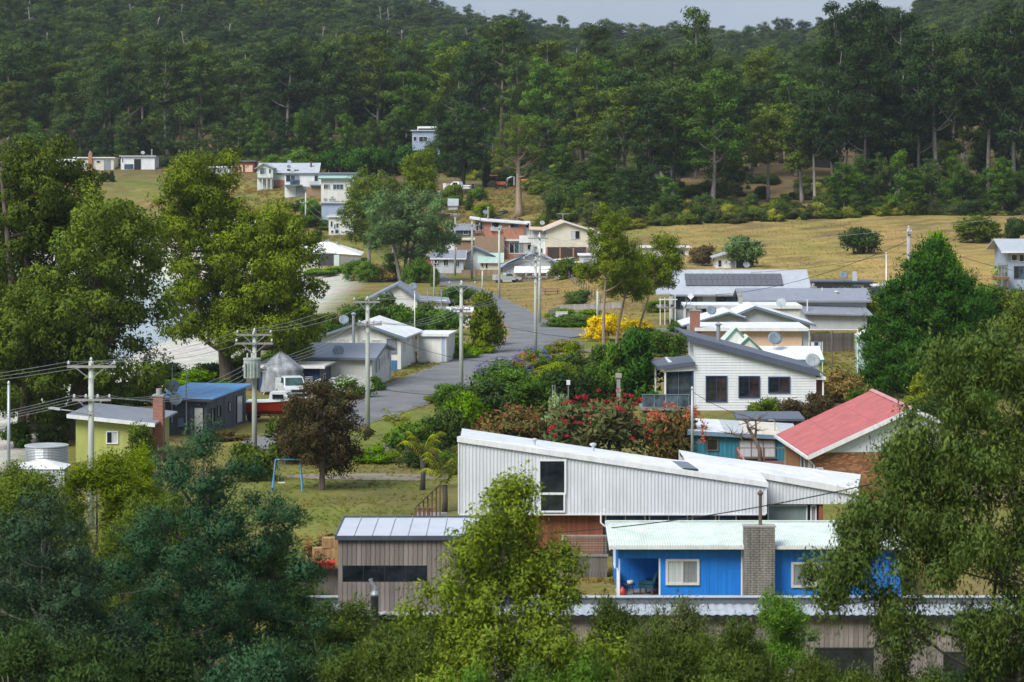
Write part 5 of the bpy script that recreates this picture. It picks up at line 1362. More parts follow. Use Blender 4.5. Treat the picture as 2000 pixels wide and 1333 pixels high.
# ------------------------------------------------------------------ teal shack
def teal_house():
    h = House('teal_house', 'teal boarded shack with pale patched roof behind the bare pruned tree', 1352, 168, 0, 0.0)
    W = h.x(1556); zl, zr = h.z(846), h.z(857); dp = 5.2
    MB().prism_y([(0, -0.3), (W, -0.3), (W, zr), (0, zl)], 0.02, dp).obj('core', TEAL, h.e)
    ribs(h, 'boarded_wall', 0, W, -0.3, -0.3, zl, zr, 0.0, 0.26, 0.02, TEAL)
    n = 6
    cols = [paint('roof_patch_white', (0.62, 0.64, 0.65), 0.5, 0.1), MATS['roof_patch_white'], paint('roof_patch_grey', (0.45, 0.48, 0.50), 0.5, 0.12), R_CREAM, R_CREAM, MATS['roof_patch_grey']]
    for i in range(n):
        a, b = -0.3 + (W + 0.6) * i / n, -0.3 + (W + 0.6) * (i + 1) / n
        za, zb2 = zl + (zr - zl) * a / W + 0.16, zl + (zr - zl) * b / W + 0.16
        h.slab('roof_sheet', [(a + 0.01, -0.3, za), (b - 0.01, -0.3, zb2), (b - 0.01, dp, zb2 + 0.25), (a + 0.01, dp, za + 0.25)], 0.06, cols[i])
    h.prism('fascia', [(-0.3, zl + 0.16), (W + 0.3, zr + 0.16), (W + 0.3, zr - 0.08), (-0.3, zl - 0.08)], -0.36, -0.303, paint('fascia_blue_grey', (0.16, 0.23, 0.31), 0.5, 0.1))
    wf = paint('window_frame_brown', (0.16, 0.11, 0.08), 0.6, 0.1)
    h.winp(1380, 1403, 857, 881, cols=1, fm=wf, fw=0.07, y=-0.02)
    h.winp(1442, 1515, 859, 894, cols=3, fm=wf, fw=0.06, y=-0.02, panes=[CURT, paint('window_blind', (0.42, 0.45, 0.46), 0.4, 0.1)], sill=True)
    dk = h.box('deck', h.x(1434), h.x(1540), -2.2, -0.05, -0.2, 0.3, BRNW)
    for p in (1434, 1486, 1536): MB().box(h.x(p) - 0.04, h.x(p) + 0.04, -2.2, -2.1, 0.3, 1.25).obj('post', BRNW, dk)
    MB().box(h.x(1432), h.x(1540), -2.22, -2.08, 1.25, 1.3).obj('handrail', BRNW, dk)
    MB().tube([(h.x(1434), -2.15, 1.25), (h.x(1455), -3.4, 0.2)], 0.05, 6).obj('stair_rail', paint('salmon_paint', (0.45, 0.17, 0.14), 0.6, 0.1), dk)
    h.pipe('conduit', [(h.x(1518), 1.5, zr), (h.x(1518), 1.5, zr + 0.8), (h.x(1515), 1.5, zr + 0.95), (h.x(1505), 1.5, zr + 0.95)], 0.03, STEEL)
    # dark shed roof edge behind
    s = simple('garden_shed', 'low blue-grey shed roof between the teal shack and the white weatherboard house', 1450, 1560, 850, 822, 176, 3.0, ('flat', 0.1), NAVYB, R_DARK, cat='shed', base=0.0)
teal_house()

# ------------------------------------------------------------------ brick house with faded red roof
def red_roof_house():
    h = House('red_roof_house', 'tan brick house with faded red sheet roof and white gable', 1592, 150, 3.2, 0.0)
    eL = h.x(1577); ez = h.z(890); ax = h.x(1782); az = h.z(797); dp = 11.2; W = ax * 2 - 0.0
    zw = h.z(885)
    core = h.box('brick_wall', 0.0, W, 0.03, dp - 0.4, -0.3, zw + 0.02, MORTAR)
    # bricks laid one by one on the face that shows
    bl, bh = 0.235, 0.086; rr = random.Random(2); b = MB(); nz = int((zw + 0.2) / bh); n = 0
    shared = []
    for q in range(6): shared.append(MB().box(0.006, bl - 0.006, -rr.uniform(0.002, 0.008), 0.028, 0.006, bh - 0.006).mesh('brick', [BRICKT, paint('tan_brick_dark', (0.25, 0.105, 0.05), 0.85, 0.25, scale=5), paint('tan_brick_light', (0.42, 0.215, 0.10), 0.85, 0.2, scale=5)][q % 3]))
    rest = MB()
    for j in range(nz):
        a = -0.5 * bl * (j % 2); zz = zw - (j + 1) * bh
        while a < 6.6:
            if a >= -0.001 and n < 290 and a < 4.0:
                o = link(bpy.data.objects.new('brick', shared[rr.randrange(6)]), core); o.location = (a, 0, zz); n += 1
            elif a + bl > 0: rest.box(max(a, 0) + 0.006, a + bl - 0.006, -rr.uniform(0.001, 0.006), 0.028, zz + 0.006, zz + bh - 0.006)
            a += bl
    for j in range(nz):
        for t in range(int(dp * 0.9 / bl)):
            zz = zw - (j + 1) * bh; y = 0.1 + t * bl + 0.5 * bl * (j % 2)
            if 1.0 < y < 1.9 or 3.4 < y < 4.4: continue
            rest.box(-rr.uniform(0.002, 0.008), 0.01, y + 0.006, y + bl - 0.006, zz + 0.006, zz + bh - 0.006)
    ro = rest.obj('brickwork', BRICKT, core); ro['kind'] = 'stuff'
    h.prism('gable_wall', [(0.0, zw + 0.025), (W, zw + 0.025), (ax, az - 0.18)], 0.0, 0.12, paint('gable_sheet_white', (0.60, 0.64, 0.66), 0.5, 0.06))
    for p in (1690, 1735): h.box('cover_strip', h.x(p), h.x(p) + 0.05, -0.02, -0.001, zw + 0.03, h.z(886 - (p - 1592) * 0.42), WHITE)
    # left slope as separate sheets, right slope plain
    nx, ny = 3, 4; o = 0.35
    rs = h.box('roof_frame', 0.0, 0.02, 0.3, 0.4, zw - 0.3, zw - 0.02, WHITE)
    for i in range(nx):
        for j in range(ny):
            t0, t1 = i / nx, (i + 1) / nx; y0, y1 = -o + (dp + o) * j / ny, -o + (dp + o) * (j + 1) / ny; g = 0.012
            xa, xb = eL + (ax - eL) * t0 + g, eL + (ax - eL) * t1 - g; za, zb = ez + (az - ez) * t0, ez + (az - ez) * t1
            h.slab('roof_panel', [(xa, y0 + g, za), (xb, y0 + g, zb), (xb, y1 - g, zb), (xa, y1 - g, za)], 0.06, R_RED)
    h.slab('roof_right_slope', [(ax + 0.01, -o, az), (W + 0.45, -o, ez), (W + 0.45, dp, ez), (ax + 0.01, dp, az)], 0.06, R_RED)
    h.slab('roof_lining', [(eL, -o + 0.02, ez - 0.065), (ax, -o + 0.02, az - 0.065), (ax, dp, az - 0.065), (eL, dp, ez - 0.065)], 0.05, WHITE)
    h.prism('ridge_cap', [(ax - 0.22, az - 0.04), (ax, az + 0.05), (ax + 0.22, az - 0.04), (ax, az + 0.005)], -o - 0.02, dp + 0.02, paint('ridge_pale_red', (0.50, 0.24, 0.24), 0.6, 0.1))
    s = (az - ez) / (ax - eL)
    h.prism('barge_board', [(eL, ez + 0.05), (ax, az + 0.05), (ax, az - 0.2), (eL, ez - 0.2)], -o - 0.05, -o - 0.003, WHITE)
    h.prism('barge_board', [(ax, az + 0.05), (W + 0.45, ez + 0.05), (W + 0.45, ez - 0.2), (ax, az - 0.2)], -o - 0.05, -o - 0.003, WHITE)
    h.box('gutter', eL - 0.12, eL - 0.003, -o, dp, ez - 0.16, ez - 0.02, WHITE)
    h.door(1.0, 1.9, 0.0, 2.05, y=0.0, side='l', mat=LGREY); h.door(3.4, 4.4, 0.0, 2.05, y=0.0, side='l', mat=NAVY)
    h.win(-0.0 + 0.02, 0.42, 0.6, 1.9, y=-0.004, cols=1, fm=WHITE, panes=[GLASSB])
    h.pipe('downpipe', [(eL - 0.05, -0.2, ez - 0.15), (-0.06, -0.03, ez - 0.5), (-0.06, -0.03, 0)], 0.045, WHITE)
red_roof_house()

# ------------------------------------------------------------------ cluster of houses on the right
def right_cluster():
    h = simple('mint_trim_cottage', 'white cottage with green gable trim behind the slate skillion roof', 1378, 1600, 745, 704, 222, 6.0, ('gx', 0.75), OFFW, R_WHITE, trim=GREENT, base=0.0)
    for a, b, top in ((1392, 1488, 645), (1420, 1502, 660)):
        i = 0 if a == 1392 else 1
        xa, xb = h.x(a), h.x(b); xm = (xa + xb) / 2; zt = h.z(top) ; zb = h.E + 0.2; y0 = 0.6 + (1 - i) * 1.6 - 1.0
        g = h.prism('front_gable', [(xa, zb), (xb, zb), (xm, zt)], y0, y0 + 3.0, OFFW)
        MB().prism_y([(xa - 0.1, zb), (xm, zt + 0.12), (xm, zt - 0.06), (xa + 0.05, zb)], y0 - 0.1, y0 - 0.003).prism_y([(xm, zt + 0.12), (xb + 0.1, zb), (xb - 0.05, zb), (xm, zt - 0.06)], y0 - 0.1, y0 - 0.003).obj('barge_board', GREENT, g)
        MB().slab([(xa - 0.15, y0, zb), (xm, y0, zt + 0.14), (xm, y0 + 3.2, zt + 0.14), (xa - 0.15, y0 + 3.2, zb)], 0.08).slab([(xm, y0, zt + 0.138), (xb + 0.15, y0, zb), (xb + 0.15, y0 + 3.2, zb), (xm, y0 + 3.2, zt + 0.138)], 0.08).obj('gable_roof', R_MINT, g)
    h.winp(1532, 1562, 702, 722, cols=2, fm=SLATE)
    h.dishp(1513, 662, 2.0, 14)
    h = simple('peach_house', 'peach rendered house with flat white roof and brick chimney', 1368, 1566, 702, 644, 242, 7.0, ('flat', 0.02), PEACH, R_WHITE, base=0.0, over=0.5, trim=WHITE, t=0.2)
    h.box('end_wall', h.W + 0.003, h.W + 0.6, 0.2, 6.0, 0, h.E - 0.05, LGREY)
    h.chimney(h.x(1348), h.x(1368) - 0.05, -0.25, 0.45, 0.0, h.z(608), BRICK)
    for p in (1420, 1487, 1540): h.box('cover_strip', h.x(p), h.x(p) + 0.04, -0.015, -0.001, 0, h.E, PEACH)
    h.dishp(1389, 607, 3.0, 10)
    # white cottage with a double gable
    h = simple('double_gable_cottage', 'white cottage with two low gables edged in slate behind the peach house', 1395, 1582, 668, 634, 262, 7.0, ('gy', 1.55, 0.42), LGREY, R_WHITE, base=0.0, over=0.5, trim=SLATE)
    g = h.prism('side_gable', [(h.x(1376), h.z(660)), (h.x(1450), h.z(660)), (h.x(1450), h.z(622)), (h.x(1422), h.z(611)), (h.x(1376), h.z(626))], -0.6, 5.5, LGREY)
    MB().slab([(h.x(1330), -1.2, h.z(634)), (h.x(1422), -1.2, h.z(607)), (h.x(1422), 6.0, h.z(607)), (h.x(1330), 6.0, h.z(634))], 0.12).slab([(h.x(1422), -1.2, h.z(607.2)), (h.x(1455), -1.2, h.z(618)), (h.x(1455), 6.0, h.z(618)), (h.x(1422), 6.0, h.z(607.2))], 0.12).obj('side_roof', R_WHITE, g)
    MB().prism_y([(h.x(1330), h.z(635)), (h.x(1422), h.z(608)), (h.x(1422), h.z(611)), (h.x(1330), h.z(638))], -1.27, -1.203).prism_y([(h.x(1422), h.z(608)), (h.x(1455), h.z(619)), (h.x(1455), h.z(622)), (h.x(1422), h.z(611))], -1.27, -1.203).obj('barge_board', SLATE, g)
    h.dishp(1526, 592, 3.0, 10, az=-20, light=True)
    for p in (1317, 1325, 1334): h.box('porch_post', h.x(p), h.x(p) + 0.12, -1.0, -0.88, 0, h.z(638), NAVYB)
    h.winp(1346, 1356, 640, 662, cols=1) if False else None
    # long white flat-roofed house
    h = simple('flat_white_house', 'long low white flat-roofed house below the solar roof', 1342, 1562, 640, 600, 280, 6.0, ('flat', 0.0), OFFW, R_WHITE, base=0.0, trim=WHITE, over=0.2, t=0.25)
    h.slab('end_screen', [(h.x(1330), -0.3, h.z(612)), (h.x(1344), -0.3, h.z(586)), (h.x(1346), 1.5, h.z(586)), (h.x(1333), 1.5, h.z(612))], 0.1, MGREY)
    h.chimney(h.x(1448), h.x(1455), 3.0, 3.4, h.E, Z(578, 283), CONC)
    h.winp(1372, 1420, 602, 616, cols=3, fm=NAVY)
    # low grey gable-roofed house
    h = simple('grey_gable_house', 'low pale house with long dark grey gable roof right of the solar roof', 1452, 1692, 640, 588, 292, 8.0, ('gx', 0.95), LGREY, R_GREY, base=0.0, trim=MGREY, over=0.5)
    h.chimney(h.x(1592), h.x(1604), 4.5, 5.1, h.E + 0.5, Z(562, 297), BRICK)
    h.flue(h.x(1638), 2.0, h.E + 0.3, Z(572, 294), 0.16, ALU)
    h.pipe('vent_pipe', [(h.x(1612), 3.0, h.E + 0.5), (h.x(1612), 3.0, Z(562, 295))], 0.05, PVC)
    h.slab('lower_roof', [(h.x(1566), -2.2, h.z(610)), (h.x(1700), -2.2, h.z(613)), (h.x(1690), -0.02, h.z(600)), (h.x(1560), -0.02, h.z(596))], 0.14, R_GREY)
    h.box('lower_wall', h.x(1568), h.x(1690), -1.6, -0.03, 0, h.z(613), LGREY); h.pipe('vent_pipe', [(h.x(1574), -1.5, h.z(612)), (h.x(1574), -1.5, h.z(584))], 0.07, PVC)
    # solar house
    h = simple('solar_roof_house', 'long house with pale grey roof carrying a wide solar panel array', 1318, 1575, 620, 574, 300, 11.0, ('gx', 2.15), LGREY, R_LGREY, base=0.0, trim=MGREY, over=0.6,
               wins=[(1342, 1372, 576, 598, dict(cols=3, fm=NAVYB)), (1398, 1440, 577, 596, dict(cols=2, fm=NAVYB)), (1320, 1338, 576, 604, dict(cols=2, fm=NAVYB))])
    sl = 2.15 / 5.5; nx = 18; x0, x1 = h.x(1341), h.x(1533); pw = (x1 - x0) / nx
    sp = paint('solar_cell_grey', (0.085, 0.09, 0.10), 0.25, 0.1, spec=0.6)
    for r in range(2):
        ya, yb = 1.4 + r * 1.45, 1.4 + r * 1.45 + 1.4
        za, zb = h.E + 0.16 + sl * ya, h.E + 0.16 + sl * yb
        for i in range(nx):
            o = MB().slab([(x0 + i * pw + 0.02, ya, za + 0.12), (x0 + (i + 1) * pw - 0.02, ya, za + 0.12), (x0 + (i + 1) * pw - 0.02, yb, zb + 0.12), (x0 + i * pw + 0.02, yb, zb + 0.12)], 0.05).obj('solar_panel', sp, h.e)
    h.dishp(1553, 559, 3.0, 9)
    bal = h.box('balcony', h.x(1284), -0.05, -2.5, 3.0, h.z(598) - 0.12, h.z(598), GRYW)
    for p in (1287, 1296, 1306, 1316): MB().box(h.x(p) - 0.04, h.x(p) + 0.04, -2.5, -2.4, -0.5, h.z(572)).obj('post', WHITE, bal)
    MB().box(h.x(1284), h.x(1320), -2.52, -2.42, h.z(584), h.z(582)).obj('handrail', WHITE, bal)
    h.slab('balcony_roof', [(h.x(1280), -2.7, h.z(572)), (-0.65, -2.7, h.z(571)), (-0.65, 3.2, h.z(565)), (h.x(1280), 3.2, h.z(566))], 0.12, R_LGREY)
    # dark sheds beyond
    h = simple('dark_shed', 'long charcoal shed behind the brick chimney and dish', 1582, 1704, 580, 552, 336, 6.0, ('flat', -0.1), BLACK, R_DARK, cat='shed', over=0.1)
    h.dishp(1648, 538, 2.0, 8); h.box('roof_unit', h.x(1668), h.x(1676), 1.0, 1.8, h.E + 0.1, h.z(532), LGREY)
    simple('white_shed', 'small white flat shed right of the charcoal shed', 1708, 1762, 582, 560, 338, 5.0, ('flat', -0.05), OFFW, R_WHITE, cat='shed', over=0.15, wins=[(1716, 1728, 564, 575, dict(cols=1))])
    h = simple('skillion_shed', 'small cream shed with a low peaked roof beside the white boat', 1398, 1456, 524, 503, 348, 5.0, ('gy', 0.5, 0.42), OFFW, R_LGREY, cat='shed', over=0.5, wins=[(1402, 1410, 508, 522, dict(cols=1)),])
    h.door(h.x(1427), h.x(1436), 0, h.z(505), mat=MGREY); h.box('dark_bay', h.x(1438), h.x(1454), -0.05, -0.002, 0, h.z(507), BLACK)
    h.dishp(1458, 518, -0.8, 7, light=True)
    simple('white_flat_house', 'white flat-roofed house half hidden behind the slender roadside trees', 1250, 1345, 502, 484, 392, 7.0, ('flat', -0.1), OFFW, R_WHITE, over=0.4, trim=WHITE, wins=[(1300, 1312, 488, 498), (1322, 1336, 488, 498)])
    # house at the right edge
    h = simple('hillside_house', 'two storey grey house with glazed balcony cut by the right edge', 1968, 2080, 566, 490, 320, 9.0, ('gx', 1.1), BGREY, R_LGREY, over=0.9, trim=WHITE, wins=[(1975, 1987, 497, 510, dict(cols=1)), (1990, 2010, 497, 512), (1980, 2000, 520, 545, dict(cols=2, fm=NAVYB))])
    bal = h.box('balcony', h.x(1945), -0.02, -1.5, 3.0, h.z(545), h.z(541), BRNW)
    for p in (1946, 1952, 1958, 1964): MB().box(h.x(p) - 0.03, h.x(p) + 0.03, -1.5, -1.44, h.z(541), h.z(515)).obj('post', GRYW, bal)
    for a, b in ((1946.5, 1951.5), (1952.5, 1957.5), (1958.5, 1963.5)): MB().box(h.x(a), h.x(b), -1.48, -1.46, h.z(539), h.z(517)).obj('glass_panel', glass('balcony_glass', (0.12, 0.14, 0.13), 0.06), bal)
    MB().box(h.x(1945), h.x(1966), -1.53, -1.42, h.z(515), h.z(514)).obj('handrail', GRYW, bal)
    for p in (1946, 1964): MB().box(h.x(p) - 0.08, h.x(p) + 0.08, -1.4, -1.2, -1.5, h.z(545)).obj('stump', BRNW, bal)
right_cluster()

# ------------------------------------------------------------------ houses along the left of the street
def left_row():
    # white gable house
    h = simple('white_gable_house', 'white boarded house with low white gable roof beside the street', 627, 785, 720, 658, 243, 9.0, ('gy', 1.15, 0.5), OFFW, R_WHITE, rz=-7, base=0.0, over=0.45, trim=SLATE, t=0.12,
               wins=[(642, 660, 662, 676), (661, 679, 662, 676), (708, 722, 663, 676), (726, 746, 663, 676)], fm=WHITE, panes=[CURT],
               rwins=[(1.2, 2.0, 662, 690, dict(cols=1)), (3.6, 4.3, 665, 672, dict(cols=1)), (6.0, 6.5, 662, 685, dict(cols=1))])
    h.winp(757, 777, 661, 690, cols=2, fm=SLATE, panes=[CURTD])
    for p in (650, 682, 700, 735, 752): h.box('cover_strip', h.x(p), h.x(p) + 0.04, -0.015, -0.001, 0, h.E, WHITE)
    h.box('meter_box', h.W + 0.01, h.W + 0.35, 7.0, 7.5, 1.0, 2.1, CREAM)
    h.flue(h.x(694), -0.6, 0.0, h.z(614), 0.13, STEEL)
    h.dishp(664, 625, 3.0, 10)
    h.box('blue_fence_panel', h.x(772), h.x(784), -1.7, -1.6, 0, h.z(698) * 0.9, paint('fence_blue', (0.06, 0.17, 0.33), 0.6, 0.1))
    g = simple('garage', 'small off white flat-roofed garage at the end of the white gable house', 817, 873, 706, 656, 250, 5.0, ('flat', 0.0), OFFW, R_WHITE, rz=-7, base=0.0, cat='garage', over=0.2, trim=WHITE)
    g.door(g.x(863), g.x(870), 0, g.z(660), mat=BGREY)
    # house with the long slate roof
    h = simple('slate_roof_cottage', 'white cottage with long blue-grey roof and a row of windows facing the street', 588, 728, 757, 700, 223, 9.5, ('gx', 0.75), OFFW, R_GREY, rz=-6.5, base=0.0, over=0.4, trim=SLATE,
               rwins=[(1.4, 2.2, 705, 733, dict(cols=1)), (2.9, 3.7, 705, 731, dict(cols=1)), (4.8, 5.2, 704, 722, dict(cols=1)), (6.0, 6.4, 702, 718, dict(cols=1)), (7.8, 8.4, 700, 718, dict(cols=1))])
    h.winp(600, 640, 712, 730, cols=2, fm=WHITE); h.dishp(659, 685, 1.0, 11)
    h.door(8.7, 9.3, 0, 1.9, y=h.W, side='r', mat=BGREY)
    # navy house
    h = simple('navy_house', 'navy boarded house with cream flat roof and three white windows', 505, 626, 768, 717, 219, 10.0, ('flat', 0.12), NAVY, R_CREAM, rz=-7.5, base=0.0, over=0.5, trim=WHITE,
               rwins=[(1.2, 2.2, 732, 758, dict(cols=1)), (4.4, 5.6, 729, 753, dict(cols=2)), (7.4, 8.6, 727, 749, dict(cols=2))], panes=[CURT, GLASSB])
    MB().box(h.W + 0.002, h.W + 0.03, 0.02, 9.98, 0, h.E - 0.05).obj('side_cladding', NAVYB, h.e)
    for y in (0.6, 2.9, 3.9, 6.2, 7.0, 9.2): h.box('cover_strip', h.W + 0.031, h.W + 0.05, y, y + 0.05, 0, h.E - 0.05, NAVYB)
    h.dishp(560, 668, 6.0, 11)
    # lattice screen by the car
    D = 216; e = empty('lattice_screen', (X(596, D), D, 0), 0, 'white lattice and paling screen beside the navy house', 'fence')
    x = lambda p: X(p, D) - X(596, D)
    for i in range(7): MB().box(x(596) + i * 0.085, x(596) + i * 0.085 + 0.03, 0.0, 0.015, 0, Z(744, D)).obj('slat', WHITE, e)
    for i in range(12): MB().box(x(596), x(596) + 0.56, -0.02, -0.003, 0.15 + i * 0.115, 0.18 + i * 0.115).obj('slat', WHITE, e)
    for i in range(7): MB().box(x(611) + i * 0.09, x(611) + i * 0.09 + 0.08, -0.2 * i * 0.2, -0.2 * i * 0.2 + 0.02, 0, Z(744 - i * 0.8, D)).obj('paling', WHITE, e)
    # dark grey house with blue roof
    h = simple('dark_grey_house', 'charcoal boarded house with bright blue roof behind the lime house', 300, 409, 847, 782, 187, 8.5, ('flat', 0.28), DGREY, R_BLUE, rz=-12, base=0.0, over=0.35, trim=DGREY, t=0.1,
               rwins=[(0.9, 1.6, 798, 832, dict(cols=2)), (2.2, 2.9, 797, 820, dict(cols=2)), (4.6, 5.1, 795, 816, dict(cols=1))], fm=BLACK, panes=[CURT, GLASS])
    h.door(6.4, 7.6, 0.2, h.E - 0.25, y=h.W, side='r', mat=CURT, fm=BLACK)
    h.door(h.x(384), h.x(401), 0, h.z(795), mat=OFFW, fm=BLACK)
    for y in (0.4, 1.9, 3.6, 5.6, 8.0): h.box('cover_strip', h.W + 0.002, h.W + 0.025, y, y + 0.05, 0, h.E - 0.05, DGREY)
    h.box('meter_box', h.x(352), h.x(364), -0.25, -0.002, h.z(832), h.z(816), SLATE)
    h.pipe('mast', [(h.x(341), -0.3, h.E - 1.4), (h.x(341), -0.3, h.z(705))], 0.04, STEEL); h.pipe('mast', [(h.x(370), -0.3, h.E - 1.9), (h.x(370), -0.3, h.z(722))], 0.05, STEEL)
    h.box('wall_lamp', h.x(390), h.x(395), -0.12, -0.003, h.z(790), h.z(787), paint('amber_lamp', (0.35, 0.16, 0.06), 0.4, 0.1))
    h.dishp(311, 755, 4.5, 13); h.dishp(352, 780, -1.0, 13, light=True)
    # lime house
    h = simple('lime_house', 'lime green house with grey roof and tall brick chimney', 148, 292, 900, 830, 170, 7.0, ('sx', 815, 829), LIME, R_GREY, rz=-3, base=0.0, over=0.45, trim=WHITE, t=0.12)
    h.winp(208, 232, 842, 867, cols=2, panes=[GLASS, CURT])
    for p in (218, 262): h.box('cover_strip', h.x(p) - 0.02, h.x(p) + 0.02, -0.015, -0.001, 0, h.E, LIME)
    h.chimney(h.W + 0.02, h.W + 0.62, 1.2, 2.0, 0, Z(775, 171), BRICK); h.door(3.2, 3.9, 0.2, 2.0, y=h.W, side='r', mat=WHITE)
    # beach house
    h = simple('beach_house', 'white beach house with slate gable roof and long wing among the bushes', 722, 815, 622, 585, 312, 8.0, ('gy', 1.55, 0.58), OFFW, R_GREY, base=0.0, over=0.4, trim=SLATE, wins=[(735, 755, 590, 604, dict(cols=2, fm=NAVYB))])
    w = h.box('wing_wall', h.x(812), h.x(872), 0.5, 5.0, 0, h.z(588), OFFW)
    MB().slab([(h.x(806), 0.1, h.z(586)), (h.x(880), 0.1, h.z(590)), (h.x(874), 5.4, h.z(586)), (h.x(806), 5.4, h.z(582))], 0.18).obj('wing_roof', R_GREY, w)
    h.winp(822, 832, 592, 604, cols=1, y=0.5); h.winp(876, 888, 590, 600, cols=1, y=0.6, fm=NAVYB)
    h.dishp(807, 560, 1.0, 8); h.dishp(755, 578, -1.0, 8)
    for p in (835, 862): h.pipe('mast', [(h.x(p), 0.0, 0), (h.x(p), 0.0, h.z(565))], 0.06, STEEL)
    h = simple('white_shack', 'low white shack roof beside the street behind the leafy roadside tree', 876, 918, 632, 610, 300, 5.0, ('flat', 0.1), OFFW, R_WHITE, base=0.0, cat='shed', wins=[(880, 892, 614, 624)])
left_row()

# ------------------------------------------------------------------ houses in the middle of the town
def centre():
    # brick house
    h = simple('brick_house', 'two storey red brick house with slanting white flat roof', 944, 1024, 505, 440, 452, 8.0, ('sx', 431, 437), BRICKO, R_WHITE, over=0.5, trim=WHITE, t=0.3, wins=[(960, 977, 434, 451, dict(cols=1, fm=OFFW)), (996, 1013, 435, 445, dict(cols=2, fm=MGREY))])
    h.box('balcony_panel', h.x(958), h.x(979), -0.4, -0.1, h.z(451), h.z(444), LGREY)
    b = h.box('porch', h.x(922), -0.02, -0.5, 5.0, h.z(458), h.z(455), BRNW)
    MB().slab([(h.x(917), -0.9, h.z(424)), (-0.52, -0.9, h.z(427)), (-0.52, 6, h.z(427)), (h.x(917), 6, h.z(424))], 0.3).obj('porch_roof', R_WHITE, b)
    h.box('porch_wall', h.x(928), -0.02, 0.5, 5.0, h.z(455), h.z(431), BRICKO)
    for a in (929, 937): h.winp(a, a + 6, 434, 452, cols=1, y=0.5, fm=WHITE)
    h.box('side_annex', h.W + 0.02, h.x(1036), 0.6, 6.0, h.z(470), h.z(434), WHITE); h.winp(1026, 1034, 436, 446, y=0.6, cols=1)
    h.flue(h.x(953), 3, h.E, h.z(408), 0.14, CONC); h.dishp(948, 415, 3.0, 5)
    h.box('lower_storey', h.x(928), h.x(985), -1.0, 0.0 - 0.02, -1.5, h.z(462), TANW)
    # cream house
    h = simple('cream_house', 'tall cream house with salmon roof and open garage below', 1066, 1149, 512, 449, 432, 10.0, ('gy', 1.15, 0.44), CREAM, R_SALMON, rz=2, over=0.5, trim=OFFW, wins=[(1114, 1133, 451, 468, dict(cols=2))], panes=[CURT, GLASS])
    h.box('garage_shade_panel', h.x(1068), h.x(1146), -0.06, -0.003, -0.5, h.z(483), paint('garage_shade', (0.06, 0.045, 0.04), 0.8, 0.2))  # dark plate on the wall, painted as the shaded garage inside
    for p in (1068, 1094, 1120, 1146): h.box('garage_post', h.x(p) - 0.12, h.x(p) + 0.12, -0.15, -0.062, -0.5, h.z(484), BRICKO)
    s = h.box('side_wing', h.x(1042), -0.02, 1.0, 9.0, h.z(482), h.z(450), WHITE)
    for a in (1044, 1049, 1054, 1060): h.winp(a, a + 4.4, 451, 466, y=1.0, cols=1, fm=LGREY, panes=[CURT, GLASSB])
    MB().slab([(h.x(1034), 0.3, h.z(448)), (0.0, 0.3, h.z(449)), (0.0, 9.5, h.z(447)), (h.x(1038), 9.5, h.z(446))], 0.14).obj('wing_roof', R_SALMON, s)
    h.box('wing_base', h.x(1050), -0.02, 1.0, 8.0, -1.5, h.z(482), WHITE); h.winp(1028 + 24, 1060, 486, 496, y=1.0, fm=MGREY)
    h.dishp(1061, 436, 4.0, 5, light=True)
    h.pipe('aerial', [(h.x(1103), 5, h.E + 0.9), (h.x(1103), 5, h.z(419))], 0.05, STEEL); MB().box(h.x(1090), h.x(1116), 4.96, 5.04, h.z(420), h.z(419)).obj('aerial_boom', STEEL, h.e)
    # white glazed verandah house
    h = simple('verandah_house', 'white flat-roofed house with large dark verandah windows below the brick house', 980, 1052, 506, 470, 428, 7.0, ('flat', 0.0), WHITE, R_WHITE, over=0.3, trim=WHITE, t=0.2, wins=[(994, 1024, 473, 496, dict(cols=3, fw=0.1)), (982, 991, 473, 496, dict(cols=3, fm=LGREY)), (1030, 1038, 478, 488, dict(cols=1))])
    h.box('deck_rail', h.x(1014), h.x(1046), -1.2, -1.1, h.z(474), h.z(460), WHITE)
    h = simple('white_gable_hut', 'steep white gable end behind the poles left of the brick house', 862, 910, 496, 481, 446, 7.0, ('gy', 2.4, 0.42), WHITE, R_DARK, over=0.35, trim=WHITE, wins=[(874, 882, 459, 468, dict(cols=1))])
    simple('blue_roof_shed', 'low shed with faded blue roof left of the brick house', 878, 930, 464, 450, 464, 6.0, ('gx', 0.8), NAVYB, R_GREY, cat='shed', wins=[(905, 915, 441 + 10, 447 + 12)])
    simple('brown_outbuilding', 'brown timber outbuilding under the brick house porch', 892, 925, 498, 470, 444, 5.0, ('flat', 0.1), TANW, R_CREAM, cat='shed', over=0.3)
    # front row beside the street
    h = simple('grey_roof_cottage', 'grey cottage with slate roof and verandah near the far end of the street', 845, 905, 534, 505, 431, 6.0, ('gx', 1.0), LGREY, R_GREY, over=0.4, trim=WHITE, wins=[(848, 858, 506, 520), (866, 876, 506, 520), (888, 898, 510, 522)])
    h = simple('blue_gable_cottage', 'pale blue cottage with dark edged gable in the far row', 908, 962, 530, 500, 429, 7.0, ('gy', 1.2, 0.33), LGREY, R_GREY, over=0.45, trim=NAVYB, wins=[(952, 960, 500, 506, dict(cols=1))])
    simple('red_brick_shed', 'small red brick shed beside the grey-green tree', 832, 848, 528, 498, 432, 4.0, ('sx', 500, 506), BRICKO, R_LGREY, cat='shed')
    h = simple('mint_roof_cottage', 'cream cottage with pale green roof in the far row', 938, 978, 532, 512, 427, 6.5, ('gx', 1.1), CREAM, paint('roof_pale_green', (0.36, 0.50, 0.44), 0.5, 0.1), over=0.4, trim=WHITE, wins=[(940, 944, 513, 523, dict(cols=1)), (948, 953, 513, 525, dict(cols=1))])
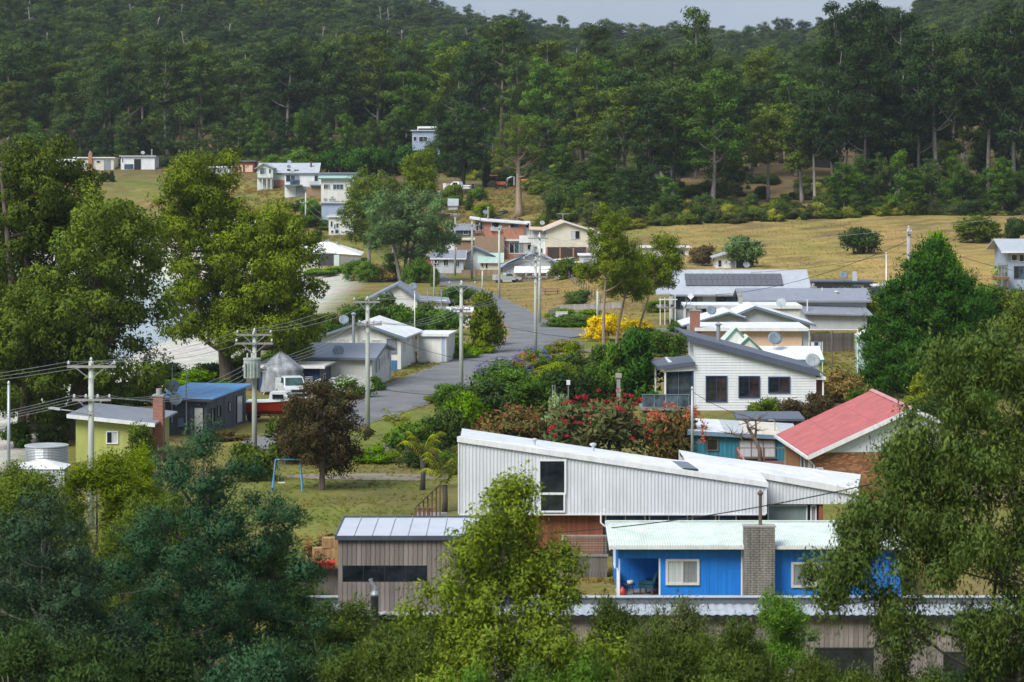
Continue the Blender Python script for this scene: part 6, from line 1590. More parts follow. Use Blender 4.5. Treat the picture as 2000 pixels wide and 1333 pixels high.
    h = simple('blue_roof_cottage', 'white cottage with wide blue-grey gable roofs behind the beige fence', 982, 1100, 549, 523, 408, 9.0, ('gy', 2.1, 0.55), LGREY, R_LGREY, over=0.5, trim=NAVYB, wins=[(985, 988, 526, 540, dict(cols=1)), (1091, 1098, 526, 534, dict(cols=1)), (993, 996, 528, 540, dict(cols=1))])
    MB().slab([(h.x(977), -0.4, h.z(516)), (h.x(1012), -0.4, h.z(500)), (h.x(1034), 5.0, h.z(497)), (h.x(990), 5.0, h.z(512))], 0.12).obj('side_roof', R_GREY, h.e)
    h.slab('awning', [(h.x(1003), -2.8, h.z(531)), (h.x(1070), -2.8, h.z(531)), (h.x(1075), -0.5, h.z(520)), (h.x(1005), -0.5, h.z(520))], 0.08, R_WHITE)
    simple('low_white_garage', 'low white garage with grey door right of the cream house', 1133, 1170, 524, 500, 424, 6.0, ('flat', 0.0), LGREY, R_WHITE, cat='garage', over=0.3, wins=[(1140, 1154, 506, 520, dict(cols=1, fm=BGREY, panes=[BGREY]))])
    simple('white_gable_annex', 'white gabled house behind the right end of the cream house', 1140, 1180, 494, 462, 448, 7.0, ('gy', 1.0, 0.4), WHITE, R_WHITE, over=0.3)
    simple('patio_shelter', 'low tan patio shelter beside the blue-grey cottage', 1088, 1134, 536, 516, 418, 4.0, ('flat', 0.05), TANW, R_CREAM, cat='shed', over=0.4)
centre()

# ------------------------------------------------------------------ houses on the far hillside
def hillside():
    h = simple('mint_house', 'mint green house with grey gable roof and deck on the far hill', 507, 618, 366, 336, 520, 8.0, ('gx', 1.5), MINT, R_LGREY, over=0.5, trim=WHITE, wins=[(540, 550, 331 + 2, 341 + 1), (512, 519, 331, 343, dict(cols=1)), (526, 531, 330, 340, dict(cols=1)), (560, 568, 330, 338, dict(cols=1)), (574, 584, 331, 338)])
    g = h.prism('front_gable', [(h.x(505), h.z(372)), (h.x(535), h.z(372)), (h.x(535), h.z(329)), (h.x(517), h.z(320)), (h.x(505), h.z(327))], -2.5, 2.0, MINT)
    MB().slab([(h.x(500), -3.0, h.z(329)), (h.x(517), -3.0, h.z(318)), (h.x(517), 4.0, h.z(318)), (h.x(500), 4.0, h.z(329))], 0.15).slab([(h.x(517), -3.0, h.z(318.2)), (h.x(538), -3.0, h.z(328)), (h.x(538), 4.0, h.z(328)), (h.x(517), 4.0, h.z(318.2))], 0.15).obj('gable_roof', R_LGREY, g)
    h.winp(510, 522, 328, 342, y=-2.5, cols=3); h.winp(527, 532, 330, 339, y=-2.5, cols=1)
    h.box('brick_base', h.x(536), h.x(560), -0.4, -0.01, -2, h.z(352), BRICKO)
    dk = h.box('deck', h.x(506), h.x(534), -4.2, -2.52, h.z(349), h.z(347), GRYW)
    for z in (343, 345.5, 340.5): MB().box(h.x(506), h.x(534), -4.22, -4.16, h.z(z + 0.8), h.z(z)).obj('rail', OFFW, dk)
    for p in (507, 516, 525, 533): MB().box(h.x(p) - 0.08, h.x(p) + 0.08, -4.15, -4.0, -2, h.z(341)).obj('post', OFFW, dk)
    h.dishp(565, 317, 4, 4, light=True); h.dishp(564, 326, -1, 4); h.flue(h.x(606), 2, h.E, h.z(318), 0.18, BRNW)
    h = simple('white_deck_house', 'long white flat-roofed house with glass balcony on the far hill', 556, 694, 381, 340, 500, 7.0, ('flat', 0.0), WHITE, R_LGREY, over=0.25, trim=SLATE, wins=[(558, 586, 342, 356, dict(cols=3, fm=WHITE)), (614, 621, 343, 358, dict(cols=1, fm=MGREY)), (647, 658, 344, 348), (672, 677, 345, 349, dict(cols=1))])
    b = h.box('balcony', h.x(556), h.x(590), -1.6, -0.02, h.z(363), h.z(361), SLATE)
    MB().box(h.x(568), h.x(587), -1.6, -1.56, h.z(361), h.z(352)).obj('glass_panel', GLASSB, b)
    b = h.box('balcony', h.x(606), h.x(628), -1.4, -0.02, h.z(363), h.z(361), SLATE)
    MB().box(h.x(606), h.x(625), -1.4, -1.36, h.z(361), h.z(354)).obj('glass_panel', CURT, b)
    h.box('under_wall', h.x(578), h.x(596), -0.3, -0.01, -3, h.z(364), MGREY); h.box('timber_screen', h.x(598), h.x(630), -0.8, -0.7, -1.6, h.z(365), TANW)
    h = simple('cream_corner_house', 'cream house with green roof edge below the long white house on the hill', 627, 684, 394, 350, 482, 8.0, ('flat', 0.3), OFFW, paint('roof_pale_green', (0.36, 0.50, 0.44)), over=0.5, trim=GREENT, wins=[(632, 645, 360, 370, dict(cols=3)), (650, 671, 360, 371, dict(cols=3, panes=[GLASSB]))])
    h = simple('grey_blue_cottage', 'pale grey-blue house with dish and chimney lower on the far hill', 628, 690, 432, 397, 462, 7.0, ('flat', -0.1), BGREY, R_LGREY, over=0.3, trim=LGREY); h.dishp(636, 391, 1, 4); h.chimney(h.x(641), h.x(653), 2, 2.8, h.E, h.z(390), CONC)
    h = simple('mint_window_house', 'cream and mint house with many small windows lower on the far hill', 642, 690, 460, 424, 447, 7.0, ('flat', 0.1), OFFW, R_LGREY, over=0.3, trim=WHITE, wins=[(645, 650, 432, 444, dict(cols=1, fm=MINT)), (652, 657, 438, 448, dict(cols=1, fm=MINT)), (655, 662, 436, 446, dict(cols=1)), (646, 652, 450, 456, dict(cols=1)), (654, 662, 448, 457, dict(cols=1))])
    h = simple('shore_house', 'white hipped house with dark carport on the grassy shore', 586, 650, 519, 494, 458, 8.0, ('gx', 1.0), OFFW, R_WHITE, over=0.4, trim=WHITE, wins=[(599, 607, 496, 507, dict(cols=1)), (607, 619, 496, 507, dict(cols=2))])
    MB().loft([(h.x(592), -0.5, h.z(491)), (h.x(706), -0.5, h.z(499)), (h.x(706), 8.5, h.z(496)), (h.x(600), 8.5, h.z(489))], [(h.x(622), 3.0, h.z(476)), (h.x(640), 3.0, h.z(474)), (h.x(640), 5.0, h.z(474)), (h.x(622), 5.0, h.z(475))]).obj('hip_roof', R_WHITE, h.e)
    h.box('carport', h.x(622), h.x(652), -0.45, -0.02, -0.3, h.z(497), paint('carport_shade', (0.07, 0.07, 0.075), 0.8, 0.2)); h.box('green_panel', h.x(652), h.x(663), -0.4, 0.2, -0.3, h.z(498), MINT)  # solid dark box, its colour standing in for shade under the carport
    h.box('paling_wall', h.x(663), h.x(705), -0.3, 0.3, -0.3, h.z(500), GRYW); h.chimney(h.x(652), h.x(660), 3, 3.7, h.E, h.z(480), BRICKO); h.dishp(640, 473, 4, 5)
    simple('red_shed', 'dull red shed with two pale doors on the far hill', 458, 497, 338, 316, 545, 6.0, ('flat', 0.0), REDBR, R_GREY, cat='shed', wins=[(464, 475, 322, 337, dict(cols=1, panes=[PEACH], fm=REDBR)), (478, 494, 322, 337, dict(cols=1, panes=[PEACH], fm=REDBR))])
    h = simple('white_carport_house', 'white block house with open dark carport on the far left hill', 236, 302, 332, 306, 556, 7.0, ('flat', -0.1), WHITE, R_LGREY, over=0.3, trim=LGREY, wins=[(238, 241, 309, 318, dict(cols=1))])
    h.box('carport', h.x(262), h.x(275), -0.1, -0.003, -0.3, h.z(311), BLACK); h.box('glass_rail', h.x(244), h.x(262), -1.0, -0.95, h.z(331), h.z(321), GLASSB); h.dishp(279, 299, 2, 4, light=True); h.flue(h.x(293), 3, h.E, h.z(294), 0.12)  # black carport plate stands in for the shade inside
    h = simple('cream_chimney_house', 'cream house with red brick chimney on the far left hill', 146, 222, 334, 309, 560, 7.0, ('flat', -0.15), CREAM, R_WHITE, over=0.3, trim=WHITE, wins=[(160, 165, 314, 319, dict(cols=1)), (188, 196, 314, 319, dict(cols=1))]); h.chimney(h.x(173), h.x(180), -0.5, 0.3, 0, h.z(300), BRICKO); h.box('porch', h.x(203), h.x(216), -0.06, -0.003, 0, h.z(313), MGREY)
    simple('white_long_house', 'long white house behind the bare branches on the far left hill', 56, 142, 345, 316, 562, 8.0, ('flat', 0.3), WHITE, R_WHITE, over=0.3, wins=[(95, 103, 334, 339), (110, 118, 310 + 8, 320 + 8)])
    h = simple('grey_roof_bungalow', 'grey roofed bungalow low on the left behind the tall eucalypts', 40, 104, 402, 384, 520, 8.0, ('gx', 1.6), WHITE, R_GREY, over=0.4, wins=[(62, 70, 386, 396, dict(cols=1)), (76, 84, 387, 396), (90, 100, 388, 396)]); h.dishp(55, 374, 2, 5)
    simple('pale_house', 'pale house glimpsed through the bright eucalypt', 398, 492, 478, 446, 455, 7.0, ('gx', 1.2), LGREY, R_WHITE, over=0.4, wins=[(430, 444, 448, 460), (405, 412, 450, 466, dict(cols=1))])
    simple('white_window_house', 'white house with a window strip behind the top of the bright eucalypt', 398, 448, 346, 328, 548, 6.0, ('flat', 0.1), WHITE, R_WHITE, over=0.3, wins=[(402, 420, 330, 338, dict(cols=4)), (424, 442, 330, 338, dict(cols=4))])
    h = simple('blue_grey_house', 'grey-blue house with white roof at the foot of the forest', 805, 858, 292, 256, 572, 8.0, ('flat', 0.0), BGREY, LGREY, over=0.3, trim=LGREY, wins=[(807, 814, 267, 276, dict(cols=1)), (818, 835, 267, 278, dict(cols=2))]); h.box('upper_deck', h.x(814), h.x(860), 3, 6, h.E + 0.2, h.z(247), WHITE); h.box('upper_dark', h.x(816), h.x(856), 2.9, 2.99, h.E + 0.2, h.z(251), BLACK)
    simple('grey_hill_house', 'grey gabled house behind the dark rounded tree', 944, 988, 292, 250, 585, 8.0, ('gy', 0.9, 0.8), MGREY, R_LGREY, over=0.3)
    simple('forest_cabin', 'dark cabin among the trees above the middle of the town', 1278, 1322, 305, 262, 540, 7.0, ('flat', 0.2), DGREY, R_LGREY, over=0.4)
    simple('forest_lodge', 'low dark lodge with white roof edge among the forest trees on the right', 1540, 1634, 292, 270, 560, 7.0, ('flat', 0.2), BLACK, R_WHITE, over=0.4, trim=WHITE, wins=[(1560, 1572, 274, 286), (1600, 1612, 274, 286)])
    simple('white_roof_barn', 'white roof showing through the forest high on the right', 1585, 1660, 222, 204, 640, 8.0, ('flat', 0.2), LGREY, R_WHITE, over=0.4)
    simple('small_a_shed', 'small grey roofed shed on the grassy slope', 876, 894, 410, 402, 480, 2.0, ('gx', 1.0), WHITE, R_LGREY, cat='shed', over=0.15)
    simple('white_water_shed', 'small white shed roof above the dark hedge row', 620, 642, 292, 286, 590, 4.0, ('gx', 0.5), OFFW, R_WHITE, cat='shed')
hillside()

# ------------------------------------------------------------------ poles and wires
ANCH = {}
INSM = paint('porcelain_insulator', (0.55, 0.56, 0.55), 0.25, 0.1)
def pole(key, px, D, top, label, r=0.16, arms=(), mat=None, kind='utility_pole', cat='pole', base=None, transformer=None, lamp=None, lean=0.0, braces=True):
    """arms: (row, left px, right px, number of insulators)"""
    x = X(px, D); zb = gz1(x, D) if base is None else base
    e = empty(kind, (x, D, zb), 0, label, cat)
    zt = Z(top, D) - zb; mat = mat or POLEW
    MB().tube([(0, 0, -0.3), (lean * 0.4, 0, zt * 0.5), (lean, 0, zt)], [r * 1.12, r, r * 0.82], 10).obj('post', mat, e, True)
    ANCH[key] = []
    for row, pl, pr, n in arms:
        z = Z(row, D) - zb; a, b = X(pl, D) - x, X(pr, D) - x
        arm = MB().box(a, b, -r - 0.10, -r - 0.0, z - 0.055, z + 0.055).obj('crossarm', GRYW, e)
        if braces:
            for sx in (-1, 1): MB().tube([(sx * min(0.75, (b - a) * 0.3), -r - 0.11, z - 0.05), (0, -r - 0.11, z - 0.62)], 0.022, 5).obj('brace', STEEL, e)
        row_pts = []
        for i in range(n):
            xi = a + 0.08 + (b - a - 0.16) * i / max(1, n - 1)
            MB().lathe([(0.02, 0), (0.02, 0.06), (0.065, 0.07), (0.075, 0.12), (0.05, 0.15), (0.055, 0.2), (0.03, 0.23)], 8, (xi, -r - 0.05, z + 0.056)).obj('insulator', INSM, arm, True)
            row_pts.append(Vector((x + xi, D - r - 0.05, zb + z + 0.24)))
        ANCH[key].append(row_pts)
    MB().lathe([(0.02, 0), (0.07, 0.05), (0.07, 0.12), (0.03, 0.2)], 8, (lean, 0, zt)).obj('cap', INSM, e, True)
    if transformer:
        t0, t1, pl, pr = transformer; za, zb2 = Z(t1, D) - zb, Z(t0, D) - zb; w = (X(pr, D) - X(pl, D)) / 2; cx = (X(pr, D) + X(pl, D)) / 2 - x
        t = MB().lathe([(w * 0.9, 0), (w, 0.03), (w, zb2 - za - 0.1), (w * 1.05, zb2 - za - 0.1), (w * 1.05, zb2 - za)], 16, (cx, -r - w * 0.55, za)).obj('transformer', paint('transformer_pale_green', (0.42, 0.48, 0.44), 0.5, 0.2), e)
        for k in range(5): MB().box(cx - w + 0.15 + k * (2 * w - 0.3) / 4 - 0.02, cx - w + 0.15 + k * (2 * w - 0.3) / 4 + 0.02, -r - w * 1.62, -r - w * 0.6, za + 0.1, zb2 - 0.25).obj('fin', MATS['transformer_pale_green'], t)
        for k in (-0.5, 0.0, 0.5): MB().lathe([(0.03, 0), (0.06, 0.05), (0.03, 0.1), (0.06, 0.15), (0.03, 0.2), (0.05, 0.25), (0.02, 0.32)], 8, (cx + k * w, -r - w * 1.1, zb2)).obj('bushing', INSM, t, True)
    if lamp:
        row, pl = lamp; z = Z(row, D) - zb; xl = X(pl, D) - x
        a = MB().tube([(0, -r, z - 0.25), (xl * 0.5, -r - 0.3, z - 0.02), (xl * 0.8, -r - 0.35, z + 0.05)], 0.035, 6).obj('lamp_arm', STEEL, e)
        MB().loft([(xl * 0.72, -r - 0.45, z + 0.0), (xl, -r - 0.42, z + 0.08), (xl, -r - 0.28, z + 0.08), (xl * 0.72, -r - 0.25, z + 0.0)], [(xl * 0.72, -r - 0.45, z + 0.13), (xl, -r - 0.42, z + 0.16), (xl, -r - 0.28, z + 0.16), (xl * 0.72, -r - 0.25, z + 0.13)]).obj('lamp_head', ALU, a)
    return e

pole('p1', 178, 140, 706, 'pale timber power pole with street lamp in front of the lime house', 0.15, [(716, 132, 228, 3), (781, 143, 218, 4)], lamp=(800, 98))
pole('p2', 497, 170, 648, 'timber power pole with a transformer drum left of the reddish tree', 0.15, [(654, 462, 532, 3), (671, 460, 534, 2), (722, 474, 522, 4)], transformer=(699, 738, 477, 510))
pole('p3', 718, 185, 585, 'tall timber power pole at the near street edge beside the white lilies', 0.155, [(590, 690, 742, 3), (634, 700, 746, 4)])
pole('p4', 901, 217, 553, 'timber power pole on the kerb before the leafy roadside tree', 0.155, [(557, 876, 930, 3), (605, 881, 919, 4)])
pole('p5', 1046, 262, 506, 'power pole standing in the street bend beside the violet flowers', 0.15, [(509, 1022, 1076, 3), (541, 1026, 1070, 4)])
pole('p6', 1054, 306, 458, 'tall power pole directly behind the pole in the street bend', 0.15, [(466, 1032, 1070, 3), (500, 1040, 1066, 2)], transformer=(482, 497, 1036, 1046))
pole('p7', 975, 356, 444, 'power pole on the dry common right of the far street', 0.15, [(446, 962, 996, 3)])
pole('p8', 922, 408, 434, 'power pole beside the mint roofed cottage', 0.16, [(440, 906, 938, 3)])
pole('p9', 889, 421, 420, 'power pole before the steep white gable', 0.16, [(421, 880, 898, 4), (440, 872, 904, 3)])
pole('p10', 848, 344, 513, 'plain thin pole behind the beach house', 0.11, [(515, 842, 856, 2)], braces=False)
pole('p11', 942, 374, 530, 'short bare pole at the far street edge', 0.09)
pole('p12', 1167, 306, 569, 'short grey post by the yellow bush', 0.12)
pole('p13', 1775, 232, 446, 'weathered power pole rising behind the huge cypress', 0.2, [(456, 1770, 1781, 2)], braces=False, mat=GRYW)
pole('p14', 1731, 262, 497, 'slim pale steel pole before the white shed', 0.07, mat=ALU, kind='steel_pole')
pole('p15', 1352, 163, 762, 'slim galvanised pole before the teal shack', 0.08, mat=STEEL, kind='steel_pole')
pole('p16', 17, 146, 752, 'square galvanised post at the left edge', 0.085, mat=STEEL, kind='steel_pole')
pole('p17', 810, 262, 573, 'thin white flagpole behind the white gable roof', 0.05, mat=WHITE, kind='flag_pole')
pole('p18', 597, 472, 378, 'small pole on the far hill above the bright eucalypt', 0.12, [(396, 586, 602, 2)], braces=False)
pole('p19', 715, 226, 628, 'thin white and rusty service pole beside the slate roofed cottage', 0.06, mat=CREAM, kind='service_pole', base=0)

WIREM = paint('wire_grey', (0.30, 0.31, 0.31), 0.4, 0.05)
WIRED = paint('wire_black', (0.02, 0.02, 0.022), 0.6, 0.05)
def wire(a, b, sag, label, group=None, r=0.011, mat=None):
    a, b = Vector(a), Vector(b); n = 18; P = []
    for i in range(n + 1):
        t = i / n; p = a.lerp(b, t); p.z -= 4 * sag * t * (1 - t); P.append(tuple(p))
    o = MB().tube(P, r, 4).obj('power_line', mat or WIREM); tag(o, label, 'wire', group); return o
def span(k1, a1, k2, a2, label, group, sag=0.8, r=0.011):
    A, B_ = ANCH[k1][a1], ANCH[k2][a2]
    for i in range(min(len(A), len(B_))): wire(A[i], B_[i], sag * (0.9 + 0.08 * i), label, group, r)
def stub(k, a, dx, dy, dz, label, group, sag=0.8, r=0.011):
    for p in ANCH[k][a]: wire(p, (p.x + dx, p.y + dy, p.z + dz), sag, label, group, r)
span('p1', 0, 'p2', 0, 'upper wire from the lamp pole to the transformer pole', 'upper wires lamp pole to transformer pole', 0.5)
span('p1', 1, 'p2', 2, 'lower wire from the lamp pole to the transformer pole', 'lower wires lamp pole to transformer pole', 0.9)
span('p2', 0, 'p3', 0, 'upper wire from the transformer pole to the lily pole', 'upper wires transformer pole to lily pole', 0.4)
span('p2', 2, 'p3', 1, 'lower wire from the transformer pole to the lily pole', 'lower wires transformer pole to lily pole', 0.5)
span('p3', 0, 'p4', 0, 'upper wire crossing the street between the two nearest poles', 'upper wires across the street', 0.5)
span('p3', 1, 'p4', 1, 'lower wire crossing the street between the two nearest poles', 'lower wires across the street', 0.7)
span('p4', 0, 'p5', 0, 'upper wire from the kerb pole to the bend pole', 'upper wires kerb pole to bend pole', 0.6)
span('p4', 1, 'p5', 1, 'lower wire from the kerb pole to the bend pole', 'lower wires kerb pole to bend pole', 0.8)
span('p5', 0, 'p7', 0, 'upper wire from the bend pole over the dry common', 'wires over the dry common', 1.0)
span('p5', 1, 'p6', 1, 'short wire between the two poles at the bend', 'short wires at the bend')
span('p7', 0, 'p8', 0, 'wire from the common pole to the mint cottage pole', 'wires to the mint cottage')
span('p8', 0, 'p9', 1, 'wire between the two far street poles', 'wires between far street poles')
stub('p1', 0, -16, -26, 0.3, 'upper wire leaving the frame at the left', 'upper wires leaving at the left', 0.5)
stub('p1', 1, -16, -26, -0.2, 'lower wire leaving the frame at the left', 'lower wires leaving at the left', 0.7)
stub('p6', 0, 22, 26, -4.0, 'wire from the bend pole towards the low white garage', 'wires towards the white garage', 1.0)
stub('p9', 0, -6, 30, 2.0, 'wire from the white gable pole up the hill', 'wires up the hill', 0.8)
stub('p18', 0, 8, -12, -5.0, 'wire from the small hill pole down to the mint window house', 'wires on the far hill', 0.6)
wire((X(1060, 126), 126, Z(1042, 126)), (X(1790, 104), 104, Z(925, 104)), 0.35, 'thick black cable crossing before the white metal house', r=0.022, mat=WIRED)
wire((X(1775, 232), 232, Z(470, 232)), (X(1395, 300), 300, Z(576, 300)), 0.9, 'dark cable from the weathered pole down to the solar roof', r=0.022, mat=WIRED)
wire((X(1775, 232), 232, Z(462, 232)), (X(2080, 260), 260, Z(540, 260)), 0.7, 'dark cable from the weathered pole to the right edge', r=0.018, mat=WIRED)
wire((X(1730, 262), 262, Z(500, 262)), (X(1300, 340), 340, Z(530, 340)), 0.8, 'thin dark cable from the steel pole over the solar roof', r=0.016, mat=WIRED)
wire((X(1100, 430), 430, Z(470, 430)), (X(2060, 300), 300, Z(412, 300)), 1.6, 'long pale wire over the dry paddock', r=0.016)
wire((X(1352, 163), 163, Z(765, 163)), (X(1465, 170), 170, Z(815, 170)), 0.2, 'black cable from the slim galvanised pole to the teal roof', r=0.016, mat=WIRED)
wire((X(726, 185), 185, Z(757, 185)), (X(905, 217), 217, Z(771, 217)), 0.2, 'dark low cable across the near street', r=0.018, mat=WIRED)
wire((X(722, 185), 185, Z(640, 185)), (X(1060, 262), 262, Z(690, 262)), 1.4, 'dark service cable slanting across the street', r=0.016, mat=WIRED)
wire((X(905, 217), 217, Z(618, 217)), (X(1330, 262), 262, Z(655, 262)), 1.0, 'dark cable crossing the street bend to the right', r=0.016, mat=WIRED)

# ------------------------------------------------------------------ vehicles and boats
def wheel(parent, x, y, z, r, w=0.22):
    t = MB().lathe([(r * 0.6, -w / 2), (r * 0.95, -w / 2), (r, -w * 0.35), (r, w * 0.35), (r * 0.95, w / 2), (r * 0.6, w / 2)], 16).obj('wheel', RUBBER, parent, True)
    t.rotation_euler = (math.pi / 2, 0, 0); t.location = (x, y, z)
    MB().lathe([(0.02, -w * 0.42), (r * 0.6, -w * 0.36), (r * 0.6, w * 0.36), (0.02, w * 0.42)], 12).obj('rim', STEEL, t)
def ute(px, D, rz, label, paintm, rack=False, base=None, s=1.0):
    x = X(px, D); e = empty('pickup_truck', (x, D, gz1(x, D) + 0.03 if base is None else base), math.radians(rz), label, 'car'); e.scale = (s, s, s)
    # built along +x (front at +x), 4.9 m long
    b = MB()
    low = [(-2.4, 0.5), (2.35, 0.45), (2.45, 0.62), (2.4, 0.95), (1.2, 1.08), (-2.4, 1.05)]
    b.loft([(p[0], -0.88, p[1]) for p in low], [(p[0], 0.88, p[1]) for p in low])
    body = b.obj('body', paintm, e)
    cab = [(-0.55, 1.07), (1.25, 1.07), (0.62, 1.68), (-0.45, 1.70)]
    MB().loft([(p[0], -0.80 + 0.1 * (p[1] > 1.5), p[1]) for p in cab], [(p[0], 0.80 - 0.1 * (p[1] > 1.5), p[1]) for p in cab]).obj('cab', paintm, e)
    MB().loft([(1.22, -0.70, 1.12), (1.22, 0.70, 1.12), (0.70, 0.62, 1.63), (0.70, -0.62, 1.63)], [(1.27, -0.70, 1.14), (1.27, 0.70, 1.14), (0.75, 0.62, 1.65), (0.75, -0.62, 1.65)]).obj('windscreen', glass('car_glass', (0.02, 0.05, 0.045), 0.04), e)
    for sy in (-1, 1):
        MB().loft([(-0.42, sy * 0.795, 1.14), (1.05, sy * 0.795, 1.14), (0.56, sy * 0.715, 1.6), (-0.38, sy * 0.715, 1.6)], [(-0.42, sy * 0.81, 1.14), (1.05, sy * 0.81, 1.14), (0.56, sy * 0.73, 1.6), (-0.38, sy * 0.73, 1.6)]).obj('side_window', MATS['car_glass'], e)
        MB().box(1.02, 1.14, sy * 0.98 - 0.1, sy * 0.98 + 0.1, 1.12, 1.28).obj('mirror', WHITE, e)
        MB().box(2.40, 2.47, sy * 0.68 - 0.16, sy * 0.68 + 0.16, 0.72, 0.9).obj('headlight', PVC, e)
        for wx in (-1.55, 1.55): wheel(e, wx, sy * 0.78, 0.34, 0.34)
    MB().box(2.36, 2.5, -0.86, 0.86, 0.42, 0.58).obj('bumper', BLACK, e)
    MB().box(2.41, 2.465, -0.45, 0.45, 0.68, 0.88).obj('grille', BLACK, e)
    MB().box(-2.38, -0.6, -0.86, -0.8, 1.055, 1.42).box(-2.38, -0.6, 0.8, 0.86, 1.055, 1.42).box(-2.38, -2.32, -0.8, 0.8, 1.055, 1.42).obj('tray', paintm, e)
    if rack: MB().tube([(-2.2, -0.75, 1.4), (-2.0, -0.75, 1.95), (0.4, -0.7, 1.95), (0.9, -0.7, 1.75)], 0.035, 5).tube([(-2.2, 0.75, 1.4), (-2.0, 0.75, 1.95), (0.4, 0.7, 1.95), (0.9, 0.7, 1.75)], 0.035, 5).obj('roof_rack', BLACK, e)
    return e
ute(570, 213, -76, 'white pickup parked under the silver tarpaulin beside the lattice screen', paint('car_white', (0.62, 0.64, 0.65), 0.25, 0.04))
ute(1678, 318, 170, 'dark utility with roof bars behind the grey gable house', paint('car_dark', (0.05, 0.06, 0.07), 0.3, 0.1), rack=True, base=1.9)
ute(990, 401, 20, 'small car parked at the corner of the beige fence', paint('car_silver', (0.45, 0.48, 0.48), 0.3, 0.05), s=0.8)
ute(862, 497, 20, 'blue-grey car half hidden in bushes on the hill', paint('car_blue', (0.2, 0.3, 0.36), 0.3, 0.05), s=0.85)

def boat(px, D, z, rz, L, label, hullm, topm, cabin=True, trailer=True, s=1.0, kind='motor_boat'):
    x = X(px, D); e = empty(kind, (x, D, z), math.radians(rz), label, 'boat'); e.scale = (s, s, s)
    sec = []; n = 9
    for i in range(n):
        t = i / (n - 1); w = 1.05 * (1 - max(0, t - 0.45) ** 2 * 3.1); w = max(w, 0.03); zt = 0.95 + 0.35 * t ** 2; zk = 0.05 + 0.62 * max(0, t - 0.55) ** 1.6
        sec.append([(t * L, -w, zt), (t * L, -w * 0.82, zk + 0.33), (t * L, 0, zk), (t * L, w * 0.82, zk + 0.33), (t * L, w, zt)])
    v = [p for q in sec for p in q]; f = []
    for i in range(n - 1):
        for k in range(4): f.append((i * 5 + k, (i + 1) * 5 + k, (i + 1) * 5 + k + 1, i * 5 + k + 1))
    f.append((0, 1, 2, 3, 4)); f.append(tuple((n - 1) * 5 + k for k in (4, 3, 2, 1, 0)))
    link(bpy.data.objects.new('hull', np_mesh('hull', v, f, mat=hullm)), e)
    dk = MB()
    for i in range(n - 1):
        a, b = sec[i], sec[i + 1]; dk.add([(a[0][0], a[0][1], a[0][2] + 0.01), (b[0][0], b[0][1], b[0][2] + 0.01), (b[4][0], b[4][1], b[4][2] + 0.01), (a[4][0], a[4][1], a[4][2] + 0.01)], [(0, 1, 2, 3)])
    dk.obj('deck', topm, e)
    MB().tube([(p[0][0], p[0][1] * 1.01, p[0][2]) for p in sec], 0.045, 6).tube([(p[4][0], p[4][1] * 1.01, p[4][2]) for p in sec], 0.045, 6).obj('gunwale', topm, e)
    if cabin:
        c = MB().loft([(L * 0.38, -0.75, 1.0), (L * 0.74, -0.55, 1.05), (L * 0.74, 0.55, 1.05), (L * 0.38, 0.75, 1.0)], [(L * 0.40, -0.62, 1.65), (L * 0.60, -0.5, 1.65), (L * 0.60, 0.5, 1.65), (L * 0.40, 0.62, 1.65)]).obj('cabin', topm, e)
        MB().loft([(L * 0.735, -0.48, 1.15), (L * 0.735, 0.48, 1.15), (L * 0.625, 0.45, 1.58), (L * 0.625, -0.45, 1.58)], [(L * 0.75, -0.48, 1.15), (L * 0.75, 0.48, 1.15), (L * 0.64, 0.45, 1.58), (L * 0.64, -0.45, 1.58)]).obj('windscreen', GLASS, c)
        MB().box(L * 0.44, L * 0.6, -0.74, -0.66, 1.2, 1.5).box(L * 0.44, L * 0.6, 0.66, 0.74, 1.2, 1.5).obj('side_window', GLASS, c)
    MB().box(-0.35, 0.05, -0.2, 0.2, 0.45, 1.25).obj('outboard_motor', BLACK, e)
    if trailer:
        MB().box(-0.2, L + 0.9, -0.04, 0.04, -0.05, 0.03).box(0.6, 0.7, -0.9, 0.9, -0.05, 0.03).obj('trailer_frame', STEEL, e)
        for sy in (-1, 1): wheel(e, 0.65, sy * 0.95, -0.05, 0.28, 0.18)
    return e
boat(478, 196, 0.4, -8, 4.8, 'red and white runabout boat beside the charcoal house', paint('boat_red', (0.42, 0.035, 0.015), 0.35, 0.1), WHITE)
boat(1352, 350, 2.3, 4, 4.6, 'white cabin boat on its trailer beside the cream shed', WHITE, WHITE)
boat(930, 436, 1.2, 70, 5.2, 'white cabin cruiser parked between the far cottages', WHITE, WHITE)
boat(1076, 425, gz1(6, 425) + 0.5, 8, 3.6, 'small blue and white dinghy beside the cream house', paint('boat_blue', (0.06, 0.2, 0.42), 0.4, 0.1), WHITE, cabin=False)
boat(922, 505, gz1(X(922, 505), 505) + 0.6, 150, 6.0, 'white boat lying among bushes on the hillside', WHITE, WHITE)

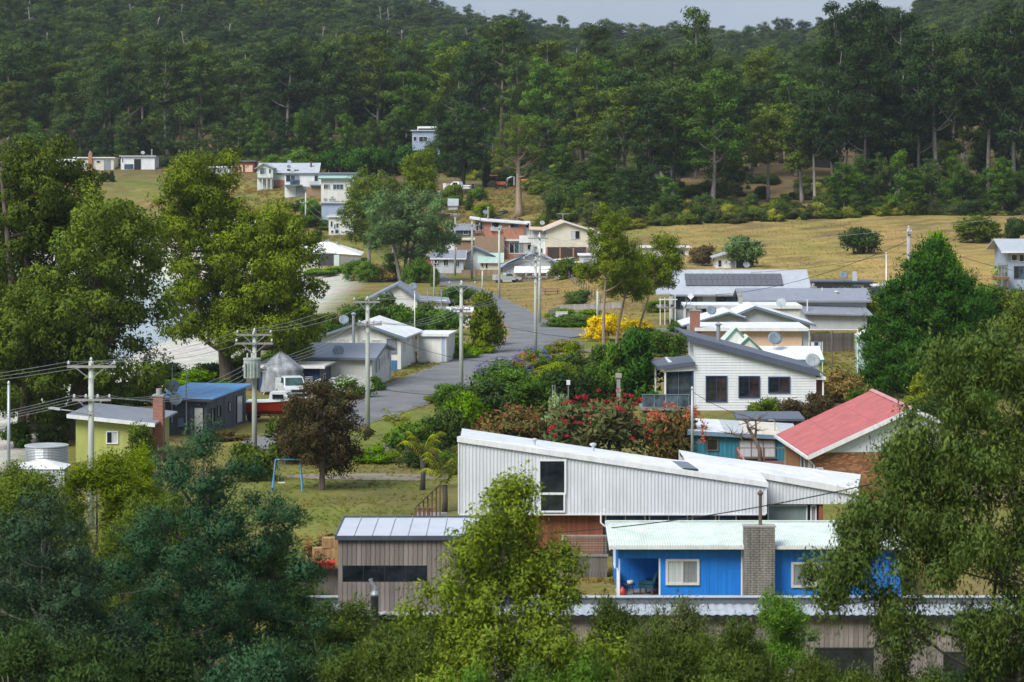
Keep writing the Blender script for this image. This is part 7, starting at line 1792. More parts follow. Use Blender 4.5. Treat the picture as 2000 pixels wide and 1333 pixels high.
def tarp():
    D = 218; e = empty('covered_boat', (X(555, D), D, 0), 0, 'boat shape draped in a silver tarpaulin beside the navy house', 'boat')
    rng = np.random.RandomState(4); nu, nv = 40, 14; v, f = [], []
    for j in range(nv):
        t = j / (nv - 1)
        for i in range(nu):
            a = 2 * math.pi * i / nu
            rx = np.interp(t, [0, 0.45, 0.52, 0.8, 1], [1.75, 1.4, 1.6, 0.8, 0.12]); ry = np.interp(t, [0, 0.45, 0.52, 0.8, 1], [1.6, 1.4, 1.45, 0.7, 0.1])
            k = 1 + 0.11 * math.sin(a * 7 + 2.5 * t + math.sin(a * 2)) * (1 - t * 0.5) + 0.06 * math.sin(a * 16 + 1.3 + 3 * t)
            v.append((rx * k * math.cos(a) - 0.25 * t, ry * k * math.sin(a), 0.2 + 3.0 * t ** 0.9 + 0.05 * math.sin(a * 5)))
    for j in range(nv - 1):
        for i in range(nu): f.append((j * nu + i, j * nu + (i + 1) % nu, (j + 1) * nu + (i + 1) % nu, (j + 1) * nu + i))
    f.append(tuple((nv - 1) * nu + i for i in range(nu)))
    link(bpy.data.objects.new('tarpaulin', np_mesh('tarpaulin', v, f, smooth=True, mat=paint('silver_tarpaulin', (0.33, 0.36, 0.39), 0.5, 0.3, metal=0.1, scale=2.5))), e)
    MB().tube([(-1.5, -1.0, 0.0), (-0.4, -0.5, 3.0)], 0.03, 5).obj('guy_rope', WHITE, e)
    MB().box(-1.4, 1.4, -0.9, 0.9, 0.1, 0.5).obj('trailer_frame', STEEL, e)
tarp()

def tractor():
    D = 518; x = X(968, D); e = empty('tractor', (x, D, gz1(x, D)), math.radians(8), 'orange tractor with roofed cab on the hillside', 'tractor')
    om = paint('tractor_orange', (0.42, 0.11, 0.04), 0.5, 0.15)
    MB().box(0.1, 1.7, -0.35, 0.35, 0.75, 1.35).loft([(1.7, -0.35, 0.75), (1.7, 0.35, 0.75), (1.7, 0.35, 1.35), (1.7, -0.35, 1.35)], [(1.95, -0.3, 0.8), (1.95, 0.3, 0.8), (1.95, 0.3, 1.25), (1.95, -0.3, 1.25)]).obj('bonnet', om, e)
    MB().box(-1.0, 0.1, -0.5, 0.5, 0.7, 1.1).obj('body', om, e)
    c = MB().slab([(-1.1, -0.75, 2.5), (0.35, -0.75, 2.5), (0.35, 0.75, 2.5), (-1.1, 0.75, 2.5)], 0.14).obj('cab_roof', om, e)
    for cx in (-0.95, 0.2):
        for cy in (-0.65, 0.65): MB().box(cx - 0.04, cx + 0.04, cy - 0.04, cy + 0.04, 1.1, 2.36).obj('cab_post', BLACK, c)
    for sy in (-1, 1): wheel(e, -0.6, sy * 0.8, 0.75, 0.75, 0.4); wheel(e, 1.5, sy * 0.65, 0.42, 0.42, 0.26)
    MB().cyl(1.0, -0.1, 1.35, 2.2, 0.05, 8).obj('exhaust', BLACK, e)
    MB().tube([(1.9, -0.6, 0.3), (2.2, -0.6, 1.9), (2.9, -0.6, 2.2), (3.4, -0.6, 2.2), (3.4, -0.6, 0.6)], 0.06, 6).tube([(1.9, 0.6, 0.3), (2.2, 0.6, 1.9), (2.9, 0.6, 2.2), (3.4, 0.6, 2.2), (3.4, 0.6, 0.6)], 0.06, 6).obj('loader_frame', ALU, e)
tractor()
def kayak(px, py, D, z, col, label, rz):
    o = MB().tube([(-1.9, 0, 0.28), (-1.2, 0, 0.2), (0, 0, 0.16), (1.2, 0, 0.2), (1.9, 0, 0.28)], [0.03, 0.24, 0.34, 0.24, 0.03], 10).obj('kayak', col, None, True)
    o.location = (X(px, D), D, z); o.rotation_euler = (0, 0, math.radians(rz)); tag(o, label, 'kayak'); return o
zk = gz1(X(1032, 522), 522)
kayak(1030, 0, 522, zk + 1.0, paint('kayak_orange', (0.55, 0.15, 0.05), 0.4, 0.1), 'orange kayak stacked on top beside the half bare gum', 12)
kayak(1033, 0, 521, zk + 0.45, paint('kayak_yellow', (0.65, 0.45, 0.03), 0.4, 0.1), 'yellow kayak under the orange one beside the half bare gum', 8)

# ------------------------------------------------------------------ tanks, fences and garden things
def tank(px, D, r, hgt, label, mat, top='flat', base=None):
    x = X(px, D); e = empty('water_tank', (x, D, gz1(x, D) if base is None else base), 0, label, 'tank')
    pr = []; n = int(hgt / 0.085)
    for i in range(n): pr += [(r, i * hgt / n), (r + 0.03, (i + 0.5) * hgt / n)]
    pr.append((r, hgt)); MB().lathe(pr, 32).obj('corrugated_wall', mat, e, False)
    MB().lathe([(r + 0.05, 0), (r + 0.05, 0.06), (0.05, 0.06 if top == 'flat' else 0.5)], 32, (0, 0, hgt + 0.002)).obj('lid', ALU if top == 'flat' else WHITE, e)
    return e
tank(91, 160, 1.18, 1.55, 'corrugated galvanised water tank below the lime house', STEEL, base=0.45)
tank(1690, 240, 0.82, 2.9, 'tall pale green water tank with white domed lid beside the huge cypress', paint('tank_green', (0.33, 0.46, 0.43), 0.5, 0.15), top='dome')
MB2 = MB().box(-1.4, 1.4, -1.3, 1.3, 0.0, 0.42); ts = MB2.obj('tank_stand', TIMBW); ts.location = (X(91, 160), 160, 0.02); tag(ts, 'low timber stand under the corrugated water tank', 'stand')
def gazebo():
    D = 147; e = empty('garden_shelter', (X(75, D), D, 0), 0, 'small white pyramid roofed garden shelter at the left below the tank', 'shed')
    x = lambda p: X(p, D) - X(75, D); z = lambda p: Z(p, D)
    MB().loft([(x(20), -1.2, z(912)), (x(132), -1.2, z(912)), (x(132), 1.2, z(912)), (x(20), 1.2, z(912))], [(x(82), -0.05, z(897)), (x(86), -0.05, z(897)), (x(86), 0.05, z(897)), (x(82), 0.05, z(897))]).obj('roof', R_WHITE, e)
    for i in range(14): MB().box(x(22) + i * 0.2, x(22) + i * 0.2 + 0.17, -1.15, -1.12, 0.4, z(913)).obj('paling', LGREY, e)
    MB().box(x(22), x(130), 1.0, 1.1, 0, z(914)).obj('back_wall', LGREY, e)
    for p in (22, 130): MB().box(x(p) - 0.05, x(p) + 0.05, -1.1, -1.0, 0, z(912)).obj('post', WHITE, e)
gazebo()

def fence_run(label, p0, p1, hgt, mat, w=0.14, kind='paling_fence', rails=True, gap=0.01, name='paling'):
    """paling fence between two ground pixels"""
    a, b = Vector((*GP(*p0), 0)), Vector((*GP(*p1), 0)); d = b - a; L = d.length; ang = math.atan2(d.y, d.x)
    e = empty(kind, (a.x, a.y, gz1(a.x, a.y)), ang, label, 'fence'); n = int(L / w); n = min(n, 280); w = L / n
    me = MB().box(gap / 2, w - gap / 2, -0.012, 0.012, 0, hgt).mesh(name, mat); rr = random.Random(int(p0[0]))
    for i in range(n):
        o = link(bpy.data.objects.new(name, me), e); q = a + d * (i / n)
        o.location = (i * w, 0, gz1(q.x, q.y) - gz1(a.x, a.y) + rr.uniform(-0.03, 0.02))
    if rails:
        zb = gz1(b.x, b.y) - gz1(a.x, a.y)
        for q in (0.3, 0.8): MB().loft([(0, 0.013, hgt * q), (0, 0.06, hgt * q), (0, 0.06, hgt * q + 0.08), (0, 0.013, hgt * q + 0.08)], [(L, 0.013, hgt * q + zb), (L, 0.06, hgt * q + zb), (L, 0.06, hgt * q + 0.08 + zb), (L, 0.013, hgt * q + 0.08 + zb)]).obj('rail', mat, e)
    return e
fence_run('brown low timber fence in front of the mint roofed cottage', (901, 541), (978, 541), 0.95, TANW, 0.16)
fence_run('beige slatted fence in front of the blue-grey cottage', (1001, 552), (1078, 552), 1.55, wood('beige_slat', (0.36, 0.28, 0.19), (0.52, 0.43, 0.31)), 0.12)
fence_run('old grey paling fence behind the lawn beside the peach house', (1584, 692), (1668, 690), 1.7, TIMBW, 0.15)
fence_run('low grey sleeper fence beside the white lilies right of the street', (1098, 638), (1200, 634), 0.75, TIMBW, 0.2)
fence_run('upper grey sleeper fence behind the clipped shrubs', (1094, 610), (1218, 612), 0.7, GRYW, 0.2)
fence_run('pale end panel of the sleeper fence at the street corner', (1070, 624), (1093, 618), 1.0, paint('pale_panel', (0.55, 0.52, 0.47), 0.7, 0.15), 0.2)
fence_run('red brown boundary fence right of the beige fence', (1104, 548), (1150, 548), 1.1, REDBR, 0.2)
fence_run('grey paling fence beside the slate roofed cottage', (699, 752), (716, 756), 1.2, TIMBW, 0.14)
def wire_fence():
    a, b = GP(1108, 556), GP(1172, 604); e = empty('wire_fence', (a[0], a[1], gz1(*a)), 0, 'line of leaning timber posts with wire beside the dry common', 'fence'); rr = random.Random(3); pts = []
    for i in range(14):
        t = i / 13; x, y = a[0] + (b[0] - a[0]) * t, a[1] + (b[1] - a[1]) * t; z = gz1(x, y) - gz1(*a); l = rr.uniform(-0.12, 0.12); hh = rr.uniform(1.0, 1.35)
        MB().tube([(x - a[0], y - a[1], z - 0.2), (x - a[0] + l, y - a[1], z + hh)], 0.07, 6).obj('post', TIMBW, e); pts.append((x - a[0] + l * 0.6, y - a[1], z + 0.8))
    MB().tube(pts, 0.012, 4).obj('wire', STEEL, e); MB().tube([(p[0], p[1], p[2] - 0.4) for p in pts], 0.012, 4).obj('wire', STEEL, e)
wire_fence()

def picnic_table():
    x, y = GP(1077, 580); e = empty('picnic_table', (x, y, gz1(x, y)), 0, 'brown timber picnic table on the dry common', 'table')
    for k in range(3): MB().box(-1.1, 1.1, -0.35 + k * 0.24, -0.14 + k * 0.24, 0.74, 0.79).obj('table_plank', BRNW, e)
    for sy in (-0.75, 0.62): MB().box(-1.1, 1.1, sy, sy + 0.24, 0.42, 0.47).obj('bench_plank', BRNW, e)
    for sx in (-0.8, 0.8):
        MB().box(sx - 0.05, sx + 0.05, -0.75, 0.85, 0.36, 0.42).obj('bearer', BRNW, e)
        for sy in (-0.55, 0.6): MB().box(sx - 0.05, sx + 0.05, sy - 0.05, sy + 0.05, 0, 0.74).obj('leg', BRNW, e)
picnic_table()
def bench():
    x, y = GP(1098, 634); y += 3; e = empty('garden_bench', (x, y, gz1(x, y)), 0, 'white garden seat among lilies right of the street', 'bench')
    for k in range(4): MB().box(-0.65, 0.65, 0.2, 0.23, 0.5 + k * 0.16, 0.62 + k * 0.16).obj('back_slat', WHITE, e)
    for k in range(3): MB().box(-0.65, 0.65, -0.3 + k * 0.16, -0.17 + k * 0.16, 0.42, 0.45).obj('seat_slat', WHITE, e)
    for sx in (-0.6, 0.55):
        MB().box(sx, sx + 0.06, -0.3, -0.24, 0, 0.42).obj('leg', WHITE, e); MB().box(sx, sx + 0.06, 0.232, 0.29, 0, 1.15).obj('leg', WHITE, e)
bench()
def guide_post():
    x, y = GP(975, 683); e = empty('guide_post', (x, y, gz1(x, y)), 0, 'small white roadside guide post under the leafy roadside tree', 'post')
    MB().loft([(-0.06, -0.02, 0), (0.06, -0.02, 0), (0.06, 0.02, 0), (-0.06, 0.02, 0)], [(-0.10, -0.02, 0.95), (0.02, -0.02, 1.0), (0.02, 0.02, 1.0), (-0.10, 0.02, 0.95)]).obj('post', WHITE, e)
    MB().box(-0.07, -0.02, -0.028, -0.021, 0.72, 0.86).obj('reflector', paint('reflector_red', (0.4, 0.05, 0.04), 0.3, 0.05), e)
guide_post()
def swing():
    D = DG(958); x0 = X(562, D); e = empty('swing_frame', (x0, D, 0), 0, 'light blue metal swing frame on the lawn left of the reddish tree', 'swing'); bm = paint('swing_blue', (0.09, 0.30, 0.55), 0.45, 0.1)
    w = X(586, D) - x0; zt = Z(898, D)
    MB().tube([(-w, 0, zt), (w, 0, zt)], 0.035, 8).obj('top_bar', bm, e)
    for sx in (-1, 1):
        for sy in (-0.6, 0.6): MB().tube([(sx * w, 0, zt), (sx * (w + 0.15), sy, 0)], 0.03, 8).obj('leg', bm, e)
    s = MB().box(-w * 0.5 - 0.2, -w * 0.5 + 0.2, -0.1, 0.1, 0.4, 0.44).obj('swing_seat', WHITE, e)
    for q in (-0.18, 0.18): MB().tube([(-w * 0.5 + q, 0, 0.44), (-w * 0.5 + q, 0, zt)], 0.012, 5).obj('chain', STEEL, s)
swing()
def bales():
    sm = paint('straw_bale', (0.42, 0.27, 0.12), 0.95, 0.3, scale=9)
    bmesh_ = MB().box(-0.45, 0.45, -0.25, 0.25, 0, 0.38).box(-0.452, 0.452, -0.252, 0.252, 0.1, 0.115).box(-0.452, 0.452, -0.252, 0.252, 0.26, 0.275)
    me = bmesh_.mesh('straw_bale', sm)
    spots = [(632, 0, 'lower left straw bale beside the timber box', 0.0), (650, 0, 'lower right straw bale against the timber box', 0.0), (651, 0, 'straw bale on top of the lower right one', 0.39), (652, 0, 'topmost straw bale of the pile beside the timber box', 0.78), (634, 0, 'straw bale on top of the lower left one', 0.39)]
    for k, (p, q, lab, dz) in enumerate(spots):
        o = link(bpy.data.objects.new('straw_bale', me)); o.location = (X(p, 111), 111, Z(1108, 111) + dz); o.rotation_euler = (0, 0, 0.12 * (k - 2)); tag(o, lab, 'bale', 'straw bales beside the timber box')
    t = MB().box(-1.1, 1.1, -0.6, 0.6, 0, Z(1108, 111) - 0.005).obj('bale_platform', TIMBW); t.location = (X(642, 111), 111, 0); tag(t, 'dark timber platform under the straw bales', 'platform')
    k = MB().loft([(-0.4, -0.2, 0), (0.4, -0.2, 0), (0.4, 0.2, 0), (-0.4, 0.2, 0)], [(-0.55, -0.3, 0.22), (0.55, -0.3, 0.22), (0.55, 0.3, 0.22), (-0.55, 0.3, 0.22)]).obj('garden_cart', paint('cart_red', (0.5, 0.03, 0.03), 0.4, 0.1))
    k.location = (X(628, 110.2), 110.2, Z(1108, 110.2) + 0.0); tag(k, 'red tray in front of the straw bales', 'tray')
bales()
def clothes_line():
    D = 236; e = empty('clothes_line', (X(1600, D), D, 0), 0, 'clothes line bar on dark posts with hanging cloth on the lawn', 'clothes line')
    x = lambda p: X(p, D) - X(1600, D); z = lambda p: Z(p, D)
    MB().box(x(1566), x(1676), -0.04, 0.04, z(645), z(643)).obj('bar', WHITE, e)
    for p in (1625,): MB().tube([(x(p), 0, 0), (x(p), 0, z(645))], 0.06, 8).obj('post', TIMBW, e)
    MB().tube([(x(1675), 0, 0), (x(1675), 0, z(645))], 0.05, 8).obj('post', WHITE, e)
    for p, c in ((1583, WHITE), (1590, NAVY), (1597, LGREY)): MB().slab([(x(p), -0.5, z(668)), (x(p + 6), -0.5, z(668)), (x(p + 6), -0.47, z(668)), (x(p), -0.47, z(668))], 0.75).obj('hung_cloth', c, e)
    MB().box(x(1578), x(1606), -0.51, -0.46, z(668) + 0.004, z(667) + 0.01).obj('line', STEEL, e)
    for p in (1578, 1605): MB().box(x(p) - 0.03, x(p) + 0.03, -0.51, -0.45, 0, z(668)).obj('post', WHITE, e)
clothes_line()
def garden_lamp():
    x = X(1208, 188); e = empty('stone_column', (x, 188, 0), 0, 'weathered square stone column among bushes left of the deck', 'column')
    MB().box(-0.12, 0.12, -0.12, 0.12, 0, Z(738, 188)).obj('shaft', CONC, e); MB().box(-0.2, 0.2, -0.2, 0.2, Z(738, 188) + 0.002, Z(730, 188)).obj('cap', CONC, e); MB().box(-0.16, 0.16, -0.16, 0.16, Z(766, 188), Z(760, 188)).obj('band', CONC, e)
    x = X(1110, 186); e = empty('light_post', (x, 186, 0), 0, 'thin metal post with a white spotlight among the bushes', 'lamp')
    MB().cyl(0, 0, 0, Z(752, 186), 0.035, 6).obj('post', STEEL, e); MB().box(-0.12, 0.12, -0.12, 0.12, Z(752, 186) + 0.002, Z(743, 186)).obj('spotlight', WHITE, e)
    for p, lab in ((1079, 'left of two thin metal stakes among the bushes'), (1084, 'right of two thin metal stakes among the bushes')):
        o = MB().cyl(0, 0, 0, Z(752, 186), 0.03, 6).obj('garden_stake', STEEL); o.location = (X(p, 186), 186, 0); tag(o, lab, 'stake')
garden_lamp()
def road_sign():
    D = 283; e = empty('diamond_sign', (X(1349, D), D, 0), 0, 'white diamond sign on a mast before the solar house', 'sign')
    MB().cyl(0, 0, 0, Z(580, D), 0.04, 6).obj('mast', STEEL, e)
    s = MB().box(-0.25, 0.25, -0.02, 0.02, -0.25, 0.25).obj('panel', WHITE, e); s.location = (0, -0.06, Z(579, D)); s.rotation_euler = (0, math.pi / 4, 0)
road_sign()
def rubble():
    rr = random.Random(6)
    for k in range(16):
        px = rr.uniform(958, 1018); D = rr.uniform(458, 476); x = X(px, D); w, l, hh = rr.uniform(0.25, 0.7), rr.uniform(0.6, 2.2), rr.uniform(0.15, 0.45)
        o = MB().loft([(-l / 2, -w / 2, 0), (l / 2, -w / 2, 0), (l / 2, w / 2, 0), (-l / 2, w / 2, 0)], [(-l / 2.3, -w / 2.2, hh), (l / 2.2, -w / 2.5, hh * 0.8), (l / 2.1, w / 2.4, hh), (-l / 2.4, w / 2.1, hh * 1.1)]).obj('scrap_timber', rr.choice([TIMBW, BRNW, GRYW, BLACK]))
        o.location = (x, D, gz1(x, D)); o.rotation_euler = (rr.uniform(-0.15, 0.15), rr.uniform(-0.15, 0.15), rr.uniform(0, 3.1)); tag(o, 'piece of scrap timber in the heap behind the brick house', 'timber', 'scrap timber heap behind the brick house')
rubble()

# ------------------------------------------------------------------ bushes of the gardens
B_ = bush
# left side of the street
for a in [
    (575, 902, 150, 120, 'olive', 'olive shrub left of the reddish tree', 1),
    (492, 938, 100, 84, 'olive', 'olive shrub at the foot of the transformer pole', 4),
    (640, 792, 60, 36, 'mid', 'low green bush under the navy house windows', 2),
    (655, 690, 70, 70, 'mid', 'green bush behind the white gable house left of its flue', 4),
    (700, 640, 90, 60, 'mid', 'broad green bush behind the white gable roof', 1),
    (755, 640, 80, 62, 'euc', 'olive bush in front of the beach house', 3),
    (790, 652, 80, 66, 'mid', 'tall green bush before the beach house gable', 4),
    (835, 650, 90, 62, 'euc', 'bushy hedge plant before the beach house wing', 1),
    (870, 655, 80, 60, 'mid', 'green bush behind the garage', 0),
    (740, 618, 70, 50, 'mid', 'bright bush on the shore side of the beach house', 0),
    (880, 690, 60, 40, 'mid', 'low bush beside the garage', 2),
    (905, 700, 70, 34, 'fresh', 'fresh green low bush near the guide post', 2),
    (945, 692, 50, 30, 'lime', 'yellowish low bush at the street bend', 2),
    (375, 762, 110, 46, 'fresh', 'bright green hedge by the beach behind the charcoal house', 2),
    (320, 790, 60, 30, 'fresh', 'bright beach plant left of the charcoal house', 2),
    (200, 800, 110, 56, 'euc', 'grey-green coast bush behind the lime house roof', 1),
    (275, 792, 90, 60, 'olive', 'olive coast bush between the lime and charcoal houses', 4),
    (410, 752, 100, 50, 'euc', 'coast bush at the foot of the bright eucalypt', 0),
    (470, 742, 110, 60, 'olive', 'olive coast bush under the spreading eucalypt', 1),
    (545, 722, 80, 56, 'mid', 'green coast bush behind the navy house', 4),
    (600, 690, 80, 50, 'euc', 'coast bush behind the slate roofed cottage', 1),
    (640, 650, 70, 46, 'olive', 'olive coast bush left of the white gable roof', 0),
    (330, 745, 90, 44, 'dark', 'dark coast bush on the dune behind the charcoal roof', 2),
    (120, 826, 120, 50, 'euc', 'coast bush on the dune behind the tall eucalypt trunks', 1),
    (35, 870, 70, 60, 'mid', 'dark green bush behind the corrugated tank', 0),
    (100, 872, 60, 50, 'dark', 'dark bush below the tall eucalypts', 1),
    (440, 860, 90, 22, 'rust', 'rusty low plants along the charcoal house', 2),
    (270, 935, 90, 100, 'olive', 'wispy yellow-olive bush before the lime house wall', 3),
    (690, 548, 40, 45, 'mid', 'dark round bush on the beach edge', 0),
    (720, 552, 50, 46, 'mid', 'bush beside the straw grass on the beach edge', 1),
    (848, 560, 30, 34, 'olive', 'olive bush at the edge of the far street', 3),
    (896, 595, 66, 44, 'mid', 'dark green round bush right of the beach house wing', 0),
    ]: B_(*a[:6], v=a[6])
B_(945, 690, 95, 112, 'lime', 'tall leafy yellow-green roadside tree at the street bend', v=3, kind='roadside_tree')
B_(955, 676, 60, 80, 'mid', 'green bush leaning against the leafy roadside tree', v=4)
B_(680, 778, 96, 46, 'mid', 'white lily clump below the slate roofed cottage', v=2, flowers=('white', 90, 0.11), kind='lily_clump')
B_(735, 764, 40, 34, 'mid', 'green lily leaves at the corner of the slate roofed cottage', v=2, kind='lily_clump')
B_(772, 822, 40, 14, 'grass', 'small white lilies on the verge beside the near pole', v=2, flowers=('white', 40, 0.10), kind='lily_clump')
# reddish tree and its neighbours on the lawn
big(711, 5.8, 2.6, 1.2, 12, 9, 21000, 'brown', 'brown', 628, DG(957), 'reddish brown tree with a leaning trunk on the lawn', L=0.17, Wd=0.065, clump=0.62, trunk_r=0.19, droop=0.5, kind='russet_tree', bare=0)
B_(652, 1062, 110, 66, 'brown', 'hydrangea bush with faded pink flower heads left of the timber box', v=2, D=128, flowers=('coral', 60, 0.09), kind='hydrangea')
B_(735, 905, 80, 40, 'fresh', 'bright strap leaved clump behind the reddish tree', v=2, kind='lily_clump', flowers=('violet', 8, 0.10))
B_(690, 1015, 60, 60, 'scrub', 'wispy grey shrub above the timber box', v=3, D=132)
B_(755, 1022, 90, 34, 'euc', 'low dark shrub above the timber box roof', v=2, D=132)
B_(600, 1120, 110, 90, 'straw', 'tall dry grass clump right of the wattle', v=2, D=118, kind='grass_clump')
B_(620, 1170, 90, 50, 'fresh', 'bright fern clump left of the timber box', v=2, D=108, kind='fern_clump')
# big garden thicket in the middle
for a in [
    (810, 900, 110, 90, 'mid', 'rounded dark green bush beside the near pole', 0),
    (870, 885, 110, 100, 'euc', 'olive bush left of the orange tipped bush', 4),
    (905, 850, 110, 90, 'fresh', 'bright green feathery bush below the violet flowers', 1),
    (960, 820, 130, 90, 'dark', 'dark green bush in the middle of the thicket', 1),
    (1040, 820, 130, 96, 'mid', 'broad green bush left of the two stakes', 0),
    (1100, 800, 120, 90, 'dark', 'dark bush behind the white spotlight', 4),
    (1150, 790, 110, 80, 'mid', 'green bush left of the stone column', 1),
    (1010, 770, 110, 60, 'mid', 'grassy green bush below the orange flowers', 2),
    (1080, 760, 110, 60, 'lime', 'pale grassy bush above the stakes', 2),
    (1130, 745, 100, 60, 'euc', 'olive bush right of the pale grassy one', 1),
    (1170, 740, 80, 60, 'mid', 'green bush beside the upright conifer bush', 3),
    (880, 800, 80, 60, 'mid', 'bush at the street edge below the kerb pole', 0),
    (860, 790, 60, 30, 'lime', 'yellow-green low bush on the kerb', 2),
    (1090, 890, 100, 110, 'silver', 'pale grey-green bush between the orange and red bushes', 3),
    (780, 865, 60, 44, 'lime', 'lime fern like bush near the near pole', 2),
    (840, 915, 100, 60, 'dark', 'dark bush behind the taller tree fern', 0),
    (885, 925, 70, 50, 'mid', 'green bush against the white metal house', 4),
    (1120, 712, 60, 40, 'lime', 'spiky yellow-green plant right of the violet flowers', 3),
    (1060, 712, 40, 40, 'fresh', 'bright green plant at the foot of the bend pole', 2),
    (1262, 690, 90, 56, 'dark', 'dark clipped bush before the double gable cottage', 0),
    (1300, 700, 80, 60, 'mid', 'green bush left of the slate skillion roof', 4),
    (1330, 662, 60, 40, 'mid', 'bush below the solar house balcony', 0),
    (1290, 622, 60, 28, 'fresh', 'clipped round shrub before the solar house', 0),
    (1110, 626, 70, 24, 'fresh', 'clipped hedge behind the garden seat', 2),
    (1160, 628, 80, 22, 'fresh', 'long clipped hedge right of the garden seat', 2),
    (1130, 604, 60, 38, 'euc', 'olive shrub on the common behind the sleeper fence', 4),
    (1095, 640, 60, 22, 'mid', 'low strap leaved border at the street corner', 2),
    (1135, 640, 70, 24, 'mid', 'dark strap leaved border right of the street corner', 2),
    (1105, 556, 70, 44, 'olive', 'olive bush beside the beige fence', 1),
    (1110, 516, 46, 34, 'olive', 'small round tree beside the blue dinghy', 0),
    (952, 492, 30, 44, 'olive', 'slim olive tree before the brick house', 3),
    (1585, 800, 60, 40, 'mid', 'green bush at the corner of the lean-to', 0),
    (1650, 790, 100, 70, 'straw', 'dry grassy bush behind the lean-to', 1),
    (1600, 820, 60, 56, 'brown', 'brownish bush beside the red roof', 4),
    (1680, 800, 60, 44, 'mid', 'bush at the foot of the green tank', 2),
    (1800, 800, 90, 60, 'fern', 'bright fern bush below the huge cypress', 3),
    (1500, 832, 74, 62, 'olive', 'round dark olive bush before the skillion house', 0),
    (1555, 832, 80, 58, 'brown', 'twiggy purplish bush right of the round olive bush', 4),
    (1680, 640, 140, 66, 'fern', 'spreading feathery shrub behind the green tank', 1),
    (1760, 630, 90, 60, 'mid', 'bush between the spreading shrub and the cypress', 4),
    (1610, 672, 40, 24, 'olive', 'small olive bush in front of the paling fence', 0),
    (1930, 640, 110, 80, 'mid', 'green bush right of the huge cypress', 4),
    (1975, 600, 80, 50, 'fresh', 'bright bush below the right edge house', 1),
    (1985, 690, 100, 110, 'olive', 'olive bush at the right edge above the drooping gum', 3),
    (1960, 780, 120, 110, 'dark', 'dark bush at the right behind the drooping gum', 1),
    (1900, 840, 120, 90, 'mid', 'green bush behind the red roof ridge', 0),
    (1830, 850, 120, 80, 'dark', 'dark bush right of the white gable', 4),
    ]: B_(*a[:6], v=a[6])
B_(1240, 790, 130, 136, 'cyp', 'dense upright conifer bush left of the skillion house', v=3, kind='conifer_bush')
B_(1195, 790, 90, 110, 'mid', 'dense conifer bush left of the stone column', v=3, kind='conifer_bush')
B_(1000, 890, 150, 100, 'rust', 'orange tipped bush above the white metal roof', v=1, flowers=('coral', 26, 0.16))
B_(1180, 905, 220, 146, 'redgum', 'large bush with crimson flowers above the white metal roof', v=0, flowers=('red', 70, 0.17), kind='flowering_gum')
B_(1320, 908, 120, 124, 'rust', 'coral flowering bush before the teal shack', v=4, flowers=('coral', 46, 0.19), kind='flowering_gum')
B_(1185, 668, 80, 62, 'yellow', 'bright yellow bush under the slender roadside trees', v=0, kind='yellow_bush')
B_(1250, 650, 60, 26, 'yellow', 'yellow bush right of the slender trunks', v=2, kind='yellow_bush')
B_(985, 748, 110, 52, 'mid', 'violet agapanthus bed along the street', v=2, flowers=('violet', 120, 0.13), kind='agapanthus_bed')
B_(1040, 720, 70, 44, 'mid', 'violet and orange agapanthus bed at the bend pole', v=2, flowers=('violet', 60, 0.13), kind='agapanthus_bed')
B_(1025, 722, 50, 34, 'grass', 'orange flowers behind the agapanthus bed', v=2, flowers=('coral', 36, 0.13))
B_(1100, 690, 70, 30, 'grass', 'pale violet agapanthus right of the street', v=2, flowers=('violet', 50, 0.11), kind='agapanthus_bed')
B_(1110, 634, 70, 20, 'mid', 'white lilies around the garden seat', v=2, flowers=('white', 60, 0.10), kind='lily_clump')
B_(1640, 618, 60, 40, 'mid', 'mauve flowering bush before the grey gable house', v=1, flowers=('violet', 30, 0.12))
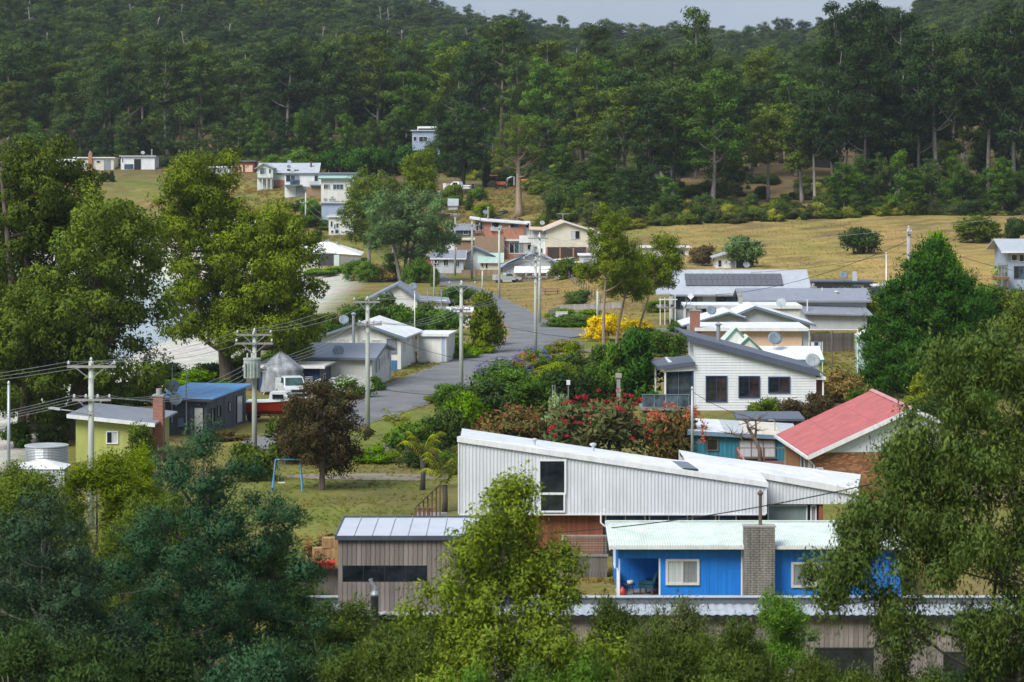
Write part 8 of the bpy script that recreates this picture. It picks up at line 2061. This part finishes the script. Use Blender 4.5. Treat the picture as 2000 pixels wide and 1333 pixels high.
# paddock and hillside
for a in [
    (1678, 489, 76, 62, 'dark', 'round dark hedge tree alone in the paddock', 0, 400), (1912, 478, 96, 58, 'olive', 'wide round tree in the paddock left of the edge', 1, 418), (1985, 474, 60, 54, 'dark', 'dark round tree in the paddock at the right edge', 0, 420),
    (1448, 503, 80, 74, 'black', 'round green tree above the cream shed', 0, 380), (1372, 490, 60, 46, 'brown', 'russet shrub left of the round green tree', 4, 385), (1415, 492, 44, 36, 'black', 'green shrub between the russet shrub and the round tree', 1, 384), (1482, 522, 44, 26, 'euc', 'small bush right of the cream shed', 1, 352),
    (885, 384, 50, 44, 'olive', 'olive bush below the dark dense tree', 0, 490), (918, 402, 28, 30, 'euc', 'dark pointed bush on the grassy slope', 3, 478), (948, 415, 46, 38, 'lime', 'pale green bush on the slope above the brick house', 0, 472), (880, 400, 50, 24, 'mid', 'low green bush by the small shed', 2, 482), (935, 385, 40, 30, 'mid', 'green bush before the hillside boat', 1, 496),
    (1108, 428, 62, 50, 'fresh', 'bright green round tree right of the half bare gum', 0, 450), (1090, 400, 70, 70, 'euc', 'olive tree right of the half bare gum', 1, 470), (1060, 420, 50, 40, 'olive', 'olive shrub at the foot of the half bare gum', 2, 462), (1140, 385, 70, 60, 'mid', 'green tree above the bright round tree', 4, 488), (1160, 420, 60, 44, 'scrub', 'grey scrub at the paddock corner', 1, 462), (1170, 360, 70, 80, 'dark', 'dark narrow tree above the paddock corner', 3, 500),
    (205, 362, 24, 22, 'dark', 'dark round bush on the left hill meadow', 0, 552), (218, 362, 18, 20, 'dark', 'dark bush beside the round one on the left hill meadow', 3, 552),
    (590, 398, 60, 26, 'euc', 'bush below the long white hill house', 2, 480), (605, 408, 50, 40, 'mid', 'green tree beside the hill pole', 0, 476), (668, 396, 40, 24, 'olive', 'bush below the cream corner house', 1, 475), (620, 440, 40, 40, 'dark', 'dark bush left of the mint window house', 3, 455), (600, 470, 80, 26, 'mid', 'hedge above the shore house', 2, 470), (655, 470, 60, 22, 'olive', 'low hedge behind the shore house', 2, 468),
    (650, 540, 90, 16, 'fresh', 'low green shore plants before the shore house', 2, 434), (610, 536, 60, 14, 'fresh', 'shore plants left of the carport', 2, 436), (695, 530, 50, 34, 'mid', 'bush at the end of the shore grass', 0, 428),
    (815, 545, 60, 52, 'mid', 'bush at the foot of the round grey-green tree', 1, 400), (740, 546, 66, 40, 'straw', 'straw coloured grass clump beside the beach', 2, 404), (760, 535, 50, 40, 'mid', 'green bush left of the grey-green trunks', 0, 408),
    (1840, 560, 60, 40, 'mid', 'bush above the huge cypress', 0, 300),
    ]: B_(a[0], a[1], a[2], a[3], a[4], a[5], v=a[6], D=a[7])
# hedge row of rounded trees above the far houses
for k, (p, w, h_, lab) in enumerate([(540, 60, 40, 'first rounded tree of the hedge row from the left'), (590, 70, 46, 'second rounded tree of the hedge row from the left'), (650, 70, 50, 'third rounded tree of the hedge row from the left'), (705, 74, 56, 'fourth rounded tree of the hedge row from the left'), (755, 70, 56, 'fifth rounded tree of the hedge row from the left'), (800, 56, 54, 'sixth rounded tree of the hedge row from the left'), (838, 60, 50, 'last rounded tree of the hedge row below the grey-blue house')]):
    B_(p, 326, w * 1.1, h_ * 1.15, 'mid' if k < 2 else 'cyp', lab, v=[0, 1, 0, 4, 0, 1, 0][k], D=568, kind='hedge_tree')

# tree ferns
def tree_fern(px, base, top, label, n, L, upright):
    D = DG(base); x = X(px, D); e = empty('tree_fern', (x, D, gz1(x, D)), 0, label, 'fern'); zt = Z(top, D); rng = np.random.RandomState(int(px))
    MB().tube([(0, 0, -0.2), (0.05, 0, zt * 0.5), (0, 0, zt)], [0.17, 0.13, 0.16], 10).obj('trunk', BK['dark'], e, True)
    for i in range(n):
        a = i * 2.4; up = upright * (0.5 + 0.7 * rng.rand()); l = L * (0.8 + 0.4 * rng.rand()); V, F, N = [], [], []
        d = np.array([math.cos(a), math.sin(a), 0]); sd = np.array([-math.sin(a), math.cos(a), 0]); m = 16
        for k in range(m):
            t = (k + 1) / m; c = d * l * t * (1 - 0.15 * t) + np.array([0, 0, zt + l * (1.5 * up * t - (0.45 + 0.75 * up) * t * t)])
            w = 0.34 * l * math.sin(math.pi * min(1, t * 0.9 + 0.08)) ** 0.8
            for s in (-1, 1):
                o = len(V); tip = c + sd * s * w * 0.85 + d * 0.09 * l - np.array([0, 0, (0.35 + 0.4 * rng.rand()) * w]); b2 = c + d * l / m * 0.72
                V += [c, b2, tip]; F.append((o, o + 1, o + 2) if s > 0 else (o + 1, o, o + 2)); N += [(0.2 * d[0], 0.2 * d[1], 1)] * 3
        o = np_mesh('frond', np.array(V), np.array(F), normals=np.array(N) / 1.02, attr={'v': np.repeat(rng.rand(len(F)) * 0.6 + 0.4 * rng.rand(), 3)})
        put_mat(link(bpy.data.objects.new('frond', o), e), LM['fern'] if rng.rand() > 0.22 or i < 4 else LM['brown'])
    return e
tree_fern(825, 957, 893, 'taller tree fern with spreading fronds on the lawn', 22, 1.3, 1.7)
tree_fern(868, 1000, 948, 'shorter tree fern with upright fronds beside the deck railing', 24, 1.35, 2.4)
tree_fern(775, 850, 835, 'low tree fern beside the near pole', 14, 1.1, 1.5)

# bare pruned tree before the teal shack
def bare_tree():
    D = 160; x = X(1488, D); e = empty('pruned_tree', (x, D, 0), 0, 'leafless pruned tree with dark stubby limbs before the teal shack', 'tree'); rng = np.random.RandomState(12); paths = []
    z = lambda p: Z(p, D); xx = lambda p: X(p, D) - x
    P = [(xx(1487), 0, -0.2), (xx(1484), 0, z(880)), (xx(1474), 0, z(857)), (xx(1462), 0, z(838)), (xx(1459), 0, z(826))]
    paths.append((np.array(P), np.array([0.17, 0.14, 0.12, 0.09, 0.06]))); paths.append((np.array([P[2], (xx(1477), 0, z(840)), (xx(1476), 0.1, z(822))]), np.array([0.1, 0.07, 0.045])))
    paths.append((np.array([P[2], (xx(1455), 0, z(855)), (xx(1430), 0, z(848)), (xx(1412), 0, z(846))]), np.array([0.07, 0.05, 0.03, 0.012])))
    for base in ((1459, 826), (1476, 822), (1462, 838), (1430, 848), (1477, 840), (1445, 852)):
        for k in range(7):
            b = np.array([xx(base[0]), 0, z(base[1])]); q = b + rng.normal(size=3) * np.array([0.5, 0.4, 0.2]) + np.array([0, 0, 0.35]); paths.append((np.array([b, (b + q) / 2 + rng.normal(size=3) * 0.08, q]), np.array([0.03, 0.018, 0.006])))
    v, f = tube_np(paths, 6); o = link(bpy.data.objects.new('branches', np_mesh('branches', v, f, smooth=True)), e); put_mat(o, BK['brown'])
bare_tree()

# ------------------------------------------------------------------ loose grass over verges, common and paddock
def grass_cover():
    rng = np.random.RandomState(90); n = 26; P = []; F = []; N = []
    for i in range(n):
        a = rng.rand() * 6.28; r = rng.rand() * 0.22; b = np.array([math.cos(a) * r, math.sin(a) * r, 0]); h = 0.10 + 0.16 * rng.rand(); l = rng.normal(size=2) * 0.07; s = rng.rand() * 6.28
        w = np.array([math.cos(s), math.sin(s), 0]) * 0.016; o = len(P); P += [b - w, b + w, b + np.array([l[0], l[1], h])]; F.append((o, o + 1, o + 2)); N += [(0, -0.3, 0.95)] * 3
    me = np_mesh('tuft', np.array(P), np.array(F), normals=np.array(N), attr={'v': rng.rand(len(P))})
    zones = [((-14, -4, 118, 180), 2600, 0.5), ((6, 60, 285, 460), 9000, 0.55), ((-6, 14, 295, 405), 3500, 0.45), ((-12, 4, 205, 262), 2600, 0.8), ((-60, -24, 440, 560), 2600, 2.0), ((-14, 12, 430, 520), 2600, 1.9), ((20, 34, 215, 262), 1300, 1.0), ((3, 7, 119, 127), 300, 0.8)]
    pts, sc, ix = [], [], []
    pl = np.array([GP(*p) for p in RL]); pr = np.array([GP(*p) for p in RR])
    poly = np.concatenate([pl, pr[::-1]])
    def inside(x, y):
        c = np.zeros(len(x), bool); j = len(poly) - 1
        for i in range(len(poly)):
            yi, yj, xi, xj = poly[i, 1], poly[j, 1], poly[i, 0], poly[j, 0]
            hit = ((yi > y) != (yj > y)) & (x < (xj - xi) * (y - yi) / (yj - yi + 1e-9) + xi); c ^= hit; j = i
        return c
    for (x0, x1, y0, y1), k, s in zones:
        x = rng.uniform(x0, x1, k); y = rng.uniform(y0, y1, k); keep = ~inside(x, y) & (shore_d(x, y) < -1); x, y = x[keep], y[keep]
        dens = wob(x, y, 12, 8) + rng.rand(len(x)) * 1.2 > 0.1; x, y = x[dens], y[dens]
        pts.append(np.stack([x, y, gz(x, y)], 1)); sc.append(s * rng.uniform(0.6, 1.3, len(x))); ix.append((wob(x, y, 17, 9) + rng.normal(size=len(x)) * 0.4 > (-0.9 if y0 > 280 else 0.0)).astype(int))
    pts = np.concatenate(pts); sc = np.concatenate(sc); ix = np.concatenate(ix)
    scatter('grass_tufts', pts, sc, rng.rand(len(pts)) * 6.28, ix, [(me, LM['grass']), (me, LM['straw'])], 'loose green and straw grass on verges, common and paddock')
grass_cover()
